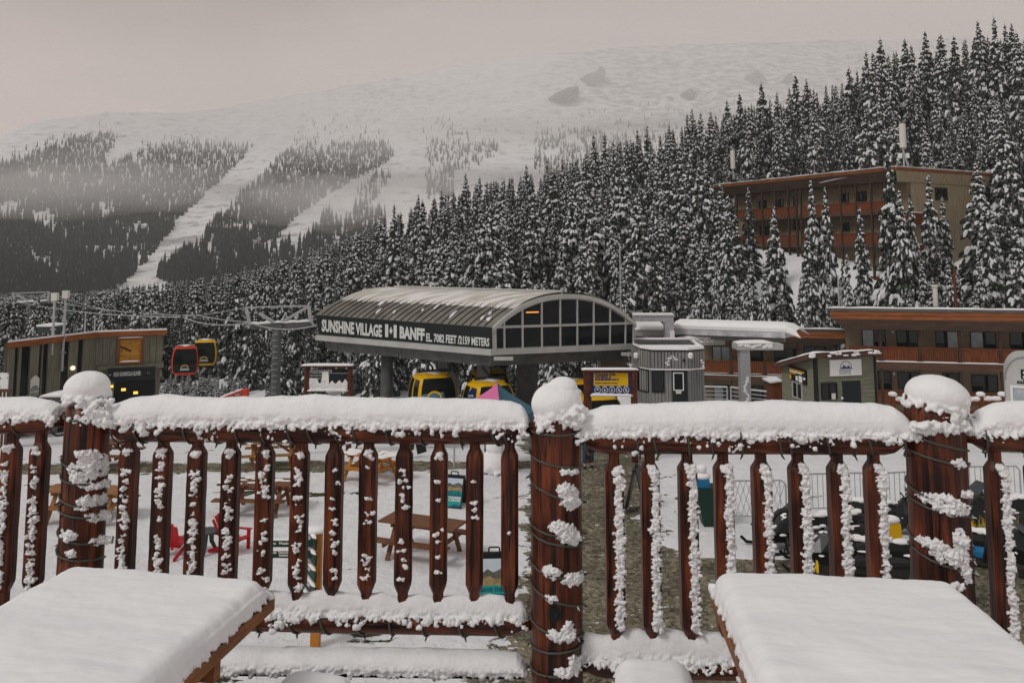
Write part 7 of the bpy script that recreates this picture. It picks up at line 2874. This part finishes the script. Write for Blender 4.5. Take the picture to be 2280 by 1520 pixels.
T = thing('side_table', p, 'small dark grey round table between the two red chairs', 'table')
m_ = MB()
m_.lathe(p + UP * .46, [(.26, 0), (.27, .015), (.26, .035)], 20)
m_.build('tabletop', 'plastic_grey', T)
for a in (.6, 2.7, 4.8):
    m_ = MB()
    m_.tube([p + Vector((.10 * math.cos(a), .10 * math.sin(a), .46)), p + Vector((.11 * math.cos(a), .11 * math.sin(a), .25)), p + Vector((.24 * math.cos(a), .24 * math.sin(a), 0))], [.06, .05, .03], 8)
    m_.build('leg', 'plastic_grey', T)
# direction sign
p = onz(702, 1438)
T = thing('direction_sign', p, 'wooden post with a fan of dark green direction boards', 'sign')
zt = onp(702, 1182, p, Vector((0, 1, 0))).z
m_ = MB()
m_.aabb((p.x - .075, p.y - .075, p.z - .2), (p.x + .075, p.y + .075, zt))
m_.build('post', 'wood_orange', T)
m_ = MB()
m_.ball((p.x - .05, p.y, zt + .02), (.2, .14, .07), 2)
m_.build('snow', 'roof_snow', T, smooth=True)
for i in range(5):
    z = zt - .12 - i * .26
    yaw = rad(62)
    X = Vector((math.cos(yaw), -math.sin(yaw), 0))
    c = Vector((p.x - .02, p.y, z))
    m_ = MB()
    n_ = X.cross(UP)
    m_.box(c - X * .25 - Vector((.05, .1, 0)), (.50, .018, .085), (X, n_, UP))
    bd = m_.build('board', 'sign_green', T)
    m_ = MB()
    q = c - X * .25 - Vector((.05, .1, 0))
    for nn_ in (n_, -n_):
        Xs = X if nn_ == n_ else -X
        for k in range(3):
            m_.box(q + Xs * (-.3 + .22 * k) + nn_ * .021 + UP * .02, (.07, .002, .02), (X, n_, UP))
    m_.build('lettering', 'offwhite', bd)
    m_ = MB()
    m_.tube([q + X * (-.48 + .96 * j / 8) + UP * (.09) for j in range(9)], [.01] + [.035] * 7 + [.01], 6)
    m_.build('snow', 'roof_snow', bd, smooth=True)
for i, (py0, py1, tx) in enumerate(((1196, 1212, ("Sunshine   Meadows",)), (1219, 1236, ("Rock Isle  Panorama", "Lake         Summit")))):
    a, b = onp(575, py0, p, Vector((0, 1, 0))), onp(650, py1, p, Vector((0, 1, 0)))
    m_ = MB()
    m_.aabb((a.x, p.y - .12, b.z), (p.x - .05, p.y - .09, a.z))
    bd = m_.build('board', 'sign_green', T)
    m_ = MB()
    hb = a.z - b.z
    for k, t_ in enumerate(tx):
        m_.text(t_, (a.x + .12, p.y - .12, a.z - hb * (.62 if len(tx) == 1 else .42 + .36 * k)), (1, 0, 0), UP, .062, (0, -1, 0), .002)
    m_.build('lettering', 'offwhite', bd)
    m_ = MB()
    m_.tube([Vector((lerp(a.x, p.x - .1, j / 10), p.y - .105, a.z)) for j in range(11)], [.005] + [.022] * 9 + [.005], 6)
    m_.build('snow', 'roof_snow', bd, smooth=True)
# A-frame boards
def aframe(px, py, Y0, yaw, label, h_=1.05, w_=.66, poster=True):
    p = onz(px, py) if Y0 is None else Vector((at(px, py, Y0).x, Y0, gz(0, Y0)))
    X = Vector((math.cos(yaw), math.sin(yaw), 0))
    Y = Vector((-math.sin(yaw), math.cos(yaw), 0))
    T = thing('sandwich_board', p, label, 'sign', 'folding sandwich boards on the square')
    for s in (-1, 1):
        m_ = MB()
        b0, t0 = p + Y * (s * .28), p + Y * (s * .03) + UP * h_
        up_ = (t0 - b0).normalized()
        nr = X.cross(up_) if s < 0 else -X.cross(up_)
        m_.box((b0 + t0) / 2, (w_ / 2, .012, (t0 - b0).length / 2), (X, nr, up_))
        pn = m_.build('panel', 'black', T)
        if s < 0 and poster:
            Hh = (t0 - b0).length
            def q(a, b, d=.0135):
                return b0 + X * (a * w_ / 2) + up_ * (b * Hh) - X.cross(up_).normalized() * 0 + nr * d * (1 if nr.dot(-Y) > 0 else -1)
            def strip(pts, mt_, nm='poster', d=.0135):
                mm = MB()
                mm.poly([q(a, b, d) for a, b in pts])
                return mm.build(nm, mt_, pn)
            strip([(-.9, .56), (.9, .56), (.9, .93), (-.9, .93)], 'poster_sky')
            strip([(-.9, .60), (-.9, .74), (-.6, .73), (-.35, .78), (-.05, .73), (.2, .76), (.45, .80), (.75, .77), (.9, .74), (.9, .60)], 'poster_hill', d=.0155)
            strip([(-.9, .54), (.9, .54), (.9, .62), (.5, .66), (.1, .63), (-.3, .68), (-.6, .64), (-.9, .66)], 'poster_sand', d=.0175)
            strip([(-.9, .04), (.9, .04), (.9, .55), (-.9, .55)], 'teal', d=.0145)
            strip([(-.9, .04), (-.2, .04), (.25, .13), (.9, .10), (.9, .04)], 'teal_dark', d=.0165)
            mm = MB()
            Yn = nr if nr.dot(-Y) > 0 else -nr
            mm.text("LEAVE THE", q(-.82, .455, .017), X, up_, .085, Yn, .004, squeeze=1.08)
            mm.text("DRONE BEHIND", q(-.82, .375, .017), X, up_, .075, Yn, .004, squeeze=.95)
            mm.build('lettering', 'teal_dark', pn)
            mm = MB()
            mm.text("KEEP SUNSHINE", q(-.82, .295, .017), X, up_, .075, Yn, .004, squeeze=.92)
            mm.text("IS A DRONE", q(-.55, .215, .017), X, up_, .075, Yn, .004, squeeze=1.0)
            mm.build('lettering', 'lettering', pn)
    m_ = MB()
    tp = p + UP * h_
    m_.tube([tp - X * .10, tp - X * .10 + UP * .09, tp - X * .08 + UP * .11, tp + X * .08 + UP * .11, tp + X * .10 + UP * .09, tp + X * .10], .016, 6)
    m_.box(tp - UP * .01, (w_ / 2, .05, .03), (X, Y, UP))
    m_.build('handle', 'black', T)
    return T
M['poster_sky'] = mat('poster_sky', (.42, .52, .60), .5, (.60, .66, .70), nscale=2)
M['poster_hill'] = mat('poster_hill', (.05, .06, .055), .5, (.16, .15, .12), nscale=9)
M['poster_sand'] = mat('poster_sand', (.18, .15, .06), .5, (.42, .30, .15), nscale=9)
aframe(1012, 1124, None, rad(-16), 'teal sandwich board far out on the square, its black side edge showing', .76, .58)
aframe(1100, 1372, None, rad(3), 'teal sandwich board close below the railing, left of the middle post', 1.12, .70)
aframe(1418, 1134, None, rad(72), 'black sandwich board turned side on at the edge of the gravel path', 1.05, .62, False)
aframe(925, 1006, None, rad(60), 'dark folding board standing by the far lane', 1.0, .5, False)
# snowman
p = onz(1104, 1052)
T = thing('snowman', p, 'lumpy grey white snowman standing beside a green scarf stake', 'snowman')
m_ = MB()
for z, r in ((.30, .44), (.78, .32), (1.10, .20)):
    m_.ball(p + UP * z, (r, r, r * .95), 3)
for k in range(60):
    a_, z = random.uniform(0, 6.28), random.uniform(0, 1.2)
    r = .44 - .24 * z
    m_.ball(p + Vector((r * math.cos(a_), r * math.sin(a_), z)), random.uniform(.04, .10), 2)
o = m_.build('snow_body', 'snow', T)
fluff(o, .03)
m_ = MB()
q = onp(1087, 988, p, Vector((0, 1, 0)))
m_.beam(q, q - UP * .45, .12, .06, Vector((0, 1, 0)))
m_.build('scarf', mat('lime', (.22, .34, .03), .7), T)
m_ = MB()
q = onp(1082, 1010, p, Vector((0, 1, 0)))
m_.beam(q + UP * .5, q - UP * .35, .1, .06, Vector((0, 1, 0)))
m_.build('stake', 'black', T)

# person walking on the path: only the legs and coat hem show under the rail
p = onz(1310, 1040)
def person(p, label):
    import itertools
    def skin(name, chains, mt_, parent):
        me = bpy.data.meshes.new(name)
        bmv, edges, rad_ = [], [], []
        for ch in chains:
            prev = ch[0] if isinstance(ch[0], int) else None
            for it in (ch[1:] if prev is not None else ch):
                bmv.append(it[0])
                rad_.append(it[1])
                i = len(bmv) - 1
                if prev is not None: edges.append((prev, i))
                prev = i
        me.from_pydata(bmv, edges, [])
        ob = bpy.data.objects.new(name, me)
        COL.objects.link(ob)
        md = ob.modifiers.new("skin", 'SKIN')
        for i, v in enumerate(me.skin_vertices[0].data):
            r = rad_[i]
            v.radius = r if isinstance(r, tuple) else (r, r)
        me.skin_vertices[0].data[0].use_root = True
        sb = ob.modifiers.new("sub", 'SUBSURF')
        sb.levels = sb.render_levels = 2
        dg = bpy.context.evaluated_depsgraph_get()
        m2 = bpy.data.meshes.new_from_object(ob.evaluated_get(dg))
        ob.modifiers.clear()
        ob.data = m2
        m2.materials.append(M[mt_])
        m2.polygons.foreach_set("use_smooth", [True] * len(m2.polygons))
        if parent:
            ob.parent = parent
        return ob
    V = Vector
    body = skin('person', [[(V((0, 0, .94)), (.15, .11)), (V((0, .0, 1.15)), (.14, .10)), (V((0, .01, 1.38)), (.17, .11)), (V((0, .02, 1.50)), .055), (V((0, .0, 1.56)), .06), (V((0, -.01, 1.64)), (.085, .10)), (V((0, 0, 1.74)), .06)],
                            [0, (V((-.10, 0, .86)), .09), (V((-.11, -.03, .48)), .062), (V((-.12, .02, .09)), .045), (V((-.125, -.12, .035)), (.04, .03))],
                            [0, (V((.10, 0, .86)), .09), (V((.12, .05, .48)), .062), (V((.12, .16, .10)), .045), (V((.125, .04, .035)), (.04, .03))],
                            [2, (V((-.21, 0, 1.38)), .055), (V((-.27, .04, 1.12)), .042), (V((-.25, -.08, .90)), .032), (V((-.25, -.10, .82)), .034)],
                            [2, (V((.21, 0, 1.38)), .055), (V((.27, -.02, 1.12)), .042), (V((.26, -.12, .91)), .032), (V((.26, -.14, .83)), .034)]], 'skin', None)
    tag(body, label, 'person')
    tr = skin('jeans', [[(V((0, 0, .95)), (.17, .125)), (V((-.10, 0, .84)), .105), (V((-.11, -.03, .48)), .080), (V((-.12, .02, .09)), .068)], [0, (V((.10, 0, .84)), .105), (V((.12, .05, .48)), .080), (V((.12, .15, .11)), .068)]], 'jeans', body)
    jk = skin('jacket', [[(V((0, 0, .90)), (.185, .14)), (V((0, .0, 1.15)), (.175, .125)), (V((0, .01, 1.38)), (.19, .13)), (V((0, .015, 1.50)), .08)],
                         [2, (V((-.215, 0, 1.38)), .075), (V((-.275, .04, 1.12)), .062), (V((-.255, -.08, .91)), .052)], [2, (V((.215, 0, 1.38)), .075), (V((.275, -.02, 1.12)), .062), (V((.265, -.12, .92)), .052)]], 'jacket', body)
    m_ = MB()
    m_.ball((0, .015, 1.70), (.095, .11, .09), 2)
    h_ = m_.build('hat', 'iron', None, smooth=True)
    h_.parent = body
    for s, q in ((-1, V((-.123, -.05, .03))), (1, V((.123, .10, .03)))):
        m_ = MB()
        m_.ball(q, (.052, .14, .045), 2)
        o = m_.build('boot', 'black', None, smooth=True)
        o.parent = body
    body.location = p
    return body
person(p, 'person in blue jeans and dark coat walking on gravel behind the middle post')

# ================================================================== machines at the right: snowmobiles, barriers, bin
def snowmobile(loc, yaw, label, plate=None, accent='black'):
    T = thing('snowmobile', (0, 0, 0), label, 'snowmobile', 'parked snowmobiles')
    V = Vector
    def loft(sections):
        m_ = MB()
        n = len(sections[0][1])
        v = [V((x, y, z)) for x, ring in sections for y, z in ring]
        m_.mesh(v, [(i * n + j, i * n + (j + 1) % n, (i + 1) * n + (j + 1) % n, (i + 1) * n + j) for i in range(len(sections) - 1) for j in range(n)] + [tuple(range(n - 1, -1, -1)), tuple(range((len(sections) - 1) * n, len(sections) * n))])
        return m_
    def ring(w_, z0, z1, k=.6):
        return [(-w_, z0), (-w_ * 1.05, lerp(z0, z1, .5)), (-w_ * k, z1), (w_ * k, z1), (w_ * 1.05, lerp(z0, z1, .5)), (w_, z0)]
    # nose at -x
    loft([(-1.35, ring(.10, .42, .52)), (-1.10, ring(.30, .30, .66)), (-.75, ring(.40, .25, .86)), (-.40, ring(.38, .25, 1.00)), (-.15, ring(.28, .28, .98, .5)), (.05, ring(.22, .30, .78))]).build('cowling', 'black_gloss', T)
    loft([(-.05, ring(.17, .50, .76)), (.35, ring(.20, .50, .78, .8)), (1.0, ring(.20, .52, .82, .8)), (1.35, ring(.16, .56, .84, .8))]).build('seat', 'black', T)
    m_ = loft([(-.20, ring(.26, .22, .50, .9)), (.6, ring(.24, .24, .50, .9)), (1.55, ring(.24, .36, .52, .9))])
    m_.build('tunnel', accent if accent == 'blue' else 'iron', T)
    m_ = MB()
    pr = [(-.25, .30), (.05, .02), (1.35, .02), (1.62, .20), (1.55, .36), (.2, .34)]
    m_.prism([V((a, -.19, b)) for a, b in pr], (0, .38, 0))
    m_.build('track', 'iron', T)
    for s in (-1, 1):
        m_ = MB()
        m_.tube([V((-1.65, s * .48, .22)), V((-1.5, s * .48, .07)), V((-1.25, s * .48, .03)), V((-.35, s * .48, .03))], .045, 6)
        m_.build('ski', 'black', T)
        m_ = MB()
        m_.beam((-.85, s * .32, .40), (-.85, s * .47, .06), .05, .05)
        m_.beam((-.75, s * .30, .34), (-.95, s * .47, .08), .04, .04)
        m_.build('suspension', accent, T)
    m_ = MB()
    m_.mesh([V((-.55, -.30, .97)), V((-.55, .30, .97)), V((-.18, .24, 1.30)), V((-.18, -.24, 1.30)), V((-.60, 0, 1.0)), V((-.24, 0, 1.33))], [(0, 4, 5, 3), (4, 1, 2, 5)])
    m_.build('windshield', 'plastic_grey', T)
    m_ = MB()
    m_.tube([V((-.12, -.40, 1.02)), V((-.12, -.28, 1.08)), V((-.2, 0, 1.02)), V((-.12, .28, 1.08)), V((-.12, .40, 1.02))], .022, 6)
    m_.tube([V((-.2, 0, 1.02)), V((-.3, 0, .85))], .03, 6)
    m_.build('handlebar', 'black', T)
    m_ = MB()
    m_.tube([V((1.3, -.2, .62)), V((1.62, -.2, .62)), V((1.72, -.12, .62)), V((1.72, .12, .62)), V((1.62, .2, .62)), V((1.3, .2, .62))], .02, 6)
    m_.tube([V((-1.28, -.26, .50)), V((-1.48, -.22, .62)), V((-1.48, .22, .62)), V((-1.28, .26, .50))], .028, 6)
    m_.build('bumper', 'black', T)
    if plate:
        m_ = MB()
        for s in (-1, 1):
            m_.box((-.52, s * .412, .70), (.085, .004, .075))
        pl = m_.build('number_plate', 'white', T)
        m_ = MB()
        m_.text(plate, (-.585, -.418, .655), (1, 0, 0), UP, .12, (0, -1, 0), .004)
        m_.text(plate, (-.455, .418, .655), (-1, 0, 0), UP, .12, (0, 1, 0), .004)
        m_.build('lettering', 'black', pl)
    m_ = MB()
    rng = random.Random(int(loc[0] * 10))
    for k in range(30):
        m_.ball((rng.uniform(.0, 1.5), rng.uniform(-.13, .13), .84), (rng.uniform(.08, .2), rng.uniform(.06, .1), rng.uniform(.03, .07)), 2)
    for k in range(12):
        x = rng.uniform(-1.25, -.4)
        m_.ball((x, rng.uniform(-.2, .2), .80 + (x + .75) * .5), (rng.uniform(.08, .16), rng.uniform(.06, .12), rng.uniform(.02, .05)), 2)
    for k in range(16):
        s_ = rng.choice((-1, 1))
        m_.ball((rng.uniform(-1.0, 1.5), s_ * rng.uniform(.2, .42), rng.uniform(.45, .62)), (rng.uniform(.06, .18), rng.uniform(.04, .08), rng.uniform(.02, .05)), 2)
    m_.build('snow', 'roof_snow', T, smooth=True)
    T.location = loc
    T.scale = (.88, .88, .82)
    T.rotation_euler = (0, 0, yaw)
    return T
def gp(px, py): return onz(px, py)
snowmobile(gp(1800, 1215) + Vector((.0, 0, .0)), rad(12), 'black snowmobile numbered 27 behind the right-hand balusters', '27')
snowmobile(gp(1900, 1272), rad(-14), 'black snowmobile nearest the right-hand table, yellow tunnel showing', None, 'yellow')
snowmobile(gp(2000, 1186), rad(160), 'black snowmobile just left of the right railing post, farther back', None)
snowmobile(gp(2230, 1262), rad(150), 'blue trimmed black snowmobile right of the right railing post', None, 'blue')
snowmobile(gp(2205, 1172), rad(8), 'black snowmobile at the right edge behind the blue trimmed one', None, 'yellow')
def barrier(px0, py0, px1, py1, label, lattice=False):
    a, b = onz(px0, py0), onz(px1, py1)
    S = thing('crowd_barrier', a, label, 'barrier', 'steel crowd barriers by the snowmobiles')
    d = (b - a).normalized()
    L_ = (b - a).length
    m_ = MB()
    m_.tube([a + UP * .05, a + UP * .95, a + d * .1 + UP * 1.05, b - d * .1 + UP * 1.05, b + UP * .95, b + UP * .05], .022, 6)
    m_.tube([a + UP * .2, b + UP * .2], .018, 6)
    m_.build('frame', 'galv', S)
    m_ = MB()
    n = int(L_ / .14)
    for i in range(1, n):
        p = a + d * (L_ * i / n)
        if lattice and .12 < i / n < .88:
            m_.tube([p + UP * .2, p + d * .28 + UP * 1.03], .008, 4)
            m_.tube([p + UP * 1.03, p + d * .28 + UP * .2], .008, 4)
        else:
            m_.tube([p + UP * .2, p + UP * 1.03], .010, 4)
    m_.build('bars', 'galv', S)
    for p in (a + d * .2, b - d * .2):
        m_ = MB()
        nrm_ = d.cross(UP)
        m_.tube([p - nrm_ * .3, p + UP * .06, p + nrm_ * .3], .018, 5)
        m_.build('foot', 'galv', S)
barrier(1600, 1168, 1752, 1166, 'crossed wire steel barrier between the dark bin and the snowmobiles', True)
barrier(1775, 1150, 1930, 1146, 'plain steel barrier behind the numbered snowmobile')
barrier(1925, 1150, 2075, 1140, 'plain steel barrier running up to the right railing post')
barrier(2150, 1130, 2275, 1128, 'plain steel barrier right of the right railing post')
p = onz(1583, 1166)
T = thing('litter_bin', p, 'dark tapered litter bin with a blue lid at the edge of the snow', 'bin')
m_ = MB()
m_.hexa([p + Vector((-.22, -.22, 0)), p + Vector((.26, -.22, 0)), p + Vector((.26, .22, 0)), p + Vector((-.22, .22, 0)), p + Vector((-.42, -.26, .92)), p + Vector((.28, -.26, .92)), p + Vector((.28, .26, .92)), p + Vector((-.42, .26, .92))])
m_.build('body', 'sign_green', T)
m_ = MB()
m_.box(p + Vector((-.25, 0, 1.0)), (.20, .2, .1))
m_.build('lid', 'blue', T)
m_ = MB()
m_.ball(p + Vector((-.18, 0, 1.15)), (.2, .2, .1), 2)
m_.ball(p + Vector((-.2, 0, 1.32)), (.13, .13, .12), 2)
m_.build('snow', 'roof_snow', T, smooth=True)
# coiled hose guards by the machines
def hoop(px, py, hgt, w_, label):
    p = onz(px, py)
    m_ = MB()
    pts = [p + Vector((-w_ / 2, 0, 0)), p + Vector((-w_ / 2, 0, hgt * .7))] + [p + Vector((w_ / 2 * -math.cos(a), 0, hgt * .7 + hgt * .3 * math.sin(a))) for a in [math.pi * i / 8 for i in range(1, 8)]] + [p + Vector((w_ / 2, 0, hgt * .7)), p + Vector((w_ / 2, .3, hgt * .3))]
    m_.tube(pts, .055, 8)
    return tag(m_.build('hose_loop', 'iron', None, loc=p, smooth=True), label, 'hose', 'black hose loops by the snowmobiles')
hoop(1752, 1258, 1.15, .62, 'black hose loop at the left end of the snowmobile row')
hoop(2190, 1330, 1.9, .45, 'tall black hose loop right of the right railing post')
# dry yellow grass tuft
p = onz(2225, 1215)
m_ = MB()
rng = random.Random(21)
for k in range(420):
    q = p + Vector((rng.uniform(-1.3, 1.0), rng.uniform(.8, 1.6), 0))
    h_ = rng.uniform(.2, .55)
    dx, dy = rng.uniform(-.15, .15), rng.uniform(-.15, .15)
    m_.mesh([q + Vector((-.012, 0, 0)), q + Vector((.012, 0, 0)), q + Vector((dx, dy, h_))], [(0, 1, 2)])
tag(m_.build('dry_grass', mat('dry_grass', (.42, .30, .02), .8, (.52, .40, .06), nscale=4)), 'strip of yellow dry grass behind the machines at the right', kind='stuff')

# a yellow tool box between the machines
p = onz(1985, 1226)
m_ = MB()
m_.hexa([p + Vector((-.2, -.15, .2)), p + Vector((.2, -.15, .2)), p + Vector((.2, .15, .2)), p + Vector((-.2, .15, .2)), p + Vector((-.16, -.13, .62)), p + Vector((.18, -.13, .62)), p + Vector((.18, .13, .62)), p + Vector((-.16, .13, .62))])
m_.aabb((p.x - .05, p.y - .05, p.z), (p.x + .05, p.y + .05, p.z + .2))
S = tag(m_.build('fuel_can', 'yellow', None, loc=p), 'yellow can with a snow top just left of the right railing post', 'can')
m_ = MB()
m_.ball(p + UP * .68, (.22, .17, .10), 2)
m_.build('snow', 'roof_snow', S, smooth=True)
# ================================================================== air: even haze and the low cloud
def vol_mat(name, col, dens):
    m = bpy.data.materials.new(name)
    m.use_nodes = True
    t = m.node_tree
    t.nodes.clear()
    o = t.nodes.new("ShaderNodeOutputMaterial")
    v = t.nodes.new("ShaderNodeVolumePrincipled")
    v.inputs["Color"].default_value = (*col, 1)
    v.inputs["Density"].default_value = dens
    v.inputs["Anisotropy"].default_value = 0.0
    t.links.new(v.outputs[0], o.inputs["Volume"])
    return m
m_ = MB()
m_.aabb((-1700, -80, -60), (2300, 2300, 480))
hz_ = m_.build('haze', vol_mat('haze_air', (.93, .92, .90), 0.00028))
tag(hz_, 'thin grey haze over the whole valley', kind='stuff')
def cloud(lab, cx, cy2, Y, hw, hh, depth, dens, seed):
    """a bank of mist hanging against the slope: soft because three lenses lie inside one another"""
    c = at(cx, cy2, Y)
    m_ = MB()
    for k, sc_ in enumerate((1.0, .74, .48)):
        v, f = ico(4)
        vv = []
        for q in v:
            n_ = (1 + .30 * fbm((q[0] * 1.5 + seed, q[1] * 1.5, q[2] * 1.5 + k)) + .10 * fbm((q[0] * 5 + seed, q[1] * 5, q[2] * 5 + k))) * sc_
            vv.append((c.x + q[0] * hw / F * Y * n_, c.y + q[1] * depth * n_, c.z + q[2] * hh / F * Y * n_))
        o = MB()
        o.mesh(vv, f)
        ob = o.build('mist', vol_mat('mist_air', (.96, .95, .94), dens), None, loc=c, smooth=True)
        tag(ob, lab if k == 0 else lab + (', denser inside' if k == 1 else ', its core'), kind='stuff')
cloud('bank of mist across the lower forest at the far left', 150, 415, 530, 460, 75, 36, .0046, 1)
cloud('small bank of mist above the middle ski run', 715, 446, 480, 215, 70, 32, .0055, 2)
cloud('veil of mist low over the right-hand ski run', 960, 425, 465, 170, 80, 32, .0040, 3)
cloud('broad thin cloud veiling the upper mountain', 1000, 215, 800, 1500, 165, 110, .0017, 4)
cloud('low cloud hiding the right part of the crest', 1720, 45, 1050, 1150, 180, 120, .0020, 6)
